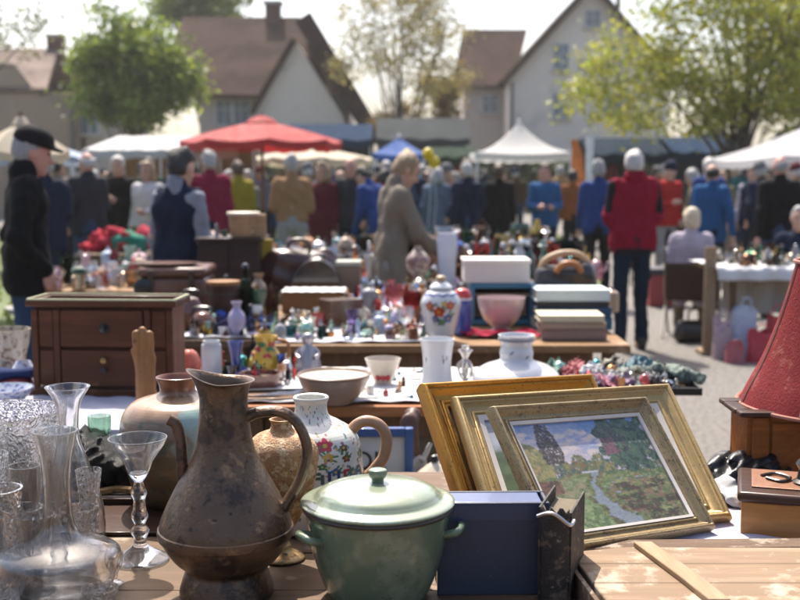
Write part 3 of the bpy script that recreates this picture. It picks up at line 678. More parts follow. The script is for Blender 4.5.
# ------------------------------------------------------------------ trees
def setcol(me, C, domain='POINT'):
    a = me.color_attributes.new('Col', 'FLOAT_COLOR', domain); C = np.asarray(C, np.float32)
    a.data.foreach_set('color', np.concatenate([C, np.ones((len(C), 1), np.float32)], 1).ravel())
def leafmesh(Cc, size, cols, name='foliage'):
    n = len(Cc); a = RNG.normal(size=(n, 3)); a /= np.linalg.norm(a, axis=1)[:, None]; r = RNG.normal(size=(n, 3)); b = np.cross(a, r); b /= np.linalg.norm(b, axis=1)[:, None]
    s = size * RNG.uniform(.5, 1.25, (n, 1)); nn = np.cross(a, b)
    V = np.stack([Cc - a * s, Cc + b * s * .48 + nn * s * .12, Cc + a * s, Cc - b * s * .48 + nn * s * .12], 1).reshape(-1, 3)
    me = npmesh(name, V, np.arange(4 * n).reshape(-1, 4))
    k = np.array(cols); w = RNG.uniform(0, 1, (n, 1)); base = k[RNG.integers(0, len(k), n)] * .65 + k[RNG.integers(0, len(k), n)] * .35
    cl = base * (.7 + .6 * w); setcol(me, np.repeat(cl, 4, 0)); return me
def LEAF(): return vcol('leaf', .5, trans=.5, bmp=0, spec=.4)
def BARK(): return mat('bark', (.075, .058, .045), .95, var=.4, scale=4, bmp=.8, bd=.03)
def tree(name, label, loc, trunk_r, fork, lobes, n_leaf, leaf, cols, per=150, sig=.42, limbs=16, group=None, cat='tree', lean=0.0, seed=1):
    """lobes: (dx, dy, z, rx, ry, rz) ellipsoids the crown fills; limbs end in them and leaf clumps hang on twigs"""
    g = np.random.default_rng(seed); rr = random.Random(seed)
    t = thing(name, label, cat, loc, 0, group); w = MB()
    top = max(l[2] for l in lobes)
    tp = [(0, 0, -.05), (lean * .2, 0, fork * .5), (lean * .5, .05, fork), (lean * .8 + rr.uniform(-.1, .1), 0, fork + (top - fork) * .5), (lean, 0, top)]
    tp = spl3(tp, 6); w.tube(tp, [trunk_r * (1.35 if i == 0 else 1 - .9 * i / len(tp)) for i in range(len(tp))], 9)
    clumps = []; vol = np.array([l[3] * l[4] * l[5] for l in lobes]); vol /= vol.sum()
    ncl = max(6, n_leaf // per); src = []
    for i in range(limbs):
        l = lobes[g.choice(len(lobes), p=vol)]; d = g.normal(size=3); d /= np.linalg.norm(d)
        e = np.array(l[:3]) + d * np.array(l[3:]) * g.uniform(.55, .95)
        z0 = min(fork + g.uniform(-.05, .85) * (top - fork), max(fork * .7, e[2] - .5)); k = min(len(tp) - 1, max(1, int(len(tp) * z0 / top))); s = np.array(tp[k])
        m = (s + e) / 2 + np.array([0, 0, .12 * np.linalg.norm(e - s)]) + g.normal(0, .12, 3)
        pts = spl3([tuple(s), tuple(m), tuple(e)], 6); r0 = trunk_r * .30 * g.uniform(.5, 1) * (1.3 - z0 / max(top, .1))
        w.tube(pts, [r0 * (1 - .88 * j / len(pts)) for j in range(len(pts))], 6)
        for q in pts[4:]: src.append(np.array(q))
    for i in range(ncl):
        l = lobes[g.choice(len(lobes), p=vol)]; d = g.normal(size=3); d /= np.linalg.norm(d)
        c = np.array(l[:3]) + d * np.array(l[3:]) * g.uniform(.25, 1.02) ** .6
        s = min(src, key=lambda q: np.sum((q - c) ** 2)); mid = (s + c) / 2 + g.normal(0, .1, 3)
        w.tube([tuple(s), tuple(mid), tuple(c)], [trunk_r * .07, trunk_r * .05, trunk_r * .02], 4); clumps.append(c)
    per = n_leaf // ncl
    Cc = np.concatenate([c + g.normal(0, 1, (per, 3)) * np.array([sig, sig, sig * .75]) * g.uniform(.6, 1.3) for c in clumps])
    link('trunk', w, BARK(), t); link('crown', leafmesh(Cc, leaf, cols, 'crown'), LEAF(), t); return t
def build_trees():
    def T(px, Y): p = at(px, Y, 3); return (p.x, Y, 0)
    Z = zat
    Y = 38.; s = px2m(Y, 4)
    tree('leafy_tree', 'dense round green tree between the tan house and the brown roof', T(132, Y), .22, 1.6, [(0, 0, Z(70, Y), 62 * s, 2., 50 * s), (-.3, 0, Z(42, Y), 44 * s, 1.6, 34 * s), (1.1, 0, Z(85, Y), 34 * s, 1.4, 34 * s), (-1.2, 0, Z(90, Y), 30 * s, 1.2, 26 * s), (.2, 0, Z(112, Y), 40 * s, 1.4, 26 * s)], 12500, .13, [(.15, .22, .035), (.20, .26, .04), (.10, .16, .03), (.28, .31, .05)], per=120, sig=.36, limbs=26, seed=3)
    Y = 66.; s = px2m(Y, 8)
    tree('leafy_tree', 'green treetop rising behind the long brown roof', T(203, Y), .3, 5, [(0, 0, Z(8, Y), 44 * s, 2.4, 22 * s), (1.2, 0, Z(-6, Y), 24 * s, 2, 16 * s), (-1.5, 0, Z(14, Y), 20 * s, 2, 14 * s)], 6000, .2, [(.10, .15, .02), (.14, .18, .02), (.07, .11, .02)], sig=.5, limbs=18, seed=4)
    Y = 27.; s = px2m(Y, 5)
    tree('budding_tree', 'thin pale-leaved branches reaching in over the tan house', T(-70, Y), .2, 1.8, [(0, 0, Z(20, Y), 70 * s, 1.6, 60 * s), (90 * s, 0, Z(20, Y), 44 * s, 1.4, 34 * s), (60 * s, 0, Z(75, Y), 22 * s, 1, 18 * s)], 3000, .08, [(.12, .13, .04), (.16, .14, .05), (.10, .11, .05)], per=45, sig=.24, limbs=30, seed=6)
    Y = 44.; s = px2m(Y, 5)
    tree('budding_tree', 'sparse spring tree with amber buds between the two big houses', T(402, Y), .17, 1.9, [(-.4, 0, Z(25, Y), 58 * s, 1.8, 46 * s), (1.3, 0, Z(18, Y), 40 * s, 1.6, 40 * s), (-1.6, 0, Z(60, Y), 34 * s, 1.4, 26 * s), (1.0, 0, Z(75, Y), 40 * s, 1.4, 26 * s)], 8200, .085, [(.32, .27, .08), (.26, .25, .08), (.36, .31, .08), (.24, .18, .07)], per=60, sig=.30, limbs=34, seed=8)
    Y = 47.; s = px2m(Y, 4)
    tree('amber_shrub', 'dense amber-brown shrub under the sparse spring tree', T(434, Y), .1, .6, [(0, 0, Z(108, Y), 34 * s, 1.2, 34 * s), (.3, 0, Z(82, Y), 22 * s, 1, 22 * s), (-1.4, 0, Z(128, Y), 30 * s, 1, 20 * s)], 5500, .10, [(.26, .165, .04), (.20, .13, .04), (.30, .21, .05), (.12, .11, .04)], sig=.28, limbs=22, seed=9, cat='shrub')
    Y = 26.; s = px2m(Y, 4)
    tree('spring_tree', 'big yellow-green spring tree with dark trunk behind the white gazebos', T(738, Y), .19, 1.9, [(-.3, 0, Z(45, Y), 128 * s, 2.2, 58 * s), (-105 * s, -.2, Z(88, Y), 62 * s, 1.6, 46 * s), (-60 * s, .1, Z(100, Y), 70 * s, 1.6, 40 * s), (80 * s, 0, Z(40, Y), 80 * s, 1.8, 62 * s), (.4, 0, Z(-40, Y), 130 * s, 2.4, 60 * s), (40 * s, 0, Z(105, Y), 60 * s, 1.4, 26 * s), (-10 * s, .3, Z(98, Y), 40 * s, 1.4, 34 * s), (-140 * s, 0, Z(82, Y), 42 * s, 1.3, 36 * s), (-110 * s, .2, Z(48, Y), 50 * s, 1.3, 30 * s)],
         22000, .080, [(.26, .30, .04), (.34, .34, .05), (.18, .24, .03), (.40, .35, .05)], per=85, sig=.31, limbs=36, lean=.25, seed=12)
    Y = 34.; s = px2m(Y, 3)
    tree('leafy_tree', 'darker green tree at the edge behind the spring tree', T(812, Y), .2, 1.4, [(0, 0, Z(80, Y), 46 * s, 1.5, 70 * s), (.6, 0, Z(10, Y), 50 * s, 1.6, 60 * s)], 6000, .12, [(.06, .10, .02), (.09, .13, .02)], sig=.35, limbs=20, seed=14)

def build_leaf_blocker():
    # unseen leaf bank added behind the camera to darken fill light and reflections
    n = 7000; a = RNG.uniform(math.pi * 1.02, math.pi * 1.98, n); r = RNG.uniform(20, 27, n); z = RNG.uniform(0, 1, n) * (4.5 + 1.5 * np.sin(a * 9))
    me = leafmesh(np.stack([r * np.cos(a), r * np.sin(a), z], 1), .75, [(.04, .06, .02), (.06, .075, .025)]); o = link('leaf_blocker', me, LEAF()); tag(o, 'unseen leaf bank added behind the photographer to darken the fill', 'wood', kind='stuff')
# ------------------------------------------------------------------ tents, parasols, stalls, balloons
def build_tents():
    white = mat('canvas_white', (.66, .65, .66), .8, var=.06, scale=3, trans=.42); red = mat('canvas_red', (.44, .035, .035), .75, var=.12, scale=3, trans=.35)
    cream = mat('canvas_cream', (.60, .52, .40), .8, var=.08, scale=3, trans=.35); blue = mat('canvas_blue', (.045, .13, .42), .75, var=.12, scale=3, trans=.3); navy = mat('canvas_navy', (.012, .024, .042), .95, var=.15, scale=3, trans=.05, spec=.05)
    tarp = mat('tarp_blue', (.012, .032, .068), .95, var=.2, scale=2, trans=.05, spec=.05); grey = mat('tarp_grey', (.055, .06, .062), .95, var=.35, scale=1.5, spec=.05); alu = mat('aluminium', (.55, .55, .56), .35, 1.0); pole_w = mat('pole_white', (.7, .7, .7), .4)
    dark = mat('stall_dark', (.02, .02, .022), .9, var=.4); oak = wood('stall_wood', (.25, .15, .07), (.16, .09, .04), 2, 6)
    def gazebo(label, px, Y, w, zev, zpk, m, group='pop-up gazebos', concave=.25, d=None, rot=0, val=.22, name='gazebo'):
        p = at(px, Y, zev); t = thing(name, label, 'gazebo', (p.x, Y, 0), rot, group); h = w / 2; d2 = (d or w) / 2
        def fn(sx, sy):
            def f(u, v):                                           # each of four slopes; sagging towards the eaves
                k = v; e = (1 - k) ** 1.0; z = zev + (zpk - zev) * (k - concave * k * (1 - k)); q = (2 * u - 1) * e
                x, y = (q * h, sy * d2 * e) if sy else (sx * h * e, q * d2)
                return (x, y, z - .05 * math.sin(math.pi * u) * (1 - k))
            return f
        c = MB()
        for sx, sy in ((0, -1), (0, 1), (1, 0), (-1, 0)): c.grid(8, 8, fn(sx, sy))
        cn = link('canopy', c, m, t)
        vl = MB()
        for a, b in (((-h, -d2), (h, -d2)), ((h, -d2), (h, d2)), ((h, d2), (-h, d2)), ((-h, d2), (-h, -d2))):
            vl.grid(16, 2, lambda u, v, a=a, b=b: (a[0] + (b[0] - a[0]) * u, a[1] + (b[1] - a[1]) * u, zev - .05 * math.sin(math.pi * u) - v * (val * (.82 + .18 * abs(math.sin(u * 8 * math.pi))))))
        link('valance', vl, m, t)
        for sx in (-1, 1):
            for sy in (-1, 1): link('pole', MB().box((sx * (h - .04), sy * (d2 - .04), zev / 2), (.05, .05, zev)), pole_w, t)
        link('finial', MB().lathe([(.001, zpk - .02), (.05, zpk), (.03, zpk + .06), (.001, zpk + .09)], 8), pole_w, t)
        return t
    gazebo('white gazebo with a steep peaked roof in front of the tall gable house', 519, 28, 93 * px2m(28, 2), zat(153, 28), zat(122, 28), white, concave=.9, val=.2)
    gazebo('white gazebo cut by the picture edge, sheltering a man in black', 862, 20.5, 250 * px2m(20.5, 2), zat(158, 20.5), zat(96, 20.5), white, concave=.5, val=.16)
    gazebo('small blue gazebo behind the yellow balloons', 399, 27, 52 * px2m(27, 2), zat(154, 27), zat(137, 27), blue, val=.12)
    gazebo('pale blue gazebo half hidden behind the cream parasol', 42, 19, 90 * px2m(19, 2), zat(157, 19), zat(139, 19), mat('canvas_pale_blue', (.35, .42, .55), .8, var=.1, trans=.3), val=.1)
    def parasol(label, px, Y, r, zev, zpk, m, n=8, val=.14):
        p = at(px, Y, zev); t = thing('parasol', label, 'parasol', (p.x, Y, 0), .2, 'market parasols'); c = MB()
        for i in range(n):
            a, b = 2 * math.pi * i / n, 2 * math.pi * (i + 1) / n
            c.grid(5, 8, lambda u, v: (r * v * ((1 - u) * math.cos(a) + u * math.cos(b)), r * v * ((1 - u) * math.sin(a) + u * math.sin(b)), zpk - (zpk - zev) * (v ** 1.25) - .05 * v * math.sin(math.pi * u)))
        cn = link('canopy', c, m, t); v_ = MB()
        for i in range(n):
            a, b = 2 * math.pi * i / n, 2 * math.pi * (i + 1) / n
            v_.grid(8, 1, lambda u, v: (r * ((1 - u) * math.cos(a) + u * math.cos(b)), r * ((1 - u) * math.sin(a) + u * math.sin(b)), zev - .05 * math.sin(math.pi * u) - v * val * (.75 + .25 * abs(math.sin(3 * math.pi * u)))))
        link('valance', v_, m, t)
        link('vent_cap', MB().lathe([(.001, zpk + .10), (r * .12, zpk + .05), (r * .2, zpk - .03)], n), m, t)
        link('pole', MB().tube([(0, 0, 0), (0, 0, zpk + .12)], .028), oak, t); link('base', MB().lathe([(.001, 0), (.26, 0), (.26, .06), (.08, .09), (.04, .3), (.001, .3)], 20), mat('concrete', (.3, .3, .29), .9), t)
        for i in range(n):
            a = 2 * math.pi * i / n; link('rib', MB().tube([(0, 0, zpk - .08), (r * .97 * math.cos(a), r * .97 * math.sin(a), zev - .03)], .012, 5), oak, t)
        return t
    parasol('large red market parasol with scalloped edge', 262, 19, 81 * px2m(19, 2.2), zat(141, 19), zat(121, 19), red)
    parasol('cream parasol tilting over the man in the black cap', 22, 12.5, 46 * px2m(12.5, 2), zat(150, 12.5), zat(123, 12.5), cream, 6, .1)
    parasol('broad off-white parasol beneath and beyond the red one', 312, 22.5, 62 * px2m(22.5, 2), zat(158, 22.5), zat(147, 22.5), cream)
    # white flat awning stall
    Y = 18.5; a, b = at(82, Y, 2).x, at(238, Y, 2).x; z0, z1 = zat(150, Y), zat(138, Y + 2.4)
    t = thing('awning_stall', 'long low stall with a pale grey awning', 'market stall', ((a + b) / 2, Y, 0))
    hw = (b - a) / 2
    link('awning', MB().grid(24, 8, lambda u, v: (-hw + 2 * hw * u, 2.4 * v, z0 + (z1 - z0 + .04) * v + .008 * math.sin(u * 40))), mat('awning_pale', (.50, .50, .50), .8, var=.12, scale=2, trans=.3), t)
    link('valance', MB().grid(40, 2, lambda u, v: (-hw + 2 * hw * u, -.01, z0 + .008 * math.sin(u * 40) - .14 * v)), mat('awning_pale', (.5, .5, .5)), t)
    for i in range(5):
        x = -hw + .05 + (2 * hw - .1) * i / 4
        for y in (.05, 2.35): link('pole', MB().tube([(x, y, 0), (x, y, z0 + .02 if y < 1 else z1)], .022, 8), alu, t)
    link('back_panel', MB().grid(20, 4, lambda u, v: (-hw + 2 * hw * u, 2.42 + .05 * math.sin(u * 30), .1 + (z1 - .2) * v)), mat('stall_back_ochre', (.20, .11, .045), .9, var=.4, scale=3), t)
    link('counter', MB().box((0, .5, .85), (2 * hw - .3, .8, .05)), oak, t)
    # dark tarpaulin stalls
    def stall(label, px0, px1, Y, py_e, py_r, m, back=dark, dep=2.6, fascia=.22):
        a, b = at(px0, Y, 2).x, at(px1, Y, 2).x; ze, zr = zat(py_e, Y), zat(py_r, Y + dep / 2); hw = (b - a) / 2
        t = thing('market_stall', label, 'market stall', ((a + b) / 2, Y, 0), 0, 'tarpaulin stalls')
        link('roof', MB().grid(20, 6, lambda u, v: (-hw + 2 * hw * u, dep / 2 * v, ze + (zr - ze) * v - .06 * math.sin(u * 9.4) ** 2 * (1 - v))).grid(20, 6, lambda u, v: (-hw + 2 * hw * u, dep - dep / 2 * v, ze + (zr - ze) * v - .06 * math.sin(u * 9.4) ** 2 * (1 - v))), m, t)
        link('fascia', MB().grid(20, 2, lambda u, v: (-hw + 2 * hw * u, -.01, ze - .06 * math.sin(u * 9.4) ** 2 - fascia * v)), m, t)
        link('back_panel', MB().grid(10, 4, lambda u, v: (-hw + 2 * hw * u, dep + .04 * math.sin(u * 25), .02 + ze * v)), back, t)
        n = max(2, int(2 * hw / 2.2) + 1)
        for i in range(n):
            x = -hw + .05 + (2 * hw - .1) * i / (n - 1); link('pole', MB().tube([(x, .03, 0), (x, .03, ze)], .025, 8), alu, t)
        link('counter', MB().box((0, .5, .84), (2 * hw - .2, .8, .05)), oak, t)
        g = [cloth('hang_%d' % i, c) for i, c in enumerate(((.25, .05, .04), (.06, .07, .10), (.32, .26, .2), (.03, .03, .03), (.10, .15, .10)))]
        for i in range(int(2 * hw / .55)):
            x = -hw + .4 + i * .55 + random.uniform(-.1, .1); w = random.uniform(.14, .22); l = random.uniform(.6, 1.0); z = ze - .25
            link('hanging_garment', MB().grid(6, 6, lambda u, v: ((x - w + 2 * w * u) if v > .2 else (x - w * .6 + 1.2 * w * u), 1.6 + .05 * math.sin(u * 12 + v * 3), z - l * v)), random.choice(g), t)
        return t
    stall('long navy tarpaulin stall under the yellow-green tree', 588, 668, 27, 153, 138, navy)
    stall('second navy tarpaulin stall, close to the tree trunk', 672, 742, 28.5, 151, 137, tarp)
    stall('blue tarpaulin stall standing behind the red parasol', 284, 372, 33, 139, 124, tarp)
    stall('grey tarpaulin stall below the amber shrub', 376, 470, 36, 138, 118, grey)
    stall('dark green stall behind the two gazebos', 428, 480, 31, 156, 147, mat('tarp_green', (.016, .03, .02), .95, var=.2, scale=2, spec=.05))
    # rust feather banner and white pole
    p = at(577, 25, 1); t = thing('feather_banner', 'tall rust-brown feather banner by the white gazebo', 'banner', (p.x, 25, 0))
    zt = zat(139, 25); link('pole', MB().tube([(-.16, 0, 0), (-.16, 0, zt - .2), (-.1, 0, zt)], .018, 6), alu, t)
    link('flag', MB().grid(6, 14, lambda u, v: (-.16 + (.34 * u) * (math.sin(math.pi * min(.98, .25 + v * .7)) ** .5), .03 * math.sin(5 * u + 4 * v), .9 + (zt - .9) * v)), mat('banner_rust', (.30, .10, .025), .8, var=.3, scale=3, trans=.3), t)
    p = at(589, 24, 1); t = thing('white_post', 'slim white post beside the rust banner', 'post', (p.x, 24, 0)); link('shaft', MB().box((0, 0, zat(137, 24) / 2), (.14, .10, zat(137, 24))), pole_w, t); link('foot', MB().box((0, 0, .02), (.4, .4, .04)), alu, t)
    yel = mat('balloon_yellow', (.62, .50, .03), .25, var=.05, trans=.3)
    for lab, px, py in (('pale yellow balloon above the woman in the beige coat', 407, 155), ('bright yellow balloon, highest of the bunch by the slate blue coat', 428, 154), ('amber yellow balloon hanging lowest by the slate blue coat', 434, 162)):
        Y = 13.6; z = zat(py, Y); p = at(px, Y, z); t = thing('balloon', lab, 'balloon', (p.x, Y, z), 0, 'yellow balloons')
        s = .075; link('skin', MB().lathe([(.001, -s * 1.2), (s * .15, -s * 1.15), (s * .7, -s * .7), (s, 0), (s * .72, s * .7), (s * .3, s * .96), (.001, s)], 18), yel, t); link('string', MB().tube([(0, 0, -s * 1.2), (.03, 0, -.5), (0, 0, -z + .9)], .003, 4), pole_w, t)
# ------------------------------------------------------------------ painted patterns (the things' own decoration)
FONT = {'A': ['0110', '1001', '1111', '1001', '1001'], 'U': ['1001', '1001', '1001', '1001', '0110'], 'D': ['1110', '1001', '1001', '1001', '1110'], 'P': ['1110', '1001', '1110', '1000', '1000'], 'I': ['111', '010', '010', '010', '111'], 'G': ['0111', '1000', '1011', '1001', '0111']}
class Canvas:
    """a small picture painted with brush dabs; x to the right 0..W, y up 0..H"""
    def __init__(s, W, H, c): s.soft = 2.2; s.W, s.H = W, H; s.a = np.ones((H, W, 3)) * np.array(c); s.Y, s.X = np.mgrid[0:H, 0:W]
    def dab(s, x, y, rx, ry, c, ang=0.0, op=1.0):
        r = int(max(rx, ry)) + 2; x0, x1, y0, y1 = max(0, int(x - r)), min(s.W, int(x + r) + 1), max(0, int(y - r)), min(s.H, int(y + r) + 1)
        if x0 >= x1 or y0 >= y1: return
        X, Y = s.X[y0:y1, x0:x1] - x, s.Y[y0:y1, x0:x1] - y; ca, sa = math.cos(ang), math.sin(ang)
        d = ((X * ca + Y * sa) / rx) ** 2 + ((-X * sa + Y * ca) / ry) ** 2; m = np.clip((1.35 - d) * s.soft, 0, 1)[..., None] * op
        s.a[y0:y1, x0:x1] = s.a[y0:y1, x0:x1] * (1 - m) + np.array(c) * m
    def text(s, txt, x, y, h, cols):
        u = h / 5.; cx = x
        for k, ch in enumerate(txt):
            if ch == ' ': cx += 2 * u; continue
            g = FONT[ch]; c = cols[k % len(cols)]
            for r, row in enumerate(g):
                for q, b in enumerate(row):
                    if b == '1': s.dab(cx + q * u, y + (4 - r) * u, u * .62, u * .66, c)
            cx += (len(g[0]) + 1.3) * u
    def flower(s, x, y, r, c, g):
        for i in range(5): a = 1.257 * i + .3; s.dab(x + math.cos(a) * r * .62, y + math.sin(a) * r * .62, r * .5, r * .42, mul(c, g.uniform(.75, 1.2)), a)
        s.dab(x, y, r * .28, r * .28, (.5, .32, .03))
        for i in range(3): a = g.uniform(0, 6.28); s.dab(x + math.cos(a) * r * 1.35, y + math.sin(a) * r * 1.35, r * .5, r * .2, (.05, .14, .06), a)
def landscape(W=300, H=230, seed=2):
    g = np.random.default_rng(seed); c = Canvas(W, H, (.3, .33, .45)); c.soft = 1.0
    P = lambda u, v: (u * W, (1 - v) * H)                             # v measured from the top, as one reads a picture
    def dabs(n, u0, u1, v0, v1, cols, rx, ry, ang=(-.5, .5), op=.85, shape=None):
        k = np.array(cols); k = k * .86 + k.mean(1, keepdims=True) * .14; n = int(n * 1.6); rx *= .85; ry *= .85
        for _ in range(int(n * 1.7)):
            u, v = g.uniform(u0, u1), g.uniform(v0, v1)
            if shape and not shape(u, v): continue
            x, y = P(u, v); q = k[int(len(k) * (.5 + .25 * math.sin(u * 19 + 5 * math.sin(v * 11)) + .2499 * math.sin(v * 27 + 4 * math.sin(u * 13)))) if g.uniform() < .7 else g.integers(len(k))] * g.uniform(.82, 1.18) * 1.1; c.dab(x, y, g.uniform(.5, 1.25) * rx, g.uniform(.5, 1.25) * ry, q, g.uniform(*ang), op)
    for _ in range(1500):                                            # sky
        u, v = g.uniform(0, 1), g.uniform(0, .5); x, y = P(u, v)
        k = np.clip((v + .10 * math.sin(u * 7) + g.normal(0, .05)) / .42, 0, 1)
        q = np.array((.10, .20, .38)) * (1 - k) + np.array((.44, .39, .41)) * k
        if g.uniform() < .3 and v > .1: q = np.array((.52, .44, .40))
        c.dab(x, y, g.uniform(10, 24), g.uniform(4, 9), q * g.uniform(.93, 1.07), g.uniform(-.3, .5), .8)
    dabs(350, .0, 1, .40, .56, [(.05, .09, .06), (.08, .12, .07), (.05, .07, .07), (.14, .14, .05)], 7, 6)
    dabs(260, .24, .62, .34, .54, [(.10, .13, .05), (.20, .17, .05), (.06, .10, .07), (.16, .11, .04)], 6, 6, shape=lambda u, v: v > .48 - .12 * abs(math.sin(u * 21)) - .03)
    dabs(420, 0, .16, .18, .62, [(.26, .22, .07), (.20, .20, .07), (.13, .14, .05), (.30, .20, .08)], 6, 6, shape=lambda u, v: (u / .16) ** 2 + ((v - .44) / .25) ** 2 < 1)
    dabs(1500, 0, 1, .52, 1, [(.10, .15, .045), (.16, .20, .06), (.07, .11, .04), (.20, .20, .07), (.16, .11, .05)], 11, 4)
    dabs(420, 0, .4, .55, .75, [(.17, .19, .08), (.22, .24, .12), (.12, .15, .06), (.24, .20, .10)], 9, 5)
    dabs(120, 0, .16, .55, .66, [(.13, .05, .03), (.16, .08, .04), (.07, .045, .03)], 9, 5)
    dabs(260, .1, .42, .74, .98, [(.15, .22, .08), (.20, .27, .10), (.09, .14, .05), (.24, .27, .13)], 10, 5)
    def banks(v): t = (v - .5) / .5; cx = .44 - .05 * math.sin(t * 4.2) + .09 * t * t + .012 * math.sin(t * 23); return cx, (.014 + .095 * t ** 1.1) * (1 + .12 * math.sin(t * 17))
    for _ in range(1600):                                            # the stream
        v = .5 + .5 * g.uniform(0, 1) ** .8; cx, w = banks(v); u = cx + w * g.uniform(-1, 1); x, y = P(u, v)
        q = np.array((.22, .245, .275)) * g.uniform(.8, 1.25); c.dab(x, y, g.uniform(3, 7), g.uniform(1, 2.4), q, g.uniform(-.2, .2), .85)
    for _ in range(260):
        v = g.uniform(.54, 1); cx, w = banks(v); sd = g.choice([-1, 1]); x, y = P(cx + sd * w * g.uniform(.8, 1.25), v); c.dab(x, y, g.uniform(4, 10), g.uniform(2, 5), np.array([(.10, .06, .04), (.10, .14, .05), (.16, .18, .07)][g.integers(3)]) * g.uniform(.7, 1.3), .3 * sd, .85)
    dabs(30, .36, .48, .49, .505, [(.34, .36, .39)], 6, 1.3)
    dabs(700, .56, 1, .6, .98, [(.17, .17, .06), (.10, .14, .05), (.20, .12, .07), (.06, .09, .04), (.24, .25, .10)], 9, 4, shape=lambda u, v: u > banks(v)[0] + banks(v)[1] * 1.3)
    for _ in range(26): u0, v0 = g.uniform(.58, .97), g.uniform(.6, .96); dabs(12, u0 - .05, u0 + .05, v0, v0 + .035, [(.045, .06, .03), (.08, .045, .03), (.06, .05, .03)], 8, 3, shape=lambda u, v: u > banks(v)[0] + banks(v)[1] * 1.4)
    tr = lambda u, v: ((u - .80) / .25) ** 2 + ((v - .24) / .31) ** 2 < .75 + .35 * math.sin(u * 40) * math.sin(v * 34)   # trees on the right
    dabs(1700, .55, 1, 0, .56, [(.03, .065, .05), (.05, .10, .06), (.02, .045, .04), (.07, .12, .06)], 6, 5, (-1.5, 1.5), shape=tr)
    dabs(40, .60, .80, .08, .34, [(.10, .035, .055), (.14, .06, .07), (.08, .04, .05)], 4, 3, (-1.5, 1.5), shape=tr)
    dabs(50, .60, .70, .2, .36, [(.20, .07, .10)], 5, 3, shape=tr)
    for u in (.70, .79, .88, .95):
        for k in range(26): x, y = P(u + .006 * math.sin(k), .28 + k * .0115); c.dab(x, y, 1.5, 3, (.055, .04, .035))
    for k in range(40): v = .20 + k * .0115; x, y = P(.205 - .10 * (v - .2) + .03 * (v > .4) * (v - .4), v); c.dab(x, y, 1.9, 3.2, np.array((.16, .10, .075)) * g.uniform(.6, 1.3))
    dabs(420, .10, .29, .03, .40, [(.045, .05, .04), (.075, .05, .045), (.03, .035, .035), (.09, .07, .05)], 5, 4, (-1.2, 1.2), shape=lambda u, v: abs(u - .205) < .035 + .22 * (v - .02) * (1 - ((v - .05) / .38) ** 3))
    def soften():
        c.a[1:-1, 1:-1] = .5 * c.a[1:-1, 1:-1] + .125 * (c.a[:-2, 1:-1] + c.a[2:, 1:-1] + c.a[1:-1, :-2] + c.a[1:-1, 2:])
    for _ in range(4): soften()
    c.soft = 1.6
    for _ in range(9000):
        x, y = g.uniform(0, W - 1), g.uniform(0, H - 1); q = c.a[int(y), int(x)] * g.uniform(.78, 1.26); c.dab(x, y, g.uniform(1.6, 4.2), g.uniform(.7, 1.3), q, (g.uniform(-1.4, 1.4) if y > H * .5 else g.uniform(-.5, .5)), .7)
    soften(); return c.a
def lathe_painted(name, prof, seg, paint, M=None, z0=None):
    """lathe whose colour attribute is looked up in a painted band: paint(angle01, z) -> rgb; dense along z"""
    mb = MB().lathe(prof, seg); me = mb.mesh(name, 60); co = np.empty(len(me.vertices) * 3); me.vertices.foreach_get('co', co); co = co.reshape(-1, 3)
    a = (np.arctan2(co[:, 1], co[:, 0]) / (2 * math.pi)) % 1.0
    setcol(me, np.array([paint(u, z) for u, z in zip(a, co[:, 2])])); return me
def densify(prof, step):
    out = [prof[0]]
    for p, q in zip(prof, prof[1:]):
        n = max(1, int(math.hypot(q[0] - p[0], q[1] - p[1]) / step)); out += [(p[0] + (q[0] - p[0]) * i / n, p[1] + (q[1] - p[1]) * i / n) for i in range(1, n + 1)]
    return out

def gilt_wood(name, c1, c2, cw, th, metal, rough):
    """gilding rubbed through to dark wood in streaks and flecks"""
    m, t, b = nt(name); v = coords(t, (.35, .35, 1)); v2 = coords(t)
    col = mixc(t, noise(t, v, 45, 6, .65), c1, c2)
    f = ramp(t, noise(t, v, 130, 9, .8), [(th + .02, 0.), (th + .12, .9)]); col = mixc(t, f, col, cw)
    f2 = ramp(t, noise(t, v2, 190, 4, .7), [(.60, 0.), (.66, 1.)]); col = mixc(t, f2, col, mul(cw, .6))
    L(t, col, b.inputs['Base Color']); mm = N(t, 'ShaderNodeMath', operation='MULTIPLY_ADD'); L(t, f, mm.inputs[0]); mm.inputs[1].default_value = -metal; mm.inputs[2].default_value = metal; L(t, mm.outputs[0], b.inputs['Metallic'])
    rr = N(t, 'ShaderNodeMapRange'); L(t, noise(t, v2, 60), rr.inputs[0]); rr.inputs[3].default_value = rough * .7; rr.inputs[4].default_value = rough * 1.6; L(t, rr.outputs[0], b.inputs['Roughness'])
    bump(t, noise(t, v, 110, 8, .75), .5, .002, b); MATS[name] = m; return m
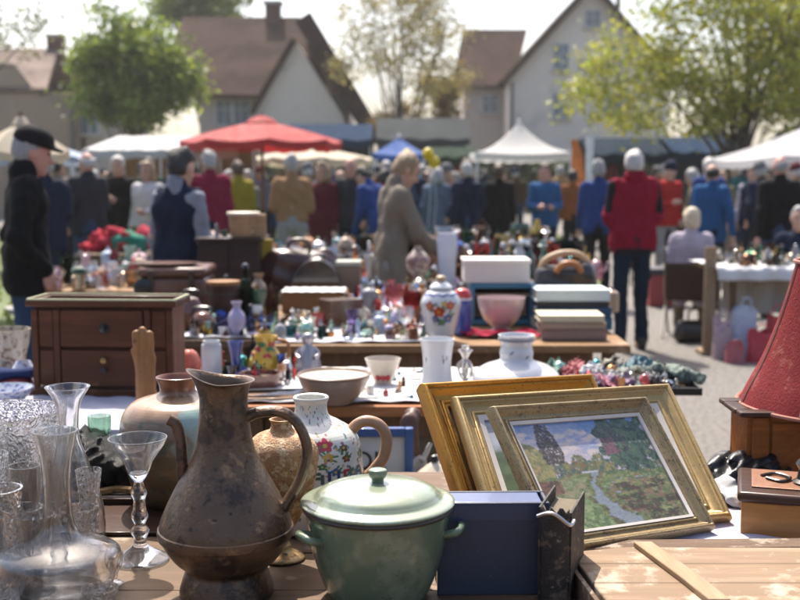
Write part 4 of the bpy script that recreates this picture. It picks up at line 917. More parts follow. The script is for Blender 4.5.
# ------------------------------------------------------------------ tables
TZ = .75
def table(name, label, cat, x0, x1, y0, y1, top, legm, group=None, boards=5, th=.035, legs=None, dirn=0):
    t = thing(name, label, cat, ((x0 + x1) / 2, (y0 + y1) / 2, 0), 0, group); w, d = x1 - x0, y1 - y0
    mb = MB()
    for i in range(boards):
        y = -d / 2 + d * (i + .5) / boards; mb.box((random.uniform(-.006, .006), y, TZ - th / 2 - (.0015 if i % 2 else 0)), (w + random.uniform(0, .02), d / boards - .004, th))
    link('tabletop', mb, top, t, bevel=.003)
    for lx, ly in (legs or [(sx * (w / 2 - .12), sy * (d / 2 - .08)) for sx in (-1, 1) for sy in (-1, 1)]): link('leg', MB().box((lx, ly, (TZ - th - .005) / 2), (.055, .055, TZ - th - .005)), legm, t, bevel=.004)
    link('rail', MB().box((0, -d / 2 + .09, TZ - th - .045), (w - .3, .025, .075)), legm, t, bevel=.003); link('rail', MB().box((0, d / 2 - .09, TZ - th - .045), (w - .3, .025, .075)), legm, t, bevel=.003)
    return t
def sheet(name, label, cat, x0, x1, y0, y1, z, m, drop=0.0, amp=.004, group=None, side='front', n=60):
    """cloth or paper lying on a table, with an optional hanging front edge"""
    d = y1 - y0
    g = random.Random(x0 * 7.7 + y0); ph = [g.uniform(0, 6) for _ in range(6)]
    def fn(u, v):
        s = v * (d + drop); x = x0 + (x1 - x0) * u + .01 * math.sin(v * 9 + ph[0])
        w = amp * (1 + math.sin(x * 23 + ph[1] + 3 * math.sin(s * 11)) * math.cos(s * 17 + ph[2] + 2 * math.sin(x * 13))) + amp * .5 * (1 + math.sin(x * 51 + s * 33 + ph[3]))
        if s < drop: return (x, y0 - .006 - .018 * (1 + math.sin(x * 26 + ph[4])) * (1 - s / drop), z - (drop - s))
        return (x, y0 + s - drop, z + w)
    o = link(name, MB().grid(n, max(10, int(n * .6)), fn), m); tag(o, label, cat, group)
    so = o.modifiers.new('thickness', 'SOLIDIFY'); so.thickness = .0025; so.offset = 1; return o
def boxobj(name, label, cat, x, y, z, w, d, h, m, rot=0.0, bevel=.004, group=None, parts=()):
    t = thing(name, label, cat, (x, y, z), rot, group); link('body', MB().box((0, 0, h / 2), (w, d, h)), m, t, bevel=bevel); return t

def build_tables():
    plank = woodf('table_planks', (.30, .175, .085), (.20, .11, .05), 0, 9., .55, worn=((.40, .29, .19), 3.2, .58))
    oldw = woodf('table_old', (.165, .105, .062), (.105, .064, .038), 0, 6, .5, worn=((.36, .28, .20), 3., .60)); leg = woodf('table_legs', (.20, .12, .065), (.12, .07, .04), 2, 8, .7)
    lav = matf('cloth_lavender', (.42, .41, .50), .9, var=.10, scale=4, bmp=.3, sheen=.1); whitec = matf('cloth_white', (.56, .55, .56), .9, var=.08, scale=4, bmp=.25)
    paper = matf('paper', (.66, .65, .64), .8, var=.06, scale=3, bmp=.1); T = {}
    table('plank_table', 'worn brown plank table that carries the jugs, glassware and paintings', 'table', -1.15, 1.55, 1.35, 2.80, oldw, leg, boards=7)
    sheet('tablecloth', 'pale lavender cloth under the leaning paintings', 'tablecloth', .24, 1.03, 2.06, 2.74, TZ + .003, lav, 0, .0025)
    table('trestle_table', 'cloth-covered table that carries the wooden chest', 'table', -2.6, -.63, 3.28, 4.30, oldw, leg)
    sheet('tablecloth', 'lavender cloth hanging over the edge below the wooden chest', 'tablecloth', -2.55, -.64, 3.27, 4.25, TZ + .003, lav, .28, .004)
    table('trestle_table', 'table with orange-brown edge that carries the cream bowl and white vase', 'table', -.61, .925, 3.62, 4.36, woodf('table_orange', (.40, .17, .06), (.28, .10, .04), 0, 9, .5, worn=((.50, .05, .03), 1.6, .66)), leg)
    sheet('cloth_cover', 'white cloth spread beneath the cream bowl and white vase', 'tablecloth', -.60, .90, 3.66, 4.33, TZ + .003, whitec, 0, .003)
    table('plank_table', 'long honey-coloured plank table crowded with figurines and books', 'table', at(272, 5.02).x, at(624, 5.02).x, 4.98, 5.98, plank, leg, legs=[(-.78, -.4), (.74, -.4), (-.78, .4), (.74, .4), (0, -.4)])
    sheet('cloth_cover', 'white cloth under the figurines on the honey-coloured plank table', 'tablecloth', at(276, 5.1).x, at(452, 5.1).x, 5.03, 5.9, TZ + .003, whitec, 0, .004)
    table('plank_table', 'rear plank table with dark bags, wooden box and wicker bag', 'table', at(278, 6.2).x, at(600, 6.2).x, 6.15, 7.15, plank, leg)
    sheet('cloth_cover', 'pale blue-white cloth under the rear glassware by the white ribbed vase', 'tablecloth', at(352, 6.3).x, at(470, 6.3).x, 6.2, 7.1, TZ + .003, matf('cloth_pale_blue', (.52, .57, .68), .9, var=.1), 0, .004)
    table('plank_table', 'table with blue bottles, brown suitcase and wooden keg', 'table', at(126, 5.3).x, at(268, 5.3).x, 5.15, 6.6, oldw, leg)
    sheet('cloth_cover', 'white cloth under the blue bottles beside the wooden keg', 'tablecloth', at(186, 5.2).x, at(266, 5.2).x, 5.17, 5.7, TZ + .003, whitec, 0, .004)
    table('plank_table', 'low-lit table with pale crockery between the black cap and the navy waistcoat', 'table', at(38, 7.5).x, at(150, 7.5).x, 7.45, 9.2, plank, leg)
    table('plank_table', 'far table with red and green cloths behind the pale crockery', 'table', at(82, 11.2).x, at(160, 11.2).x, 11.1, 12.2, oldw, leg)
    table('plank_table', 'rear table of mixed wares behind the dark bags', 'table', at(298, 8.4).x, at(398, 8.4).x - .02, 8.3, 9.3, oldw, leg)
    table('plank_table', 'farther rear table of crockery under the tan jacket', 'table', at(262, 10.2).x, at(392, 10.2).x, 10.0, 10.9, oldw, leg)
    table('plank_table', 'rear table packed with glass bottles in front of the navy jackets', 'table', at(400, 8.2).x + .05, at(592, 8.2).x, 8.1, 9.4, oldw, leg)
    table('plank_table', 'second rear table of bottles and lamps behind the first', 'table', at(425, 9.9).x, at(545, 9.9).x, 9.8, 10.9, oldw, leg)
    table('folding_table', 'white-topped table of silverware beside the seated woman', 'table', at(716, 9.4).x, at(840, 9.4).x, 9.3, 10.2, plank, leg)
    sheet('tablecloth', 'white cloth on the silverware table beside the seated woman', 'tablecloth', at(714, 9.3).x, at(842, 9.3).x, 9.28, 10.2, TZ + .003, whitec, .10, .004)
    for lab, x, y, a, w in (('white printed sheet lying nearest the table edge by the cream bowl', 378, 3.80, .12, .22), ('white sheet lying behind the cup with the red motif', 402, 4.16, -.2, .2)):
        p = at(x, y); o = link('paper_sheet', MB().grid(12, 12, lambda u, v: ((u - .5) * w, (v - .5) * w * .8, .003 * math.sin(u * 5) ** 2)), paper, loc=(p.x, y, TZ + .012), rot=(0, 0, a)); tag(o, lab, 'paper'); q = o.modifiers.new('t', 'SOLIDIFY'); q.thickness = .002

# ------------------------------------------------------------------ the foreground: jugs, pots, paintings, boxes
def build_foreground():
    pew = matf('pewter', (.125, .077, .048), .31, .5, .4, 5, .7, .003, spots=[((.055, .037, .028), 4, .55), ((.26, .155, .085), 7, .62), ((.03, .022, .018), 16, .64)])
    # dark pewter jug with a thin spout
    Y = 1.95; p = at(227, Y, TZ); k = px2m(Y, .9); f = lambda py: zat(py, Y) - TZ
    zf = .006
    J = thing('metal_jug', 'dark pewter jug with tall neck, thin side spout and hooped handle', 'jug', (p.x, Y, TZ))
    prof = spline([(46 * k, 0.0), (47 * k, .012), (43 * k, f(574)), (41 * k, f(566)), (52 * k, f(556)), (63 * k, f(540)), (66 * k, f(525)), (60 * k, f(508)), (48 * k, f(484)), (35 * k, f(462)), (28 * k, f(440)), (24.5 * k, f(415)), (24 * k, f(396)), (27 * k, f(384)), (31 * k, f(380))], 70)
    b = MB().lathe(hollow(prof, .004, .02), 56)
    for i, v in enumerate(b.v):                                     # the lip rises into a point on the side away from the handle
        x, y, z = v; z1 = f(396)
        if z > z1: q = (z - z1) / (f(380) - z1); c = max(0, -x / (31 * k)); b.v[i] = (x - .010 * q * c, y * (1 - .2 * c * q), z + .020 * q * c ** 1.5)
    link('body', b, pew, J)
    link('band', MB().lathe([(63.3 * k, f(534) - .004), (67.3 * k, f(534)), (67.8 * k, f(530)), (67.3 * k, f(526)), (63 * k, f(525) + .003)], 56), pew, J)
    X = lambda px: (px - 227) * k
    link('handle', MB().tube(spl3([(X(246), 0, f(419)), (X(262), 0, f(412)), (X(284), 0, f(412)), (X(300), 0, f(424)), (X(309), 0, f(448)), (X(304), 0, f(474)), (X(290), 0, f(500)), (X(276), 0, f(520)), (X(281), 0, f(530))], 8), [.0105] * 20 + [.0095] * 30 + [.012] * 15, 10, 1.25), pew, J)
    link('spout', MB().tube(spl3([(X(196), 0, f(512)), (X(187), 0, f(488)), (X(185), -.004, f(462)), (X(184), -.004, f(440)), (X(180), -.004, f(424)), (X(173), -.004, f(419))], 8), [.024, .021, .018, .015, .014, .013, .012, .011] + [.0105] * 40, 12), pew, J)
    # green enamel pot
    en = matf('enamel_green', (.135, .180, .115), .19, 0, .10, 5, .12, .003, coat=.5, spots=[((.19, .235, .16), 2.5, .55), ((.05, .04, .03), 7, .67), ((.10, .12, .08), 3, .66)]); enl = matf('enamel_lid', (.22, .255, .175), .2, 0, .10, 5, .1, .003, coat=.6, spots=[((.27, .33, .27), 2.5, .56), ((.07, .055, .04), 9, .68)])
    rimm = matf('enamel_rim', (.07, .055, .045), .4, .3, .4, 20)
    Y = 1.95; p = at(378, Y, TZ); k = px2m(Y, .85)
    f = lambda py: zat(py, Y) - TZ
    G = thing('enamel_pot', 'round sage green enamel pot with domed lid and side handles', 'cooking pot', (p.x, Y, TZ))
    zr = f(507)
    link('body', MB().lathe(hollow(spline([(44 * k, 0), (50 * k, .006), (58 * k, zr * .25), (66 * k, zr * .55), (70.5 * k, zr * .85), (72 * k, zr), (73.5 * k, zr + .004)], 40), .003), 64), en, G)
    link('rim', MB().lathe([(71 * k, zr + .001), (74.6 * k, zr - .001), (75.6 * k, zr + .003), (74.6 * k, zr + .0065), (71 * k, zr + .0066)], 64), rimm, G)
    lid = link('lid', MB().lathe([(.001, zr + .0076)] + spline([(75.5 * k, zr + .008), (77 * k, zr + .012), (74 * k, zr + .016), (65 * k, zr + .019), (61.5 * k, zr + .024), (57 * k, zr + .032), (47 * k, zr + .039), (28 * k, zr + .044), (8 * k, zr + .046), (.6 * k, zr + .046)], 60), 64), enl, G)
    link('knob', MB().lathe(spline([(6 * k, zr + .046), (6.5 * k, zr + .052), (9 * k, zr + .058), (9.5 * k, zr + .065), (8 * k, zr + .070), (.5 * k, zr + .071)], 30), 24), en, lid)
    for s in (-1, 1):
        a = 0.12 if s > 0 else math.pi - .5; c, q = math.cos(a), math.sin(a) * (-1 if s > 0 else -1); r = 70 * k
        pts = [(r * c - w * q * .7, r * q + w * c * .7, z) for w, z in ((-.032, zr - .040), (-.032, zr - .034), (.032, zr - .034), (.032, zr - .040))]
        out = [(x + c * e, y + q * e, z) for (x, y, z), e in zip([pts[0], pts[1], ((pts[1][0] + pts[2][0]) / 2, (pts[1][1] + pts[2][1]) / 2, zr - .03), pts[2], pts[3]], (-.004, .017, .024, .017, -.004))]
        link('handle', MB().tube(spl3(out, 6), .0075, 10), en, G)
    # flowered stoneware jug with lettering
    Y = 2.36; p = at(312, Y, TZ); k = px2m(Y, .9); f = lambda py: zat(py, Y) - TZ
    cv = Canvas(520, 300, (.56, .55, .50)); g = random.Random(4)
    for _ in range(1200): cv.dab(g.uniform(0, 520), g.uniform(0, 300), g.uniform(3, 9), g.uniform(3, 9), mul((.56, .55, .50), g.uniform(.9, 1.08)), 0, .4)
    palette = [(.32, .02, .03), (.03, .06, .17), (.02, .11, .06), (.42, .25, .02), (.25, .07, .10), (.04, .13, .16)]
    for ang in (.75,): pass
    HF = f(397)
    def V(py): return 300 * f(py) / HF
    def U(px): return 520 * ((math.atan2(-math.sqrt(max(.02, 1 - min(.97, ((px - 312) / 48.) ** 2))), (px - 312) / 48.) / (2 * math.pi)) % 1)
    for (x, y, r, c) in ((329, 436, 8, (.38, .02, .04)), (331, 447, 6, (.46, .28, .03)), (320, 440, 5, (.30, .03, .06)), (303, 438, 6, (.38, .03, .06)), (292, 431, 4, (.03, .12, .07)), (325, 455, 4, (.03, .12, .07)), (346, 440, 5, (.10, .05, .02)), (347, 450, 5, (.12, .06, .03)), (337, 461, 5, (.05, .12, .2))): cv.flower(U(x), V(y), r * 1.7, c, g)
    cv.text('AUDA', U(316), V(470), 26, [(.03, .06, .07), (.02, .05, .12), (.30, .03, .04), (.04, .11, .13)])
    cv.text('A PI A', U(316), V(490), 24, [(.30, .03, .04), (0, 0, 0), (.03, .07, .09), (.34, .03, .04), (0, 0, 0), (.30, .04, .04)])
    for _ in range(620): cv.dab(g.uniform(0, 520), g.uniform(0, 285), g.uniform(1.5, 4), g.uniform(1.5, 3.8), g.choice(palette), g.uniform(0, 3), .8)
    for px in (110, 170, 470, 500, 40): cv.flower(px, g.uniform(90, 190), 11, g.choice(palette), g)
    def paint(u, z):
        q = cv.a[int(min(299, max(0, 300 * z / HF))), int(u * 519.9)]
        return q
    J = thing('stoneware_jug', 'cream jug painted with flowers and scattered letters, tan loop handle', 'jug', (p.x, Y, TZ), 0)
    prof = spline([(40 * k, 0), (44 * k, .01), (50 * k, f(520)), (52 * k, f(495)), (52 * k, f(470)), (50 * k, f(448)), (44 * k, f(432)), (30 * k, f(422)), (18 * k, f(415)), (16 * k, f(404)), (18 * k, f(398)), (17 * k, f(396))], 60)
    me = lathe_painted('body', densify(prof, .0011) + [(14.5 * k, f(397)), (14 * k, f(410)), (14 * k, f(416)), (.0005, f(418))], 420, paint); link('body', me, vcol('painted_stoneware', .28, .35, bmp=.15, scale=40), J)
    X = lambda px: (px - 312) * k
    tanh = matf('handle_tan', (.36, .20, .11), .4, 0, .3, 12, .3, .004, coat=.3)
    link('handle', MB().tube(spl3([(X(349), 0, f(441)), (X(354), 0, f(428)), (X(366), 0, f(421)), (X(380), 0, f(425)), (X(387), 0, f(438)), (X(385), 0, f(455)), (X(376), 0, f(468)), (X(366), 0, f(478)), (X(358), 0, f(484))], 8), .0125, 12), tanh, J)
    # mottled tan goblet
    Y = 2.14; p = at(283, Y, TZ); k = px2m(Y, .85); f = lambda py: zat(py, Y) - TZ
    G = thing('mottled_vase', 'mottled tan bulbous stoneware vase on a gilt foot behind the pewter jug', 'vase', (p.x, Y, TZ))
    spt = matf('mottled_tan', (.40, .20, .075), .55, 0, .3, 12, 1.0, .006, spots=[((.66, .46, .26), 11, .53), ((.17, .075, .035), 15, .60)])
    link('bowl', MB().lathe(hollow(spline([(6 * k, f(532)), (15 * k, f(522)), (26 * k, f(500)), (34 * k, f(476)), (36.5 * k, f(458)), (34 * k, f(445)), (25 * k, f(435)), (13 * k, f(430)), (10 * k, f(424)), (12 * k, f(419))], 50), .004, f(525)), 40, fn=lambda a, z: 1 + .02 * math.sin(9 * a + 60 * z) + .012 * math.sin(23 * a)), spt, G)
    gilt = matf('gilt_worn', (.42, .28, .13), .32, .8, .4, 18, .4, spots=((.14, .09, .06), 14, .58))
    link('stem', MB().lathe(spline([(21 * k, 0), (22 * k, .004), (19 * k, .010), (10 * k, .018), (7 * k, .03), (8.5 * k, f(545)), (5 * k, f(538)), (7 * k, f(530)), (.5 * k, f(528))], 50), 32), gilt, G)
    # big brown and turquoise glazed jar
    Y = 2.50; p = at(180, Y, TZ); k = px2m(Y, .9); f = lambda py: zat(py, Y) - TZ; HJ = f(377); g = random.Random(9); cv = Canvas(300, 200, (.20, .13, .085))
    for _ in range(1600):
        y = g.uniform(0, 200); c = (.19, .125, .055) if y < 120 else ((.30, .19, .12) if y < 176 else (.20, .07, .03))
        if g.random() < .3 and y < 150: c = (.10, .13, .085)
        if g.random() < .12 and y < 130: c = (.30, .25, .12)
        cv.dab(g.uniform(0, 300), y, g.uniform(3, 10), g.uniform(3, 12), mul(c, g.uniform(.7, 1.3)), 0, .6)
    for _ in range(70): a = g.gauss(250, 6); cv.dab(a, g.uniform(20, 168), g.uniform(4, 9), g.uniform(5, 14), mul((.22, .32, .30), g.uniform(.8, 1.3)), 0, .5)
    J = thing('glazed_jar', 'large broad-shouldered jar with brown neck and turquoise drip glaze', 'jar', (p.x, Y, TZ))
    prof = spline([(30 * k, 0), (33 * k, .006), (44 * k, f(490)), (53 * k, f(462)), (57 * k, f(435)), (55 * k, f(415)), (45 * k, f(402)), (28 * k, f(396)), (19 * k, f(392)), (17.5 * k, f(387)), (19 * k, f(381)), (21 * k, f(377)), (20 * k, f(376))], 60)
    link('body', lathe_painted('body', densify(prof, .002) + [(18 * k, f(378)), (15.5 * k, f(386)), (16 * k, f(392)), (.0005, f(394))], 150, lambda u, z: cv.a[int(min(199, max(0, 200 * z / HJ))), int(u * 299)]), vcol('glazed_jar', .28, .25, bmp=.25, scale=25), J)

    # ---- framed paintings (corner points found by fitting the frames seen in the photograph)
    gold = gilt_wood('frame_gold', (.52, .27, .045), (.30, .13, .025), (.10, .045, .018), .56, .75, .30)
    grey_g = gilt_wood('frame_greygold', (.42, .315, .16), (.25, .18, .09), (.085, .052, .03), .50, .5, .34)
    cream_g = gilt_wood('frame_creamgold', (.50, .36, .16), (.34, .22, .09), (.15, .09, .045), .58, .55, .34)
    slip = matf('frame_slip', (.50, .46, .42), .7, 0, .15, 10); backm = woodf('frame_back', (.22, .14, .08), (.15, .09, .05), 0, 8)
    def frame(label, corners, prof, m, inner, slipw=.0, group='paintings leaning in a row', gx=180, name='framed_painting'):
        tl, tr, br, bl = [Vector(c) for c in corners]; a = (br - bl); w = a.length; a.normalize(); b = (tl - bl); b = (b - a * b.dot(a)); h = b.length; b.normalize(); n = a.cross(b)
        M = Matrix((a, b, n)).transposed().to_4x4()
        t = thing(name, label, 'painting', bl, 0, group); t.rotation_euler = M.to_euler()
        # local: x right 0..w, y up 0..h, z towards the viewer; profile = (inset from the outer edge, height)
        mb = MB(); pts = lambda i, z: [(i, i, z), (w - i, i, z), (w - i, h - i, z), (i, h - i, z)]
        rings = [pts(i, z) for i, z in prof]; o = 0; n_ = len(rings); vs = [v for r in rings for v in r]; fs = []
        for r in range(n_):
            r2 = (r + 1) % n_
            for q in range(4): q2 = (q + 1) % 4; fs.append((r * 4 + q, r * 4 + q2, r2 * 4 + q2, r2 * 4 + q))
        # the four sides are separate lengths so the grain can run along each; keep them one moulding
        mb.add(vs, fs); link('moulding', mb, m, t, bevel=.0015)
        iw = max(i for i, z in prof)
        if slipw:
            s = MB(); z0, z1 = .008, .013; i0, i1 = iw - .003, iw + slipw
            rr = [pts(i0, z0), pts(i0, z1 + .003), pts(i1, z1), pts(i1, z0)]; vs = [v for r in rr for v in r]; fs = [(r * 4 + q, r * 4 + (q + 1) % 4, ((r + 1) % 4) * 4 + (q + 1) % 4, ((r + 1) % 4) * 4 + q) for r in range(4) for q in range(4)]
            link('slip', s.add(vs, fs), slip, t); iw = i1
        if inner is not None:
            H_, W_ = inner.shape[:2]; nx, ny = gx, int(gx * (h - 2 * iw) / (w - 2 * iw)); i2 = iw - .004
            c = MB().grid(nx, ny, lambda u, v: (i2 + (w - 2 * i2) * u, i2 + (h - 2 * i2) * v, .009)); me = c.mesh('canvas', 180)
            uu = np.tile(np.linspace(0, 1, nx + 1), ny + 1); vv = np.repeat(np.linspace(0, 1, ny + 1), nx + 1)
            setcol(me, inner[(vv * (H_ - 1)).astype(int), (uu * (W_ - 1)).astype(int)]); link('canvas', me, vcol('oil_paint', .42, .12, bmp=.15, scale=160), t)
        link('backing', MB().box((w / 2, h / 2, -.006), (w - .02, h - .02, .010)), backm, t)
        return t
    ornate = [(0, 0), (0, .020), (.003, .026), (.006, .029), (.009, .0295), (.012, .027), (.0135, .0225), (.0155, .0235), (.0175, .0215), (.024, .0145), (.030, .0115), (.0325, .0115), (.0345, .0150), (.0375, .0160), (.040, .0145), (.0415, .0115), (.0435, .0125), (.047, .0105), (.047, 0)]
    frame('landscape painting of a stream among trees in a worn grey-gold frame', [[.182, 2.262, 1.020], [.552, 2.492, .995], [.656, 2.288, .754], [.286, 2.056, .780]], [(a * .82, b) for a, b in ornate], grey_g, landscape(480, 370), .004, gx=400)
    rng = np.random.default_rng(5); dim = Canvas(120, 90, (.10, .13, .09))
    for _ in range(900): y = rng.uniform(0, 90); dim.dab(rng.uniform(0, 120), y, rng.uniform(3, 9), rng.uniform(2, 6), np.array([(.30, .32, .36) if y > 55 else (.08, .12, .06)][0]) * rng.uniform(.6, 1.3), 0, .7)
    frame('painting in a wide cream-gold frame directly behind the stream landscape', [[.108, 2.452, 1.0], [.630, 2.611, 1.001], [.714, 2.349, .754], [.192, 2.189, .754]], [(a * 1.1, b * 1.1) for a, b in ornate], cream_g, dim.a, .010, gx=60)
    frame('bright gilt frame standing hindmost of the three leaning frames', [[.036, 2.50, 1.020], [.459, 2.687, 1.009], [.555, 2.454, .754], [.132, 2.267, .765]], [(a * 1.25, b * 1.3) for a, b in ornate], gold, None, 0, name='gilt_frame')
    sup = boxobj('wooden_crate', 'rough wooden crate that props up the row of frames from behind', 'crate', .42, 2.72, TZ + .004, .30, .10, .19, backm, .38)
    # ---- blue slipcased book and the ragged old book next to it
    bl = matf('book_blue', (.030, .040, .070), .42, 0, .22, 30, .5, .002, spots=((.09, .10, .17), 26, .66)); lav = matf('book_blue_edge', (.085, .11, .21), .35, 0, .12, 12, .2, coat=.2)
    gl = matf('page_block', (.45, .40, .31), .8, 0, .15, 50)
    x0, x1 = at(437, 1.94, .8).x, at(549, 1.94, .8).x; w = x1 - x0; hh = zat(503, 1.945) - TZ
    t = thing('blue_book', 'thick upright book in worn dark blue cloth with paler top edge', 'book', ((x0 + x1) / 2, 1.985, TZ), .02)
    link('cover', MB().box((0, -.036, hh / 2), (w, .008, hh)).box((0, .036, hh / 2), (w, .008, hh)), bl, t, bevel=.002)
    link('spine', MB().box((w / 2 - .004, 0, hh / 2), (.007, .0635, hh - .001)), bl, t, bevel=.002)
    link('top_edge', MB().box((-.006, 0, hh - .006), (w - .014, .063, .010)), lav, t, bevel=.002); link('page_block', MB().box((-.006, 0, (hh - .013) / 2), (w - .016, .062, hh - .013)), gl, t)
    link('label_line', MB().box((0, -.0405, hh - .018), (w - .004, .001, .028)), matf('book_blue_band', (.026, .042, .095), .35, 0, .15, 20), t)
    old = matf('old_leather', (.022, .016, .013), .5, 0, .5, 15, .9, .004, spots=[((.13, .095, .06), 9, .58), ((.28, .25, .20), 22, .64)])
    x = at(566, 1.92, .85).x; h2 = zat(505, 1.92) - TZ
    t = thing('old_book', 'ragged dark leather book standing spine-on beside the blue book', 'book', (x, 1.97, TZ), -.32)
    me = MB().grid(10, 22, lambda u, v: (-.026 + .052 * u, -.075 - .012 * math.sin(math.pi * u), h2 * v + (.006 * math.sin(u * 19) if v > .9 else 0))); link('spine', me, old, t).modifiers.new('s', 'SOLIDIFY').thickness = .003
    link('cover', MB().box((-.0275, 0, h2 / 2), (.0035, .148, h2)), old, t); link('cover', MB().box((.0275, .0, h2 / 2 - .003), (.0035, .146, h2 - .006)), old, t); link('page_block', MB().box((0, .002, h2 / 2 - .008), (.05, .138, h2 - .03)), matf('pages_dirty', (.12, .095, .06), .9, 0, .3), t)
    link('strap', MB().tube(spl3([(-.028, -.09, h2 - .012), (0, -.098, h2 - .002), (.028, -.09, h2 - .022), (.033, -.07, h2 - .02)], 5), .0035, 6), matf('steel', (.5, .5, .5), .3, 1.), t)
    # ---- pale wooden crate lid at the bottom edge, with a plank behind it
    pale = woodf('lid_pale', (.33, .235, .155), (.17, .11, .066), 0, 5, .6, worn=((.42, .34, .255), 4, .58), boards=(1, .098), bmp=.6); dpl = woodf('plank_grey', (.17, .11, .075), (.10, .065, .045), 0, 10, .7, worn=((.32, .25, .19), 6, .6))
    xa = at(592, 1.86, .8).x
    t = thing('flat_crate', 'low pale wooden crate with a slanting batten across its boards', 'crate', (xa, 1.78, TZ + .003), 0)
    link('boards', MB().prism([(0.015, .0), (.62, -.02), (.60, .285), (.10, .290), (-.012, .262)], .045), pale, t, bevel=.003)
    link('batten', MB().prism([(.115, .288), (.150, .289), (.195, .10), (.215, -.008), (.178, -.007), (.160, .09)], .011, Matrix.Translation((0, 0, .0455))), woodf('batten_pale', (.36, .26, .17), (.26, .175, .10), 1, 8, .6), t, bevel=.002)
    link('edge_strip', MB().box((-.0, .13, .022), (.008, .27, .046), Matrix.Rotation(.1, 4, 'Z')), dpl, t)
    p = at(690, 2.12); o = link('plank', MB().box((0, 0, .019), (.62, .055, .032)), dpl, loc=(p.x - .0, 2.118, TZ + .004), rot=(0, 0, .03), bevel=.003); tag(o, 'grey-brown weathered plank between the flat pale crate and the paintings', 'plank')
    # ---- carved box with the red lampshade, low box with metal rim
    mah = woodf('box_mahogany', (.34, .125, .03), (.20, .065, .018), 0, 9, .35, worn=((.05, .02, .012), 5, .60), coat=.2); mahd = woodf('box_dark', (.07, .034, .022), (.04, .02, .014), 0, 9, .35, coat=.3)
    xl = at(746, 2.62, .85).x; hb = zat(411, 2.62) - TZ - .003; wb = .46; db = .13
    t = thing('carved_box', 'reddish-brown carved wooden box with dark rim, beneath the red lampshade', 'box', (xl, 2.62, TZ + .003), 0)
    w_ = .012
    link('wall', MB().box((wb / 2, w_ / 2, hb / 2), (wb, w_, hb - .02)).box((wb / 2, db - w_ / 2, hb / 2), (wb, w_, hb - .02)).box((w_ / 2, db / 2, hb / 2), (w_, db - 2 * w_ - .001, hb - .02)).box((wb - w_ / 2, db / 2, hb / 2), (w_, db - 2 * w_ - .001, hb - .02)).box((wb / 2, db / 2, .016), (wb - 2 * w_, db - 2 * w_, .008)), mah, t, bevel=.002)
    link('corner_post', MB().box((.032, -.004, hb / 2), (.04, .009, hb - .03)), mah, t, bevel=.002); link('corner_post', MB().box((wb - .03, -.004, hb / 2), (.04, .009, hb - .03)), mah, t, bevel=.002)
    link('carving', MB().grid(50, 20, lambda u, v: (.06 + (wb - .13) * u, -.003 - .004 * abs(math.sin(v * 13 + 1.5 * math.sin(u * 21))) , .03 + (hb - .06) * v)), mah, t)
    link('rim', MB().box((wb / 2, -.009, hb - .004), (wb + .05, .040, .013)).box((wb / 2, db + .006, hb - .004), (wb + .05, .040, .013)).box((-.008, db / 2 - .002, hb - .0045), (.036, db - .03, .013)), mahd, t, bevel=.004)
    link('base_moulding', MB().box((wb / 2, db / 2, .005), (wb + .03, db + .03, .011)), mahd, t, bevel=.003)
    dk = cloth('dark_teal_cloth', (.018, .028, .030), .7)
    o = link('cloth_bundle', sdf('cloth_bundle', [('e', np.array((.0, 0, .0)), np.array((.09, .07, .05)), None, .03), ('e', np.array((.10, .02, -.01)), np.array((.08, .07, .05)), None, .03), ('e', np.array((.2, 0, -.01)), np.array((.09, .07, .045)), None, .03)], .005, None, .006, 4, None, .014), dk, loc=(xl + .10, 2.685, TZ + hb - .03)); o.scale = (.85, .38, .8); tag(o, 'dark green cloth bundled inside the carved box', 'cloth')
    lampred = matf('lampshade_red', (.20, .020, .022), .85, 0, .25, 8, .9, .003, spots=((.27, .07, .06), 6, .60), spec=.2, trans=.08)
    Yl = 2.72; zb, zt = zat(404, Yl), zat(262, Yl); ax = at(851, Yl, 1.1).x; k = px2m(Yl, 1.1)
    t = thing('red_lampshade', 'faded red bell-shaped lampshade with tan braid along its edges', 'lampshade', (ax, Yl, zb)); hs = zt - zb
    pr = spline([(106 * k, 0), (100 * k, hs * .1), (86 * k, hs * .3), (74 * k, hs * .52), (64 * k, hs * .75), (55 * k, hs)], 30); pr2 = pr + [(r - .003, z) for r, z in reversed(pr)]
    m8 = lambda a, z: 1 + .012 * math.cos(8 * a); c = MB(); sg = 64; vs = [(r * m8(2 * math.pi * i / sg, z) * math.cos(2 * math.pi * i / sg), r * m8(2 * math.pi * i / sg, z) * math.sin(2 * math.pi * i / sg), z) for r, z in pr2 for i in range(sg)]
    n = len(pr2); c.add(vs, [(j * sg + i, j * sg + (i + 1) % sg, ((j + 1) % n) * sg + (i + 1) % sg, ((j + 1) % n) * sg + i) for j in range(n) for i in range(sg)]); link('shade', c, lampred, t)
    br_ = matf('lampshade_braid', (.34, .15, .11), .9, 0, .25, 40, .6)
    for r, z in ((106.8, 0), (55.8, hs)): link('braid', MB().tube([(r * k * 1.004 * math.cos(a), r * k * 1.004 * math.sin(a), z) for a in np.linspace(0, 2 * math.pi, 60)], .005, 6), br_, t)
    for a in (math.pi * 1.0, math.pi * 1.25, math.pi * 1.5, math.pi * .75, 0, math.pi / 4, math.pi / 2, math.pi * 1.75): link('seam', MB().tube([(r * 1.014 * math.cos(a), r * 1.014 * math.sin(a), z) for r, z in pr], .0035, 5), br_, t)
    link('wire_ring', MB().tube([(55 * k * math.cos(a), 55 * k * math.sin(a), hs - .01) for a in np.linspace(0, 2 * math.pi, 40)], .002, 5).tube([(-54 * k, 0, hs - .012), (54 * k, 0, hs - .012)], .002, 5), matf('steel', (.5, .5, .5), .3, 1.), t)
    cr = at(744, 2.25, .8); hb2 = .075
    hon = woodf('box_honey', (.44, .21, .06), (.30, .13, .04), 0, 8, .35, coat=.35)
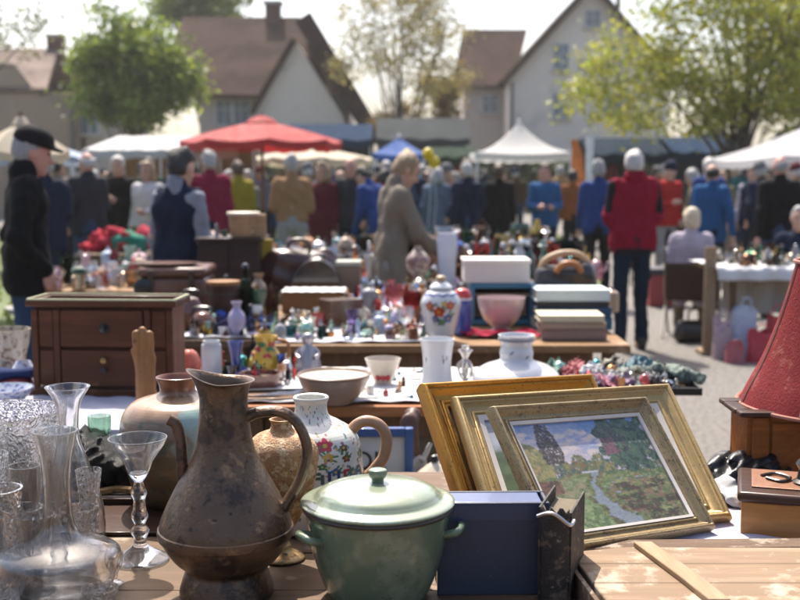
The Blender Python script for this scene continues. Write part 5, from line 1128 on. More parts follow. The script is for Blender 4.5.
    t = thing('low_box', 'low honey-brown wooden box with dark rounded rim and metal fitting on top', 'box', (cr.x, 2.27, TZ + .003), -.30)
    link('body', MB().box((.20, .10, hb2 / 2), (.40, .20, hb2)), hon, t, bevel=.003); link('rim', MB().box((.20, .10, hb2 + .011), (.418, .218, .022)), mahd, t, bevel=.008); link('top_panel', MB().box((.20, .11, hb2 + .0235), (.36, .15, .004)), matf('top_copper', (.30, .15, .09), .35, .4, .4, 12, .4), t, bevel=.001)
    dm = matf('dark_metal', (.06, .058, .055), .3, .8, .3)
    link('fitting', MB().lathe([(.03, 0), (.032, .004), (.024, .010), (.02, .03), (.027, .042), (.022, .05), (.001, .052)], 24, (.135, .09, hb2 + .026)), dm, t)
    link('cord', MB().tube(spl3([(.04, .12, hb2 + .028), (.07, .14, hb2 + .03), (.10, .11, hb2 + .03), (.08, .08, hb2 + .029), (.05, .10, hb2 + .029)], 8), .0035, 6), dm, t)
    # dark and pale oddments between the paintings and the carved box
    bk = matf('black_leather', (.012, .012, .013), .3, 0, .3, 10, .5)
    p = at(727, 2.66); o = link('leather_bag', sdf('leather_bag', [('c', np.array((-.06, 0, .035)), np.array((.05, .03, .06)), .04, .045, 1, .03), ('e', np.array((.02, .04, .09)), np.array((.06, .05, .04)), None, .04), ('c', np.array((.05, .02, .05)), np.array((.09, -.02, .03)), .03, .03, 1, .03), ('c', np.array((-.09, .0, .06)), np.array((-.05, .03, .10)), .012, .012, 1, .01)], .005, lambda X, Y, Z: -Z + 0 * X + 0 * Y, .004, 2, None, .011), bk, loc=(p.x, 2.60, TZ + .004)); o.scale = (1, .9, .72); tag(o, 'crumpled black leather bag beside the carved box', 'bag')
    p = at(725, 2.46); A3 = np.array; o = link('white_cloth', sdf('white_cloth', [('e', A3((0, 0, .03)), A3((.035, .05, .035)), None, .02), ('e', A3((-.01, .06, .055)), A3((.03, .04, .045)), None, .02), ('c', A3((.0, -.03, .02)), A3((.03, -.06, .012)), .022, .012, 1, .02)], .004, lambda X, Y, Z: -Z + 0 * X + 0 * Y, .003, 12, None, .007, .8), matf('white_linen', (.46, .47, .47), .8, 0, .12, 6, .3), loc=(p.x, 2.47, TZ + .006)); o.scale = (.8, .8, .65); tag(o, 'crumpled white linen between the frames and the black bag', 'cloth')
    p = at(733, 2.40); o = link('dark_cloth', sdf('dark_cloth', [('c', np.array((-.05, .03, .012)), np.array((.06, .06, .03)), .022, .03, 1, .03), ('c', np.array((.0, -.02, .01)), np.array((.05, .05, .03)), .02, .03, 1, .03)], .004, lambda X, Y, Z: -Z + 0 * X + 0 * Y, .004, 6, None, .009), dk, loc=(p.x + .03, 2.44, TZ + .008)); tag(o, 'dark teal cloth tucked behind the low honey-brown box', 'cloth')
    p = at(745, 2.30); o = link('wood_scrap', MB().prism([(0, 0), (.014, .002), (.006, .013)], .006), woodf('batten_pale', (.36, .26, .17), (.26, .175, .10), 1, 8, .6), loc=(at(747, 2.235).x, 2.2, TZ + .006), bevel=.001); tag(o, 'tiny splinter of pale wood beside the low honey-brown box', 'wood scrap')
    # beaded black cloth with gilt edge, and a dark board added for the shade, behind the glassware
    bead = matf('beaded_black', (.02, .02, .02), .3, .2, .6, 60, 1.0, .01, spots=((.32, .32, .30), 70, .64)); p = at(120, 2.6)
    t = thing('beaded_cloth', 'black beaded cloth with gilt border folded behind the glassware', 'cloth', (p.x, 2.58, TZ))
    link('fold', sdf('fold', [('c', np.array((-.10, 0, .07)), np.array((.03, 0, .07)), .065, .06, 1, .03), ('c', np.array((-.09, .06, .10)), np.array((.03, .06, .09)), .05, .05, 1, .03)], .005, lambda X, Y, Z: .02 - Z + 0 * X + 0 * Y, .006, 7, None, .012), bead, t); link('border', MB().tube([(x, -.066 + .004 * math.sin(x * 60), .028 + .006 * math.sin(x * 31)) for x in np.linspace(-.14, .07, 24)], .009, 6), matf('gilt_worn', (.42, .28, .13), .32, .8), t)
    t = thing('shade_board', 'flat black-brown board added as painted shade behind the glass goblet', 'tray', (at(122, 2.38).x, 2.375, TZ + .001)); link('base', MB().box((0, 0, .005), (.26, .20, .008)), mahd, t, bevel=.002); link('rim', MB().box((0, .104, .012), (.275, .010, .022)).box((-.134, 0, .012), (.010, .197, .022)).box((.134, 0, .012), (.010, .197, .022)), mahd, t, bevel=.002)  # added board; its dark colour stands for dark wood and cast shade
    p = at(116, 2.72); 
    # ---- glassware
    gc = glass('clear_glass', (1, 1, 1), .12, 0, .004); cutg = glass('cut_glass', (1, 1, 1), .15, 130, .025); gg = glass('green_glass', (.80, .93, .84), .3)
    GR = 'clear glassware at the corner of the front table'
    def gl_(name, label, cat, px, Y, keys, m=gc, t=.003, fl=.012, seg=48, solid=False, fn=None, sm=50):
        p = at(px, Y); k = px2m(Y, .85); f = lambda py: zat(py, Y) - TZ
        pr = spline([(r * k, (z if z < 1 else f(z))) for r, z in keys], sm); pr = [(r, max(0, z)) for r, z in pr]
        T_ = thing(name, label, cat, (p.x, Y, TZ + .001), 0, GR); fl = fl if fl < 1 else f(fl); link('bowl' if not solid else 'body', MB().lathe(hollow(pr, t, fl), seg, fn=fn), m, T_); return T_, k, f
    gl_('decanter', "wide-based clear ship's decanter with flared lip, nearest the picture corner", 'decanter', 74, 1.93, [(36, 0.0), (41, .006), (52, 585), (59, 562), (59, 553), (46, 546), (24, 538), (15, 520), (13, 490), (15, 462), (19.5, 440), (22, 431)], t=.0035)
    gl_('decanter', 'tall clear decanter with trumpet mouth behind the wide-based one', 'decanter', 84, 2.2, [(28, 0.0), (31, .008), (33, 530), (30, 500), (18, 462), (10.5, 440), (10, 420), (12.5, 403), (20, 390), (22, 387)], t=.003)
    T_, k, f = gl_('glass_goblet', 'clear wine glass with knopped stem beside the pewter jug', 'goblet', 150, 2.13, [(4, 482), (8, 477), (11.5, 470), (14, 463), (19, 455), (25, 447), (28.5, 440), (29, 438)], fl=474, t=.0025, sm=40)
    link('stem', MB().lathe(spline([(27 * k, 0), (28 * k, .004), (23 * k, .010), (11 * k, .024), (6 * k, f(540)), (9.5 * k, f(531)), (5.5 * k, f(525)), (8.5 * k, f(517)), (6.5 * k, f(509)), (6 * k, f(500)), (8 * k, f(494)), (6 * k, f(488)), (4 * k, f(482)), (.5 * k, f(481))], 60), 40), gc, T_)
    gl_('crystal_bowl', 'large cut crystal bowl filling the picture corner behind the tumblers', 'bowl', 22, 2.36, [(26, 0.0), (34, .006), (44, 500), (50, 460), (52, 430), (55, 414), (56, 411)], cutg, .005, .02, seg=128, fn=lambda a, z: 1 + .03 * abs(math.sin(12 * a + 45 * z)) + .03 * abs(math.sin(12 * a - 45 * z)))
    gl_('tumbler', 'cut glass tumbler standing before the crystal bowl', 'tumbler', 16, 1.98, [(19, 0.0), (21, .006), (22, 560), (23.5, 520), (24, 492), (24.5, 489)], cutg, .004, .016, fn=lambda a, z: 1 + .018 * abs(math.sin(9 * a)))
    gl_('champagne_flute', 'slender flute glass with ribbed sides next to the cut tumbler', 'flute', 42, 2.02, [(17, 0.0), (18, .003), (6, .012), (3.5, 560), (4, 545), (11, 530), (14, 500), (15, 470), (15.5, 466)], gc, .002, .04)
    T_, k, f = gl_('wine_glass', 'round-bowled wine glass between the flute and the decanters', 'wine glass', 61, 2.12, [(4, 520), (14, 512), (20, 498), (20, 484), (17, 468), (16.5, 465)], gc, .002, 510); link('stem', MB().lathe(spline([(17 * k, 0), (18 * k, .003), (8 * k, .01), (3.5 * k, .03), (5.5 * k, f(532)), (3.5 * k, f(522)), (.5 * k, f(519))], 40), 32), gc, T_)
    gl_('tumbler', 'plain tall tumbler at the very edge of the glassware', 'tumbler', -6, 2.12, [(18, 0.0), (19, .005), (21, 520), (22, 470), (22.5, 467)], gc, .003, .012)
    gl_('sherry_glass', 'small pale green footed glass in the shade behind the decanters', 'glass', 110, 2.66, [(9, 0.0), (10, .003), (3, .014), (3, 455), (8, 447), (11, 430), (11.5, 416)], gg, .002, .03)
    gl_('salt_dish', 'small ribbed glass dish in front of the wide-based decanter', 'dish', 112, 1.90, [(10, 0.0), (13, .004), (17, .018), (19, .030)], cutg, .003, .006)
    gl_('crystal_vase', 'cut crystal vase with scalloped rim amid the flutes and tumblers', 'vase', 46, 2.24, [(16, 0.0), (18, .006), (15, 520), (17, 480), (22, 440), (26, 428)], cutg, .004, .015, fn=lambda a, z: 1 + .03 * abs(math.sin(6 * a)) * (z / .25))
    rib = lambda n, a_: (lambda a, z: 1 + a_ * abs(math.sin(n * a)))
    dia = lambda a, z: 1 + .03 * abs(math.sin(9 * a + 55 * z)) + .03 * abs(math.sin(9 * a - 55 * z))
    gl_('crystal_jug', 'diamond-cut crystal jug behind the plain edge tumbler', 'jug', -2, 2.28, [(22, 0.0), (24, .006), (30, 520), (31, 480), (24, 440), (27, 425)], cutg, .004, .015, seg=96, fn=dia)
    gl_('crystal_tumbler', 'diamond-cut tumbler tucked between the decanters', 'tumbler', 92, 2.06, [(13, 0.0), (14, .005), (16, 540), (17.5, 508)], cutg, .0035, .014, seg=96, fn=dia)
    gl_('crystal_tumbler', 'fluted crystal tumbler behind the ribbed flute', 'tumbler', 30, 2.14, [(15, 0.0), (16, .005), (18, 520), (19, 486)], cutg, .0035, .014, seg=96, fn=rib(14, .06))
    gl_('sundae_glass', 'footed sundae glass with scalloped rim by the round-bowled wine glass', 'sundae glass', 52, 1.94, [(16, 0.0), (17, .003), (6, .012), (5, 575), (12, 560), (16, 530), (18, 515)], gc, .0025, .03, seg=80, fn=rib(8, .06))
    gl_('liqueur_glass', 'tiny liqueur glass beside the small ribbed dish', 'liqueur glass', 126, 2.0, [(8, 0.0), (8.5, .003), (3, .008), (3, .02), (7, .034), (8.5, .05), (8.5, .062)], gc, .0018, .024)
    gl_('crystal_goblet', 'diamond-cut goblet on a short stem before the large crystal bowl', 'goblet', 24, 2.24, [(5, 505), (14, 497), (19, 480), (20, 455), (19, 440)], cutg, .003, 500, seg=96, fn=dia); T_, k = bpy.data.objects['crystal_goblet'], px2m(2.24, .85); q = zat(503, 2.24) - TZ; link('stem', MB().lathe(spline([(16 * k, 0), (17 * k, .004), (7 * k, .012), (4 * k, q * .4), (6.5 * k, q * .6), (4 * k, q * .85), (5 * k, q)], 40), 32), gc, T_)
    gl_('crystal_tumbler', 'tall diamond-cut tumbler in front of the fluted one', 'tumbler', 40, 1.95, [(15, 0.0), (16, .005), (18, 545), (19.5, 508)], cutg, .0035, .014, seg=96, fn=dia)
    gl_('crystal_vase', 'slim fluted crystal bud vase between the two decanters', 'vase', 102, 2.14, [(9, 0.0), (10, .005), (8, 530), (9, 500), (12, 470)], cutg, .003, .012, seg=96, fn=rib(10, .08))
    gl_('crystal_vase', 'fluted crystal vase at the extreme corner of the table', 'vase', 2, 2.04, [(17, 0.0), (18, .005), (15, 540), (18, 490), (24, 455)], cutg, .0035, .014, seg=120, fn=rib(16, .07))
    gl_('crystal_bowl', 'small diamond-cut crystal bowl at the very corner', 'bowl', 10, 1.88, [(16, 0.0), (20, .006), (28, .03), (33, .055), (34, .062)], cutg, .004, .01, seg=96, fn=dia)
def bagmesh(w, h, seed):
    rr = random.Random(seed); ph = [rr.uniform(0, 6) for _ in range(6)]; mb = MB(); n, m = 40, 16; vs = []
    for j in range(m + 1):
        v = j / m; z = h * v
        for i in range(n):
            a = 2 * math.pi * i / n; c, s_ = math.cos(a), math.sin(a); q = (abs(c) ** 4 + abs(s_) ** 4) ** -.25
            k = (1 - .10 * v + .06 * math.sin(a * 3 + v * 7 + ph[0]) * (.4 + v) + .05 * abs(math.sin(a * 5 - v * 11 + ph[1])))
            vs.append((w * .62 * c * q * k, w * .36 * s_ * q * k * (1 - .35 * v), z + (.03 * math.sin(a * 2 + ph[2]) if j == m else 0)))
    mb.add(vs, [(j * n + i, j * n + (i + 1) % n, (j + 1) * n + (i + 1) % n, (j + 1) * n + i) for j in range(m) for i in range(n)] + [tuple(reversed(range(n)))]); return mb
def crumple(name, label, cat, px, Y, rx, ry, rz, m, seed, z=TZ + .02, h=.006, crease=.016, cf=1.0, dx=0.0):
    rr = np.random.default_rng(seed); pr = [('e', np.array((rr.uniform(-.5, .5) * rx, rr.uniform(-.4, .4) * ry, rz * rr.uniform(.2, .5))), np.array((rx * rr.uniform(.5, .8), ry * rr.uniform(.5, .8), rz * rr.uniform(.45, .8))), None, .02) for _ in range(4)]
    o = link(name, sdf(name, pr, h, lambda X, Yy, Z: -Z + 0 * X + 0 * Yy, .004, seed, None, crease, cf), m, loc=(at(px, Y, z).x + dx, Y, z)); return tag(o, label, cat)
# ------------------------------------------------------------------ named wares on the middle tables
def lathe_thing(name, label, cat, px, py, hpx, keys, m, Y=None, group=None, wall=.004, floor=None, seg=36, z=TZ + .006, fn=None, part='body'):
    """keys: (radius px, height share) ; base seen at row py (or given distance Y)"""
    Y = Y or yat(py, z); p = at(px, Y, z); k = px2m(Y, z + .1); h = hpx * k
    pr = spline([(r * k, q * h) for r, q in keys], 44); t = thing(name, label, cat, (p.x, Y, z), 0, group)
    link(part, MB().lathe(hollow(pr, wall, floor if floor is not None else h * .08), seg, fn=fn) if wall else MB().lathe([(.0005, 0)] + pr, seg, fn=fn), m, t); return t, k, h
def build_wares():
    por = matf('porcelain_white', (.64, .64, .65), .12, 0, .05, 6, .05, coat=.5); crm = matf('glaze_cream', (.52, .45, .36), .2, 0, .12, 8, .1, coat=.4)
    brown = matf('glaze_brown', (.12, .04, .025), .15, 0, .3, 9, .1, coat=.6); silver = matf('silver', (.62, .60, .57), .18, 1., .15, 20, .2); pewt = matf('pewter_pale', (.30, .28, .30), .35, .8, .3, 14, .4)
    blue_p = matf('glaze_blue', (.02, .06, .30), .12, 0, .2, 8, coat=.6); yel = matf('glaze_yellow', (.55, .34, .02), .2, 0, .2, 10, coat=.5); dark = matf('black_paint', (.015, .014, .014), .3, 0, .3)
    g = random.Random(21)
    # wooden chest with two drawers
    Y = 3.76; x0, x1 = at(33, Y, .9).x, at(176, Y, .9).x; w = x1 - x0; h = zat(303, Y) - TZ - .012; d = .17
    wd = woodf('chest_wood', (.12, .043, .019), (.062, .022, .011), 0, 5, .42, worn=((.19, .085, .04), 3, .66), coat=.15); wd2 = woodf('chest_wood_side', (.16, .060, .030), (.10, .036, .018), 2, 8, .38, coat=.15); br = matf('brass_old', (.30, .19, .07), .35, .9, .3)
    t = thing('wooden_chest', 'dark red-brown wooden chest of two drawers with pale-edged open top', 'chest', (x0, Y, TZ + .008), -.06)
    link('carcass', MB().box((w / 2, d / 2 + .006, h / 2 + .02), (w - .01, d - .012, h - .04)), wd2, t, bevel=.003)
    link('base', MB().box((w / 2, d / 2 - .004, .014), (w + .03, d + .02, .026)), wd, t, bevel=.005)
    for x in (.012, .088, w - .088, w - .012): link('stile', MB().box((x, -.002, h / 2 + .006), (.022, .016, h - .045)), wd, t, bevel=.003)
    hd = (h - .06) / 2
    for i, nm in enumerate((0, 1)):
        zc = .036 + hd * (1 - i) * 1.06 + hd / 2 - (0 if i else .0); o = link('drawer', MB().box((w / 2, -.003, zc), (w - .205, .018, hd - .004)), wd, t, bevel=.004)
        link('side_panel', MB().box((.05, .002, zc), (.05, .012, hd - .006)), wd, t, bevel=.003); link('side_panel', MB().box((w - .05, .002, zc), (.05, .012, hd - .006)), wd, t, bevel=.003)
        if i == 0: pass
        for q in ((0,) if i == 0 else (-.004, .03)):
            link('knob', MB().lathe([(.001, 0), (.006, .001), (.005, .009), (.011, .015), (.010, .021), (.001, .024)], 16, M=Matrix.Translation((w * .52, -.012, zc + q)) @ Matrix.Rotation(math.pi / 2, 4, 'X')), br if i and q > 0 else dark, o)
        if i == 0: link('escutcheon', MB().lathe([(.001, 0), (.019, 0), (.017, .003), (.001, .003)], 18, M=Matrix.Translation((w * .52, -.0125, zc)) @ Matrix.Rotation(math.pi / 2, 4, 'X')), dark, o)
    link('cornice', MB().box((w / 2, -.004, h + .004), (w + .03, .03, .022)).box((w / 2, d, h + .004), (w + .03, .03, .022)).box((0, d / 2 - .002, h + .0035), (.03, d - .03, .022)).box((w, d / 2 - .002, h + .0035), (.03, d - .03, .022)), wd, t, bevel=.005)
    pe = matf('chest_edge_pale', (.50, .50, .30), .3, 0, .2, 12, coat=.4)
    link('top_edging', MB().box((w / 2, -.012, h + .018), (w + .02, .010, .005)).box((w / 2, d + .008, h + .018), (w + .02, .010, .005)).box((-.008, d / 2, h + .0182), (.010, d + .008, .005)).box((w + .008, d / 2, h + .0182), (.010, d + .008, .005)), pe, t)
    # carved wooden hand
    Y = 3.50; p = at(146, Y, TZ); k = px2m(Y, .9)
    cw = woodf('carved_wood', (.36, .18, .07), (.22, .10, .04), 2, 12, .35, worn=((.12, .055, .025), 10, .62), coat=.2)
    S = lambda x, y: ((x - 146) * k, 0, (405 - y) * k); a = np.array
    o = link('wooden_hand', sdf('wooden_hand', [('c', a(S(147, 402)), a(S(146, 360)), .034, .026, .7, .02), ('c', a(S(146, 372)), a(S(141, 348)), .024, .020, .8, .012), ('c', a(S(141, 352)), a(S(138.5, 325)), .016, .0105, .9, .004), ('c', a(S(146, 358)), a(S(144.6, 321)), .012, .0095, .9, .003), ('c', a(S(150, 358)), a(S(151.5, 325)), .012, .0095, .9, .003), ('c', a(S(141, 362)), a(S(135, 342)), .011, .008, .9, .004), ('c', a(S(150, 372)), a(S(152, 350)), .018, .015, .8, .012)], .003, lambda X, Yy, Z: .003 - Z + 0 * X + 0 * Yy, .002, 3), cw, loc=(p.x, Y, TZ + .004)); tag(o, 'upright carved wooden hand in golden-brown wood before the chest', 'carving')
    # cream bowl, cup, vases
    bk = woodf('bowl_brown', (.30, .20, .13), (.24, .15, .10), 0, 6, .3, coat=.3)
    t, k, h = lathe_thing('wide_bowl', 'wide cream-lined stoneware bowl with brown outside and rim', 'bowl', 334, 402, 28, [(19, 0), (20, .06), (27, .30), (33, .65), (36, .95), (36.5, 1)], matf('bowl_outside', (.34, .235, .165), .3, 0, .15, 8, coat=.35), wall=.005)
    link('rim', MB().tube([(36 * k * math.cos(u), 36 * k * math.sin(u), h) for u in np.linspace(0, 6.2832, 48)], .0045, 6), matf('rim_brown', (.16, .08, .04), .3, coat=.4), t); link('lining', MB().lathe(spline([(.001, .07 * h + .006), (18 * k, .1 * h + .006), (28 * k, .45 * h), (35 * k, .97 * h)], 20), 36), crm, t)
    t, k, h = lathe_thing('footed_cup', 'cream flaring cup with a red cherry motif', 'cup', 383, 385, 27, [(8, 0), (9, .04), (9, .12), (13, .45), (16, .8), (18, 1)], crm, wall=.004)
    for dx in (-5, 0, 5): link('motif', MB().lathe(spline([(.001, -.012), (.009, -.006), (.011, 0), (.008, .008), (.001, .012)], 12), 12, M=Matrix.Translation((dx * k, -11.2 * k + abs(dx) * .1 * k, .012 + h * .22))), matf('red_glaze', (.42, .02, .02), .15, coat=.5), t)
    t, k, h = lathe_thing('waisted_vase', 'white waisted vase with small dark sprigs', 'vase', 437, 389, 51, [(16.5, 0), (17, .04), (15, .3), (14, .5), (15.5, .78), (17.5, .97), (17.5, 1)], por, wall=.005)
    for i, (ux, uz) in enumerate(((-9, .72), (-11, .62), (3, .78), (5, .70), (6, .60), (9, .66))): link('sprig', MB().lathe([(.001, -.011), (.0022, -.004), (.003, .004), (.001, .010)], 8, M=Matrix.Translation((ux * k, -math.sqrt(max(0, 14.3 ** 2 - ux * ux)) * k, h * uz))), matf('dark_sprig', (.10, .11, .15), .3), t)
    t, k, h = lathe_thing('lidded_urn', 'broad white porcelain urn with domed shoulder and straight neck', 'urn', 516, 392, 58, [(40, 0), (43, .05), (44, .24), (41, .36), (32, .47), (20, .54), (16.5, .59), (17, .70), (15.5, .82), (18, .97), (18.5, 1)], por, wall=.006)
    link('band', MB().lathe([(16.9 * k, h * .90), (18.6 * k, h * .905), (18.6 * k, h * .94), (17 * k, h * .945)], 36), matf('band_grey', (.25, .25, .27), .2, coat=.4), t)
    for i, (ux, uz) in enumerate(((-22, .40), (-16, .43), (-10, .44), (14, .47), (9, .64), (-6, .72))): r = np.interp(uz, [.3, .44, .52, .58, .70, .82], [38, 28, 19, 16.5, 17, 15.5]); link('sprig', MB().lathe([(.001, -.010), (.003, -.003), (.0022, .004), (.001, .008)], 8, M=Matrix.Translation((ux * k, -math.sqrt(max(1, r * r - ux * ux)) * k, h * uz)) @ Matrix.Rotation(.9, 4, 'Y')), matf('dark_sprig', (.10, .11, .15), .3), t)
    # silver filigree stand
    t, k, h = lathe_thing('filigree_stand', 'openwork silver stand between the white vase and the urn', 'ornament', 465, 389, 44, [(9, 0), (9, .04), (3, .1), (2, .4), (3, .5), (2, .8), (4, .95), (4, 1)], silver, wall=0)
    for i in range(10):
        u = i * .63; r = 8 * k; link('scroll', MB().tube([(r * q * math.cos(u), r * q * math.sin(u), h * z) for q, z in ((.2, .2 + .05 * (i % 3)), (.8, .3 + .05 * (i % 3)), (1, .45 + .06 * (i % 3)), (.7, .62), (.2, .7), (.6, .86), (.9, .9))], .003, 5), silver, t)
    # pewter figure, yellow ornament, brown ashtray, white jar
    t, k, h = lathe_thing('pewter_figure', 'grey pewter bell-shaped lady figure behind the cream bowl', 'figurine', 308, 384, 42, [(13, 0), (14, .06), (12, .3), (9, .55), (6, .66), (4, .74), (5.5, .82), (5.5, .92), (3, .99), (.5, 1)], pewt, wall=0, Y=4.2, fn=lambda a_, z: 1 + .05 * math.sin(9 * a_))
    for s in (-1, 1): link('arm', MB().tube(spl3([(s * 6 * k, 0, h * .64), (s * 11 * k, -.01, h * .5), (s * 7 * k, -.035, h * .42)], 5), .008, 7), pewt, t)
    t, k, h = lathe_thing('yellow_jug', 'yellow ceramic jug covered with red and green moulded flowers', 'jug', 266, 372, 36, [(13, 0), (16, .1), (17, .3), (13, .55), (9, .75), (11, .95), (12, 1)], yel, wall=.004, Y=4.27)
    for i in range(9): u = 3.3 + i * .33; zz = h * (.25 + .18 * (i % 4)); r = np.interp(zz / h, [0, .3, .55, .75, 1], [13, 17, 13, 9, 12]) * k; link('moulded_flower', sdf('moulded_flower', [('e', np.array((.011 * math.cos(q), .006, .011 * math.sin(q))), np.array((.009, .007, .009)), None, .004) for q in np.linspace(0, 5.1, 5)], .004), matf('red_glaze', (.42, .02, .02), .15, coat=.5) if i % 3 else matf('green_glaze', (.04, .16, .05), .15, coat=.5), t, (r * math.cos(u), r * math.sin(u), zz), (0, 0, u + math.pi / 2))
    link('handle', MB().tube(spl3([(10 * k, 0, h * .9), (22 * k, 0, h * .8), (22 * k, 0, h * .4), (15 * k, 0, h * .25)], 6), .007, 8), matf('handle_orange', (.35, .13, .03), .25, coat=.4), t)
    t, k, h = lathe_thing('ashtray', 'brown glazed lobed ashtray on the white cloth', 'ashtray', 261, 385, 14, [(18, 0), (19, .1), (21, .6), (22, 1)], brown, wall=.012, Y=3.95, fn=lambda a_, z: 1 + .06 * math.sin(8 * a_))
    t, k, h = lathe_thing('brown_dish', 'oval brown dish lying before the lobed ashtray', 'dish', 262, 399, 5, [(18, 0), (24, .5), (28, 1)], brown, wall=.004, Y=3.74); t.scale = (1, .55, 1)
    t, k, h = lathe_thing('frosted_jar', 'tall frosted white glass jar beside the chest', 'jar', 212, 384, 42, [(9.5, 0), (10, .03), (10, .82), (8, .9), (8.5, .97), (8, 1)], matf('frosted', (.60, .63, .66), .35, 0, .06, 8, .05, coat=.2, trans=.3), wall=.003, Y=4.05)
    t = thing('cutlery_tray', 'flat open wooden tray of dark cutlery before the brown dish', 'tray', (at(285, 3.70).x, 3.73, TZ + .007), .12); link('base', MB().box((0, 0, .006), (.26, .10, .010)), woodf('bowl_brown', (.3, .2, .13), (.24, .15, .1), 0, 6), t, bevel=.002)
    link('rim', MB().box((0, .052, .012), (.27, .008, .022)).box((-.134, 0, .012), (.008, .096, .022)).box((.134, 0, .012), (.008, .096, .022)), dark, t)
    for i in range(5): link('spoon', MB().tube(spl3([(-.10 + .02 * i, -.03 + .014 * i, .016), (0, -.03 + .013 * i, .017), (.08, -.026 + .012 * i, .016)], 5), [.003] * 8 + [.008] * 3, 6, .5), silver, t)
    # left end: pottery bowl, blue-and-white china
    pat = matf('pottery_patterned', (.40, .36, .28), .25, 0, .2, 9, coat=.4, spots=[((.12, .05, .025), 9, .55), ((.05, .12, .10), 7, .62)])
    lathe_thing('pottery_bowl', 'deep patterned pottery bowl with pale rim at the picture edge', 'bowl', 8, 366, 46, [(13, 0), (14, .05), (17, .3), (21, .65), (23, .95), (23.5, 1)], pat, wall=.006, Y=4.20)
    bw = matf('china_blue_white', (.60, .62, .66), .12, 0, .06, 8, coat=.5, spots=((.03, .07, .30), 16, .55))
    lathe_thing('china_jar', 'round blue-and-white china jar next to the chest', 'jar', 24, 398, 26, [(8, 0), (12, .2), (13, .5), (9, .85), (7, 1)], bw, wall=.004, Y=3.95)
    lathe_thing('china_dish', 'blue-and-white china dish propped under the folded blue cloth', 'dish', 6, 412, 18, [(12, 0), (20, .4), (27, .9), (28, 1)], bw, wall=.004, Y=3.62, fn=lambda a_, z: 1 + .02 * math.sin(14 * a_))
    t = thing('folded_cloth', 'folded navy and maroon cloth lying by the blue-and-white dish', 'cloth', (at(8, 3.75).x, 3.8, TZ + .05)); link('fold', sdf('fold', [('c', np.array((-.09, 0, .02)), np.array((.09, .02, .03)), .03, .022, 1.6, .02)], .006, None, .004, 2), cloth('navy_fold', (.02, .035, .11)), t); link('lower_fold', sdf('fold', [('c', np.array((-.10, -.01, -.015)), np.array((.07, .0, -.01)), .028, .022, 1.6, .02)], .006, None, .004, 3), cloth('maroon_fold', (.12, .02, .03)), t)
    t = thing('gold_shell', 'shell-shaped gilt dish between the pottery bowl and the chest', 'dish', (at(22, 4.0).x, 3.98, TZ + .10), .3); link('body', MB().lathe(hollow([(.015, 0), (.03, .004), (.05, .018), (.055, .03)], .003, .006), 28, fn=lambda a_, z: 1 + .08 * math.sin(9 * a_)), matf('gilt_worn', (.42, .28, .13), .32, .8), t); t.location.z = TZ + .008
    lathe_thing('red_apple_jar', 'round coral-red jar half hidden by the chest', 'jar', 189, 384, 30, [(5, 0), (11, .2), (13, .5), (9, .85), (4, 1)], matf('coral', (.42, .09, .05), .25, coat=.4), wall=.004, Y=4.1)
    # ---- things leaning in the gap in front of the second table
    t = thing('folding_sign', 'white signboard with black letters in a blue wooden frame, leaning under the table', 'signboard', (at(385, 3.35, .6).x, 3.42, 0)); bp = matf('blue_paint', (.015, .065, .22), .4, 0, .2, 9, coat=.2)
    z0, z1 = .12, zat(429, 3.40); xa, xb = -.14, .075
    link('frame', MB().box((xa, 0, z1 / 2), (.026, .03, z1)).box((xb, 0, z1 / 2), (.026, .03, z1)).box(((xa + xb) / 2, -.0, z1 - .014), (xb - xa - .027, .028, .028)).box(((xa + xb) / 2, 0, .10), (xb - xa - .027, .028, .028)), bp, t, bevel=.003)
    link('board', MB().box(((xa + xb) / 2, .006, (z1 + .1) / 2 + .02), (xb - xa - .028, .008, z1 - .16)), matf('sign_white', (.46, .47, .50), .5, 0, .06), t)
    cu = bpy.data.curves.new('lettering', 'FONT'); cu.body = 'OL'; cu.size = .085; cu.extrude = .0006; fo = bpy.data.objects.new('font', cu); lme = bpy.data.meshes.new_from_object(fo); bpy.data.objects.remove(fo); lme.materials.clear(); o = link('lettering', lme, dark, t); o.location = (-.108, -.0005, z1 - .135); o.rotation_euler = (math.pi / 2, 0, 0)
    lt = matf('coat_brown', (.075, .032, .018), .5, 0, .3, 9, .4)
    p = at(411, 3.28, .5); o = link('leather_coat', sdf('leather_coat', [('c', np.array((0, 0, .72)), np.array((-.035, 0, .2)), .022, .07, .6, .03), ('c', np.array((.01, 0, .70)), np.array((.03, .01, .2)), .02, .06, .6, .03), ('c', np.array((.004, .0, .70)), np.array((.004, .05, .735)), .012, .012, 1, .02)], .008, lambda X, Yy, Z: -Z + 0 * X + 0 * Yy, .012, 5), lt, loc=(p.x, 3.50, 0)); tag(o, 'brown leather coat hanging from the edge beside the blue-framed sign', 'coat')
    p = at(424, 3.3, .5); o = link('paper_heap', sdf('paper_heap', [('e', np.array((0, 0, .2)), np.array((.10, .08, .22)), None, .04), ('e', np.array((.05, .03, .38)), np.array((.09, .07, .20)), None, .04), ('e', np.array((-.02, .02, .50)), np.array((.06, .05, .12)), None, .03)], .009, lambda X, Yy, Z: -Z + 0 * X + 0 * Yy, .008, 8, None, .03), matf('crumpled_white', (.52, .50, .47), .8, 0, .15, 14, .8, .01, spots=((.20, .18, .16), 9, .64)), loc=(p.x + .04, 3.45, 0)); tag(o, 'tall heap of crumpled pale packing paper beside the hanging coat', 'packing paper')
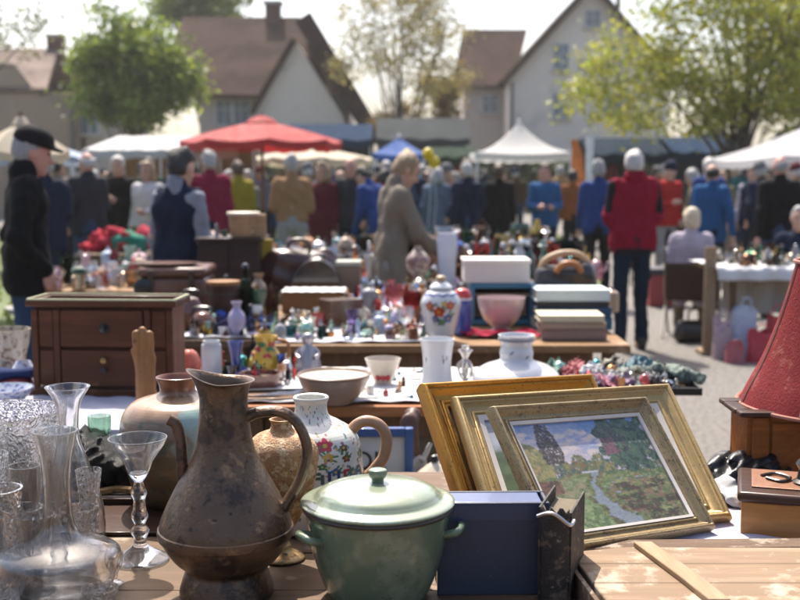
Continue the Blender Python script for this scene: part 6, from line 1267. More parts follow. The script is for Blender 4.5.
    p = at(399, 3.25, .4); o = link('green_bag', sdf('green_bag', [('e', np.array((0, 0, .30)), np.array((.07, .06, .25)), None, .03), ('e', np.array((.03, 0, .42)), np.array((.05, .05, .14)), None, .03)], .009, lambda X, Yy, Z: -Z + 0 * X + 0 * Yy, .01, 4), matf('bag_lime', (.22, .25, .03), .6, 0, .2), loc=(p.x, 3.22, 0)); tag(o, 'lime green bag standing below the jug handle under the table', 'bag')
    t = thing('milk_crate', 'black plastic crate on the ground behind the gilt frame', 'crate', (at(462, 3.2, .4).x, 3.3, 0)); bkp = matf('plastic_black', (.018, .018, .02), .45, 0, .15)
    link('wall', MB().box((0, -.14, .29), (.36, .012, .56)).box((0, .14, .29), (.36, .012, .56)).box((-.174, 0, .29), (.012, .266, .56)).box((.174, 0, .29), (.012, .266, .56)).box((0, 0, .016), (.334, .266, .012)), bkp, t, bevel=.002)
    for dx, dz, r, nm, c in ((-.08, .60, .07, 'cream pumpkin-shaped pot poking out of the black crate', (.50, .43, .33)), (.07, .58, .06, 'pale grey kettle-like pot poking out of the black crate', (.40, .40, .40))):
        q = thing('crate_pot', nm, 'pot', (t.location.x + dx, 3.3, dz - r)); link('body', MB().lathe(spline([(.02, -.02), (r, .02), (r, .06), (.03, .10), (.01, .115), (.001, .12)], 30), 24, fn=lambda a_, z: 1 + .04 * math.sin(7 * a_)), matf('glz_' + nm[:5], c, .3, coat=.3), q); link('knob', MB().lathe([(.001, .115), (.012, .12), (.010, .135), (.001, .14)], 12), bkp, q); 
    # ---- heap of bright oddments at the right-hand end
    t = thing('jewel_tray', 'dark shallow tray heaped with trinkets at the table end', 'tray', (at(618, 3.92).x, 3.96, TZ + .006), -.05); link('base', MB().box((0, 0, .006), (.50, .34, .010)), dark, t); link('rim', MB().box((0, -.172, .014), (.51, .010, .026)).box((0, .172, .014), (.51, .010, .026)).box((-.252, 0, .014), (.010, .334, .026)).box((.252, 0, .014), (.010, .334, .026)), dark, t, bevel=.002)
    sc = cloth('scarf_teal', (.10, .17, .16)); o = link('patterned_scarf', sdf('patterned_scarf', [('c', np.array((-.10, 0, .02)), np.array((.08, .02, .03)), .035, .04, 1.4, .03), ('c', np.array((.02, .04, .05)), np.array((.12, 0, .02)), .035, .025, 1.4, .03), ('c', np.array((.10, -.02, .02)), np.array((.17, .0, -.01)), .03, .015, 1.6, .03)], .006, None, .006, 6, None, .011), matf('scarf_pattern', (.10, .135, .11), .7, 0, .3, 12, .5, spots=[((.025, .05, .04), 10, .54), ((.40, .38, .34), 8, .60)]), loc=(at(650, 3.95).x, 3.97, TZ + .03)); o.scale = (1, 1, .75); tag(o, 'crumpled grey-green patterned scarf spilling off the trinket tray', 'scarf')
    for i, (lab, px, Y, r, z, c) in enumerate((('crimson crumpled scarf next to the urn on the trinket tray', 572, 4.02, (.06, .06, .08), .02, (.40, .02, .03)), ('bottle-green crumpled scarf behind the urn', 556, 4.12, (.07, .05, .09), .0, (.02, .13, .08)), ('white crumpled handkerchief on top of the trinket heap', 588, 3.96, (.05, .05, .07), .02, (.60, .60, .60)),
        ('grey tangle of costume jewellery in the trinket tray', 606, 3.92, (.07, .06, .05), .02, (.30, .29, .27)), ('lilac crumpled ribbon among the trinkets', 620, 3.88, (.05, .05, .05), .02, (.30, .18, .34)), ('sea-blue crumpled scarf at the middle of the trinket tray', 634, 4.0, (.06, .05, .09), .02, (.03, .14, .18)), ('olive and tan crumpled purse at the back of the trinket tray', 612, 4.06, (.06, .05, .10), .02, (.17, .15, .09)),
        ('pink crumpled cloth at the front of the trinket tray', 600, 3.84, (.06, .04, .04), .02, (.46, .12, .18)), ('pale blue crumpled cloth at the front of the trinket tray', 580, 3.85, (.05, .04, .04), .02, (.36, .44, .56)), ('black crumpled glove near the trinket tray rim', 644, 3.87, (.06, .04, .035), .02, (.02, .02, .02)), ('silver-grey crumpled scarf behind the patterned one', 660, 4.06, (.07, .05, .07), .0, (.36, .37, .38)))):
        crumple('scarf' if 'scarf' in lab else lab.split()[2 if 'and' not in lab else 4] if False else 'cloth_piece', lab, 'cloth', px, Y, r[0] * .95, r[1], r[2] * .62, matf('heap_%d' % i, tuple(.62 * q + .38 * .13 for q in c), .7, 0, .35, 8, .5, spots=((.6, .58, .55), 9, .66)), 40 + i, TZ + z + .002, .0045, .016, 1.5)
    # ---- third table: temple jar, pink bowl, books, crate
    cv = Canvas(320, 160, (.60, .60, .60)); rr = random.Random(3)
    for cx_, cy_, r_, c_ in ((208, 110, 13, (.40, .03, .02)), (232, 92, 15, (.42, .05, .02)), (262, 112, 12, (.40, .03, .03)), (222, 70, 10, (.03, .07, .28)), (258, 72, 13, (.03, .07, .28)), (240, 60, 10, (.05, .16, .10)), (245, 118, 7, (.45, .28, .03)), (40, 95, 14, (.4, .03, .02)), (100, 95, 14, (.03, .07, .28)), (150, 95, 14, (.4, .04, .03))): cv.flower(cx_, cy_, r_, c_, rr)
    for q in range(320): cv.dab(q, 142 + 2 * math.sin(q * .2), 2, 3, (.03, .06, .25)); cv.dab(q, 14, 2, 2.5, (.30, .06, .04))
    Y = 5.12; p = at(440, Y); k = px2m(Y, .9); h = 52 * k
    t = thing('temple_jar', 'white porcelain jar with red and blue flowers and a small lid', 'jar', (p.x, Y, TZ + .006)); pr = spline([(11, 0), (12, .03), (15, .2), (19.5, .6), (20, .75), (15, .92), (9, .98), (9, 1)], 40); pr = [(r * k, z * h) for r, z in pr]
    link('body', lathe_painted('body', densify(pr, .0035) + [(.0005, h)], 150, lambda u, z: cv.a[int(min(159, max(0, 160 * z / h))), int(u * 319)]), vcol('painted_porcelain', .12, .5, bmp=0), t)
    l = link('lid', MB().lathe(spline([(11 * k, h + .001), (11.5 * k, h + .006), (8 * k, h + .022), (4 * k, h + .03), (.5 * k, h + .031)], 24), 28), por, t); link('knob', MB().lathe(spline([(3 * k, h + .03), (5 * k, h + .042), (4.5 * k, h + .055), (.5 * k, h + .06)], 20), 16), matf('knob_tan', (.45, .30, .17), .3, coat=.3), l)
    pk = matf('glaze_pink', (.56, .43, .40), .18, 0, .08, 6, coat=.4, spots=((.45, .22, .20), 9, .70)); lathe_thing('footed_bowl', 'pale pink scalloped bowl standing in front of the blue crate', 'bowl', 501, 333, 34, [(10, 0), (11, .06), (9, .12), (17, .35), (22, .7), (24, 1)], pk, wall=.005, Y=5.42, fn=lambda a_, z: 1 + .015 * math.sin(12 * a_))
    o = link('red_scarf', MB().grid(40, 24, lambda u, v: (-.17 + .34 * u + .02 * math.sin(v * 7), -.09 + .16 * v, .006 + .010 * (1 + math.sin(u * 17 + v * 6)) * abs(math.sin(v * 9 + u * 3)))), cloth('scarf_red', (.36, .015, .05)), loc=(at(498, 5.28).x, 5.26, TZ + .008)); o.modifiers.new('t', 'SOLIDIFY').thickness = .003; tag(o, 'crimson cloth spread under the pale pink bowl', 'cloth')
    tb = matf('blue_crate_paint', (.03, .15, .24), .5, 0, .2, 9); x0, x1 = at(468, 5.75).x, at(531, 5.75).x; w = x1 - x0; h = zat(283, 5.75) - TZ
    t = thing('open_blue_crate', 'teal-blue open-fronted wooden crate holding the pale box', 'crate', ((x0 + x1) / 2, 5.78, TZ + .004)); link('frame', MB().box((-w / 2 + .012, 0, h / 2), (.024, .24, h - .001)).box((w / 2 - .012, 0, h / 2), (.024, .24, h - .001)).box((0, 0, h - .012), (w - .05, .24, .024)).box((0, 0, .012), (w - .05, .24, .022)), tb, t, bevel=.003); link('back', MB().box((0, .115, h / 2), (w - .05, .01, h - .05)), woodf('bowl_brown', (.3, .2, .13), (.24, .15, .1), 0, 6), t); link('shelf', MB().box((0, 0, h * .72), (w - .05, .2, .014)), woodf('bowl_brown', (.3, .2, .13), (.24, .15, .1), 0, 6), t)
    x0, x1 = at(463, 5.8, 1).x, at(527, 5.8, 1).x; w = x1 - x0; h2 = (285 - 263) * px2m(5.8, 1)
    t = thing('pale_box', 'long pale grey cardboard box resting on the teal-blue crate', 'box', ((x0 + x1) / 2, 5.80, TZ + h + .006)); link('body', MB().box((0, 0, h2 * .45), (w, .26, h2 * .9)), matf('card_pale', (.56, .52, .49), .8, 0, .06), t, bevel=.004); link('lid', MB().box((0, 0, h2 * .95 + .002), (w + .012, .272, .018)), matf('card_lid', (.66, .62, .58), .8, 0, .06), t, bevel=.003)
    def bookpile(entries, px0, Y0, dep, z, group, ofs=0):
        for i, (lab, px0, px1, hpx, col, a_) in enumerate(entries):
            k = px2m(Y0, z); hh = hpx * k; xa, xb = at(px0, Y0, z).x, at(px1, Y0, z).x; w = xb - xa
            t = thing('book', lab, 'book', ((xa + xb) / 2, Y0 + dep / 2, z), a_, group); cm = matf('cover_%s_%d' % (group[:6], i), col, .5, 0, .15, 12)
            link('cover', MB().box((0, 0, .003), (w, dep, .005)).box((0, 0, hh - .0035), (w, dep, .005)).box((0, -dep / 2 + .003, hh / 2), (w - .001, .005, hh - .013)), cm, t, bevel=.001); link('pages', MB().box((0, .004, hh / 2), (w - .014, dep - .014, hh - .013)), matf('page_block', (.45, .40, .31), .8), t); z += hh + .0015
    bookpile([('big teal book at the bottom of the tall pile at the table end', 534, 612, 13, (.02, .10, .17), 0.02), ('dark navy book second in the tall pile at the table end', 536, 612, 10, (.015, .06, .13), -.02), ('thin black book third in the tall pile at the table end', 537, 609, 5, (.02, .02, .025), .01), ('white book topping the tall pile at the table end', 536, 610, 12, (.55, .62, .62), .015)], 0, 5.46, .24, TZ + .004, 'tall pile of books')
    bookpile([('brown-pink book at the bottom of the short pile at the table end', 541, 607, 10, (.26, .17, .14), .0), ('tan book in the middle of the short pile at the table end', 542, 606, 7, (.34, .25, .18), .03), ('cream book topping the short pile at the table end', 540, 605, 7, (.58, .53, .36), -.02)], 0, 5.13, .22, TZ + .004, 'short pile of books')
    t, k, h = lathe_thing('toy_drum', 'red and blue glazed canister beside the temple jar', 'canister', 462, 338, 46, [(8, 0), (9, .04), (9.5, .5), (9, .8), (6, .92), (.5, 1)], blue_p, wall=0, Y=5.32); link('lid', MB().lathe(spline([(9.4 * k, h * .80), (9 * k, h * .88), (6 * k, h * .97), (.5 * k, h * 1.01)], 20), 28), matf('red_glaze', (.42, .02, .02), .15, coat=.5), t); link('stripe', MB().lathe([(9.3 * k, h * .74), (9.9 * k, h * .75), (9.8 * k, h * .79), (9 * k, h * .8)], 28), por, t)
    # rear table: box, domed case, brown box, wicker bag, white ribbed vase
    x0, x1 = at(284, 6.25).x, at(347, 6.25).x; t = thing('wooden_box', 'low orange-brown wooden box with a white cloth on top', 'box', ((x0 + x1) / 2, 6.35, TZ + .004)); wb = woodf('box_orange', (.32, .16, .06), (.22, .10, .04), 0, 8); link('body', MB().box((0, 0, .055), (x1 - x0, .26, .11)), wb, t, bevel=.003); link('cloth', MB().grid(30, 14, lambda u, v: ((x1 - x0) * (u - .52) * .98, -.14 + .27 * v, .1135 + .004 * abs(math.sin(u * 19 + v * 5)))), matf('cloth_white', (.68, .67, .68), .9), t)
    x = at(318, 6.75).x; t = thing('sewing_machine_case', 'black domed sewing machine case on the rear table', 'case', (x, 6.75, TZ + .004)); bl = matf('case_black', (.014, .012, .012), .18, 0, .3, 9, coat=.6)
    link('dome', MB().prism([(.16 * math.cos(a_), .235 * math.sin(a_) + .03) for a_ in np.linspace(0, math.pi, 24)] + [(-.165, 0), (.165, 0)], .22, Matrix(((1, 0, 0, 0), (0, 0, 1, -.11), (0, 1, 0, 0), (0, 0, 0, 1)))), bl, t, bevel=.006); link('base', MB().box((0, 0, .012), (.37, .25, .024)), woodf('box_orange', (.32, .16, .06), (.22, .10, .04), 0, 8), t, bevel=.003); link('handle', MB().tube(spl3([(-.05, 0, .262), (-.04, 0, .285), (.04, 0, .285), (.05, 0, .262)], 5), .008, 8), bl, t)
    boxobj('brown_box', 'square brown leatherette box beside the domed black case', 'box', at(349, 6.7).x, 6.8, TZ + .004, 24 * px2m(6.7), .2, .22, matf('leatherette', (.15, .10, .07), .5, 0, .2)); q = COL.objects[-1]
    link('lid', MB().box((0, 0, .235), (25 * px2m(6.7), .21, .028)), matf('leatherette_pale', (.30, .30, .24), .45, 0, .2), bpy.data.objects['brown_box'], bevel=.003)
    t = thing('carpet_bag', 'dark brown leather bag lying behind the domed case', 'bag', (at(300, 7.0).x, 7.02, TZ + .002)); link('body', sdf('body', [('c', np.array((-.14, 0, .20)), np.array((.14, 0, .20)), .11, .11, .8, .05), ('c', np.array((-.15, 0, .1)), np.array((.15, 0, .1)), .09, .09, .9, .05)], .014, lambda X, Yy, Z: .004 - Z + 0 * X + 0 * Yy, .008, 3), matf('bag_oxblood', (.06, .022, .018), .35, 0, .3, 9, coat=.3), t); link('handle', MB().tube(spl3([(-.07, 0, .29), (-.05, 0, .36), (.05, 0, .36), (.07, 0, .29)], 5), .011, 8), matf('bag_oxblood', (.06, .022, .018), .35), t)
    t = thing('wicker_bag', 'dark lidded bag with a curved tan handle beside the tall book pile', 'bag', (at(562, 6.6).x, 6.6, TZ + .004)); link('body', sdf('body', [('c', np.array((-.10, 0, .10)), np.array((.10, 0, .10)), .095, .095, .8, .03), ('c', np.array((-.11, 0, .17)), np.array((.11, 0, .18)), .07, .07, .9, .03)], .012, lambda X, Yy, Z: .004 - Z + 0 * X + 0 * Yy, .006, 9), matf('bag_black', (.022, .016, .014), .3, 0, .3, 10, coat=.4), t); link('handle', MB().tube(spl3([(-.15, 0, .17), (-.12, 0, .26), (-.02, 0, .305), (.08, 0, .30), (.14, 0, .25)], 7), .02, 8), matf('handle_wicker', (.46, .32, .19), .6, 0, .2), t); link('strap', MB().tube(spl3([(-.06, -.07, .2), (-.02, -.085, .25), (.05, -.085, .25), (.09, -.07, .2)], 6), .018, 8), matf('strap_orange', (.38, .16, .05), .5), t)
    t, k, h = lathe_thing('ribbed_vase', 'tall white ribbed glass vase at the corner of the rear table', 'vase', 447, 0, 66, [(8, 0), (9, .05), (8, .3), (9, .6), (10, .85), (9, .97), (10, 1)], matf('milk_glass', (.58, .62, .70), .15, 0, .06, 8, coat=.4, trans=.25), wall=.005, Y=6.9, fn=lambda a_, z: 1 + .04 * math.sin(11 * a_ + 30 * z))
    lathe_thing('mannequin_lamp', 'maroon and cream oil lamp behind the rear table', 'lamp', 418, 0, 50, [(10, 0), (13, .05), (7, .2), (6, .4), (11, .55), (12, .75), (5, .92), (4, 1)], matf('lamp_maroon', (.20, .10, .09), .25, 0, .4, 6, coat=.4, spots=((.46, .40, .30), 5, .55)), wall=0, Y=7.05)
    # fourth table: trunk, keg; behind: cabinet, yellow board, wooden pot
    lb = matf('trunk_leather', (.115, .042, .024), .35, 0, .35, 6, .4, coat=.3)
    x0, x1 = at(139, 5.9, .9).x, at(206, 5.9, .9).x; w = x1 - x0; t = thing('leather_suitcase', 'reddish-brown leather suitcase behind the wooden chest', 'suitcase', ((x0 + x1) / 2, 6.05, TZ + .004)); h = zat(268, 5.9) - TZ
    link('body', MB().box((0, 0, h * .4), (w, .36, h * .8)), lb, t, bevel=.02); link('lid', MB().box((0, 0, h * .9), (w + .01, .37, h * .19)), lb, t, bevel=.02)
    for s in (-.3, .3): link('strap', MB().box((s * w, -.003, h * .48), (.03, .372, h * .94)), matf('strap_dark', (.04, .02, .014), .4), t, bevel=.002)
    link('buckle', MB().lathe([(.03, -.01), (.05, 0), (.03, .014)], 20, M=Matrix.Translation((-.15, -.19, h * .62)) @ Matrix.Rotation(math.pi / 2, 4, 'X')), dark, t); link('handle', MB().tube(spl3([(.05, -.185, h * .55), (.06, -.22, h * .5), (.12, -.22, h * .5), (.13, -.185, h * .55)], 5), .01, 8), matf('strap_dark', (.04, .02, .014), .4), t)
    sh = matf('tray_lacquer', (.30, .20, .17), .12, 0, .2, coat=.6); o = link('oval_tray', MB().lathe(hollow([(.10, 0), (.13, .004), (.15, .016)], .003, .004), 36), sh, loc=(at(165, 6.0, 1.05).x, 6.0, TZ + h + .006)); o.scale = (1.3, .8, 1); tag(o, 'shiny pink-brown oval tray lying on top of the leather suitcase', 'tray')
    kg = woodf('keg_dark', (.060, .026, .018), (.035, .015, .012), 2, 8, .35, coat=.3); t, k, h = lathe_thing('wooden_keg', 'dark brown wooden keg with orange-brown rim', 'keg', 224, 0, 40, [(14.5, 0), (16.5, .3), (17, .5), (16.5, .8), (15.8, 1)], kg, wall=.02, Y=5.7); link('rim', MB().lathe([(15.2 * k, h - .003), (16.6 * k, h - .002), (16.8 * k, h + .016), (15 * k, h + .016)], 36), woodf('box_orange', (.32, .16, .06), (.22, .10, .04), 0, 8), t)
    for q in (.14, .74): link('hoop', MB().lathe([(16.4 * k, h * q), (17.5 * k, h * q), (17.5 * k, h * (q + .05)), (16.6 * k, h * (q + .05))], 36), dark, t)
    for lab, px, c, hh, Y in (('rounded brown stoneware crock just behind the chest corner', 192, (.12, .045, .025), 34, 5.45), ('squat chestnut-brown pot between the suitcase and the keg', 203, (.16, .06, .03), 22, 5.35), ('round black-brown kettle on the suitcase table', 158, (.03, .018, .016), 30, 5.42)):
        t, k, h = lathe_thing('stoneware_pot', lab, 'pot', px, 0, hh, [(8, 0), (12, .2), (13, .55), (9, .85), (6, .95), (.5, 1)], matf('pot_' + lab[:9], c, .2, 0, .3, 8, coat=.5), wall=0, Y=Y); link('handle', MB().tube(spl3([(-9 * k, 0, h * .8), (-8 * k, 0, h * 1.15), (8 * k, 0, h * 1.15), (9 * k, 0, h * .8)], 6), .006, 7), dark, t)
    x0, x1 = at(197, 6.85, .9).x, at(261, 6.85, .9).x; w = x1 - x0; hc = zat(238, 6.85); t = thing('dark_cabinet', 'dark wooden cabinet standing on the ground behind the wooden keg', 'cabinet', ((x0 + x1) / 2, 7.05, 0)); cm = woodf('cabinet_dark', (.055, .034, .030), (.035, .022, .020), 0, 6, .4, coat=.2)
    link('carcass', MB().box((0, 0, hc / 2), (w - .02, .40, hc - .03)), cm, t, bevel=.003); link('top', MB().box((0, 0, hc - .011), (w + .02, .43, .022)), cm, t, bevel=.004)
    for s in (-1, 1): dd = link('door', MB().box((s * w * .245, -.208, hc / 2), (w * .46, .018, hc - .10)), cm, t, bevel=.004); link('knob', MB().lathe([(.001, 0), (.012, .004), (.010, .02), (.001, .022)], 12, M=Matrix.Translation((s * .03, -.217, hc * .6)) @ Matrix.Rotation(math.pi / 2, 4, 'X')), br, dd)
    x = at(266.5, 7.0, .9).x; hy = zat(239, 7.0); t = thing('yellow_board', 'upright mustard-yellow board beside the dark cabinet', 'board', (x, 7.0, 0)); link('plank', MB().box((0, 0, hy / 2), (.085, .03, hy)), matf('paint_yellow', (.42, .28, .02), .5, 0, .15), t, bevel=.004); link('foot', MB().box((0, .06, .02), (.14, .25, .04)), cm, t, bevel=.004)
    wp = woodf('pot_pale_wood', (.42, .27, .15), (.32, .19, .10), 0, 7); t, k, h = lathe_thing('wooden_tub', 'pale wooden tub on top of the dark cabinet', 'tub', 244, 0, 24, [(13, 0), (14, .3), (15.5, .9), (16, 1)], wp, wall=.015, Y=6.95, z=hc + .004); link('rim', MB().lathe([(15.6 * k, h * .9), (16.8 * k, h * .9), (16.8 * k, h), (15.6 * k, h + .004)], 32), matf('cream_band', (.56, .48, .38), .5), t)
    x = at(258, 7.0, 1.2).x; o = link('wooden_block', MB().box((0, 0, .07), (.075, .07, .14)), wp, loc=(x + .02, 6.93, hc + .003), bevel=.005); tag(o, 'small upright wooden block beside the tub on the cabinet', 'wooden block')
    # hanging / standing things under the tables
    for lab, px, Y, c, w_, h_, m_ in (('black shoulder bag on the ground under the honey-coloured table', 347, 5.4, (.012, .012, .014), .16, .42, 0), ('red cloth bag on the ground under the honey-coloured table', 372, 5.5, (.34, .04, .06), .17, .40, 0), ('yellow bottle standing under the honey-coloured table', 339, 5.3, (.5, .38, .02), .05, .46, 1), ('pink plastic bag on the ground under the honey-coloured table', 428, 5.6, (.42, .20, .22), .14, .36, 0), ('dark holdall on the ground at the left end under the honey-coloured table'.replace(' left', ' chest-side'), 322, 5.6, (.03, .03, .035), .17, .34, 0)):
        x = at(px, Y, .3).x
        if m_: t = thing('bottle', lab, 'bottle', (x, Y, 0)); link('body', MB().lathe(spline([(.04, 0), (.045, .02), (.045, .3), (.02, .38), (.018, .44)], 30), 18), matf('pl_yellow', c, .3), t); link('cap', MB().lathe([(.02, .44), (.02, .47), (.001, .47)], 14), dark, t)
        else: o = link('bag', sdf('bag', [('c', np.array((-w_ * .5, 0, h_ * .45)), np.array((w_ * .5, 0, h_ * .4)), h_ * .42, h_ * .38, .6, .05)], .02, lambda X, Yy, Z: -Z + 0 * X + 0 * Yy, .012, int(px)), matf('bag_%d' % px, c, .6, 0, .2), loc=(x, Y, 0)); tag(o, lab, 'bag')
    t = thing('cardboard_carton', 'open cardboard carton on the ground under the table end with books', 'carton', (at(455, 5.6, .2).x, 5.6, 0)); link('wall', MB().box((0, -.15, .16), (.42, .008, .32)).box((0, .15, .16), (.42, .008, .32)).box((-.206, 0, .16), (.008, .29, .32)).box((.206, 0, .16), (.008, .29, .32)).box((0, 0, .006), (.4, .29, .008)), matf('cardboard', (.30, .21, .13), .85, 0, .1), t); link('flap', MB().box((0, -.20, .30), (.40, .006, .11), Matrix.Translation((0, 0, 0))), matf('cardboard', (.3, .21, .13), .85), t)
    for i, (px, c, lab) in enumerate(((92, (.30, .30, .32), 'pale striped sack under the pale crockery table'), (112, (.42, .42, .44), 'white sack leaning under the pale crockery table'), (72, (.03, .05, .05), 'dark green sack under the pale crockery table'), (132, (.22, .15, .10), 'tan sack under the pale crockery table'))):
        o = link('sack', sdf('sack', [('c', np.array((0, 0, .2)), np.array((.02, 0, .48)), .15, .09, .8, .05)], .02, lambda X, Yy, Z: -Z + 0 * X + 0 * Yy, .015, i), cloth('sack_%d' % i, c), loc=(at(px, 7.9, .3).x, 7.95, 0)); tag(o, lab, 'sack')
    for i, (px, c, lab) in enumerate(((97, (.42, .02, .04), 'red garment heaped at the cabinet-facing end of the far cloth table'), (128, (.03, .20, .14), 'sea-green garment on the far cloth table'), (145, (.38, .03, .06), 'dark red garment heaped beside the sea-green one'), (112, (.40, .03, .05), 'red garment heaped between the others on the far cloth table'))):
        o = link('garment', sdf('garment', [('c', np.array((-.12, 0, .06)), np.array((.12, 0, .09)), .09, .10, 1, .05), ('e', np.array((0, .04, .14)), np.array((.11, .1, .1)), None, .05)], .02, lambda X, Yy, Z: -Z + 0 * X + 0 * Yy, .025, i), cloth('garm_%d' % i, c), loc=(at(px, 11.4, .9).x, 11.45, TZ)); tag(o, lab, 'garment')
    # ---- right: chair of the seated woman, handbag, bags under the silverware table
    x = at(693, 10.6, .4).x; t = thing('folding_chair', 'folding chair with brown fabric back under the woman in lilac', 'chair', (x, 10.60, 0), R(-18)); tube = matf('chair_tube', (.25, .24, .22), .35, .9); bf = cloth('chair_brown', (.085, .055, .042))
    link('seat', MB().grid(8, 8, lambda u, v: (-.24 + .48 * u, -.22 + .46 * v, .405 - .03 * math.sin(math.pi * u))), bf, t).modifiers.new('t', 'SOLIDIFY').thickness = .008
    link('backrest', MB().grid(8, 8, lambda u, v: (-.24 + .48 * u, -.24 - .06 * v + .02 * math.sin(math.pi * u), .36 + .36 * v)), bf, t).modifiers.new('t', 'SOLIDIFY').thickness = .008
    for s in (-1, 1):
        link('leg', MB().tube([(s * .26, -.30, 0), (s * .26, .22, .42)], .012, 8), tube, t); link('leg', MB().tube([(s * .245, .24, 0), (s * .245, -.22, .42), (s * .245, -.31, .86)], .012, 8), tube, t)
    x = at(692, 10.3, .2).x; t = thing('handbag', 'black handbag on the gravel behind the folding chair', 'handbag', (x, 10.15, 0), .1); link('body', sdf('body', [('c', np.array((-.13, 0, .08)), np.array((.13, 0, .08)), .085, .085, .7, .03), ('c', np.array((-.12, 0, .15)), np.array((.12, 0, .15)), .06, .06, .7, .03)], .012, lambda X, Yy, Z: -Z + 0 * X + 0 * Yy, .004, 2), matf('bag_black', (.022, .016, .014), .3), t); link('handle', MB().tube(spl3([(-.08, 0, .2), (-.06, 0, .3), (.06, 0, .3), (.08, 0, .2)], 6), .010, 8), matf('bag_black', (.022, .016, .014), .3), t)
    x = at(712, 9.35, .5).x; t = thing('wooden_easel', 'tall pale wooden board leaning at the end of the silverware table', 'board', (x, 9.42, 0), 0); hb = zat(247, 9.4); link('plank', MB().box((0, 0, hb / 2), (.10, .03, hb)), woodf('batten_pale', (.58, .42, .27), (.46, .31, .18), 1, 8, .6), t, bevel=.003); link('foot', MB().box((0, .05, .02), (.14, .2, .04)), woodf('batten_pale', (.58, .42, .27), (.46, .31, .18), 1, 8, .6), t)
    for i, (px, Y, c, w_, h_, lab) in enumerate(((722, 9.2, (.46, .34, .36), .12, .34, 'pale pink checked shopping bag under the silverware table'), (744, 9.25, (.45, .50, .62), .17, .42, 'white and blue plastic shopping bag under the silverware table'), (760, 9.05, (.42, .03, .05), .16, .26, 'red shopping bag in front of the blue one'), (776, 9.2, (.40, .03, .04), .13, .38, 'upright red bag nearest the lampshade'), (800, 9.3, (.03, .04, .06), .2, .34, 'navy bag under the silverware table behind the lampshade'), (735, 9.0, (.40, .10, .12), .12, .16, 'small coral bag lying lowest before the silverware table'))):
        t = thing('shopping_bag', lab, 'shopping bag', (at(px, Y, .2).x, Y, 0), 0, 'bags under the silverware table'); mm = matf('shopbag_%d' % i, c, .45, 0, .15, 6, .3, spots=((.05, .10, .35), 5, .62) if i in (0, 1) else ((.55, .5, .5), 6, .68)); link('body', bagmesh(w_, h_, i), mm, t); link('handle', MB().tube(spl3([(-.05, -.04, h_ * .95), (-.03, -.05, h_ * 1.2), (.03, -.05, h_ * 1.2), (.05, -.04, h_ * .95)], 5), .006, 6), mm, t)
    o = link('lace_curtain', MB().grid(40, 16, lambda u, v: (at(722, 9.7).x + 1.0 * u, 9.75 + .03 * math.sin(u * 30), .32 + .36 * v)), matf('lace', (.50, .47, .42), .8, 0, .25, 22, .4), None); tag(o, 'pale lace curtain hanging under the silverware table', 'curtain')
    c_ = matf('crate_red', (.34, .05, .05), .5, 0, .2); t = thing('red_coolbox', 'dull red box on the path beyond the crimson jacket', 'box', (at(664, 13.2, .3).x, 13.2, 0)); link('body', MB().box((0, 0, .19), (.42, .4, .38)), c_, t, bevel=.02); link('lid', MB().box((0, 0, .42), (.45, .43, .07)), matf('crate_dark', (.05, .05, .06), .5), t, bevel=.01)
    t = thing('wire_rack', 'dark wire clothes rail behind the path walkers', 'rail', (at(668, 15.5, .6).x, 15.5, 0)); link('frame', MB().tube([(-.5, 0, 0), (-.5, 0, 1.15), (.5, 0, 1.15), (.5, 0, 0)], .015, 6), dark, t)
    for i in range(5): link('hanging_garment', MB().grid(6, 6, lambda u, v: (-.4 + .18 * i + .14 * (u - .5), .06 * math.sin(u * 6), 1.1 - .6 * v)), cloth('garr_%d' % i, [(.02, .03, .05), (.06, .07, .1), (.03, .03, .03), (.10, .04, .04), (.05, .06, .04)][i]), t)

# ------------------------------------------------------------------ the many small wares
PROF = {
 'bottle': [[(.15, 0), (.17, .03), (.17, .52), (.14, .64), (.06, .74), (.05, .94), (.07, .96), (.07, 1)], [(.20, 0), (.24, .1), (.22, .38), (.07, .6), (.05, .95), (.08, 1)], [(.13, 0), (.14, .02), (.14, .7), (.06, .82), (.06, 1)]],
 'vase': [[(.16, 0), (.18, .04), (.26, .35), (.24, .6), (.11, .82), (.17, 1)], [(.14, 0), (.12, .1), (.16, .5), (.24, .9), (.26, 1)], [(.2, 0), (.22, .05), (.12, .4), (.10, .7), (.2, 1)]],
 'jar': [[(.28, 0), (.34, .15), (.38, .5), (.32, .75), (.24, .82), (.26, .86), (.12, .96), (.001, 1)], [(.3, 0), (.32, .05), (.32, .7), (.28, .78), (.30, .82), (.1, .95), (.001, 1)]],
 'bowl': [[(.5, 0), (.55, .1), (.95, .6), (1.2, 1)], [(.6, 0), (.6, .1), (1., .5), (1.1, 1)]],
 'cup': [[(.3, 0), (.32, .05), (.42, .4), (.46, .8), (.5, 1)], [(.4, 0), (.42, .04), (.42, 1)]],
 'candlestick': [[(.26, 0), (.26, .05), (.08, .14), (.06, .4), (.1, .5), (.05, .6), (.06, .8), (.14, .86), (.08, .9), (.09, 1)]],
 'goblet': [[(.26, 0), (.26, .02), (.05, .08), (.04, .42), (.12, .5), (.26, .66), (.28, .85), (.25, 1)]],
 'bell': [[(.42, 0), (.40, .05), (.30, .2), (.24, .48), (.12, .6), (.05, .64), (.05, .85), (.08, .92), (.001, 1)]],
 'dish': [[(1.2, 0), (1.3, .15), (2.0, .7), (2.3, 1)], [(1.6, 0), (1.8, .2), (2.1, 1)]],
 'lamp': [[(.2, 0), (.2, .05), (.07, .15), (.12, .3), (.16, .42), (.08, .5), (.10, .54), (.15, .66), (.09, .84), (.07, 1)]],
}
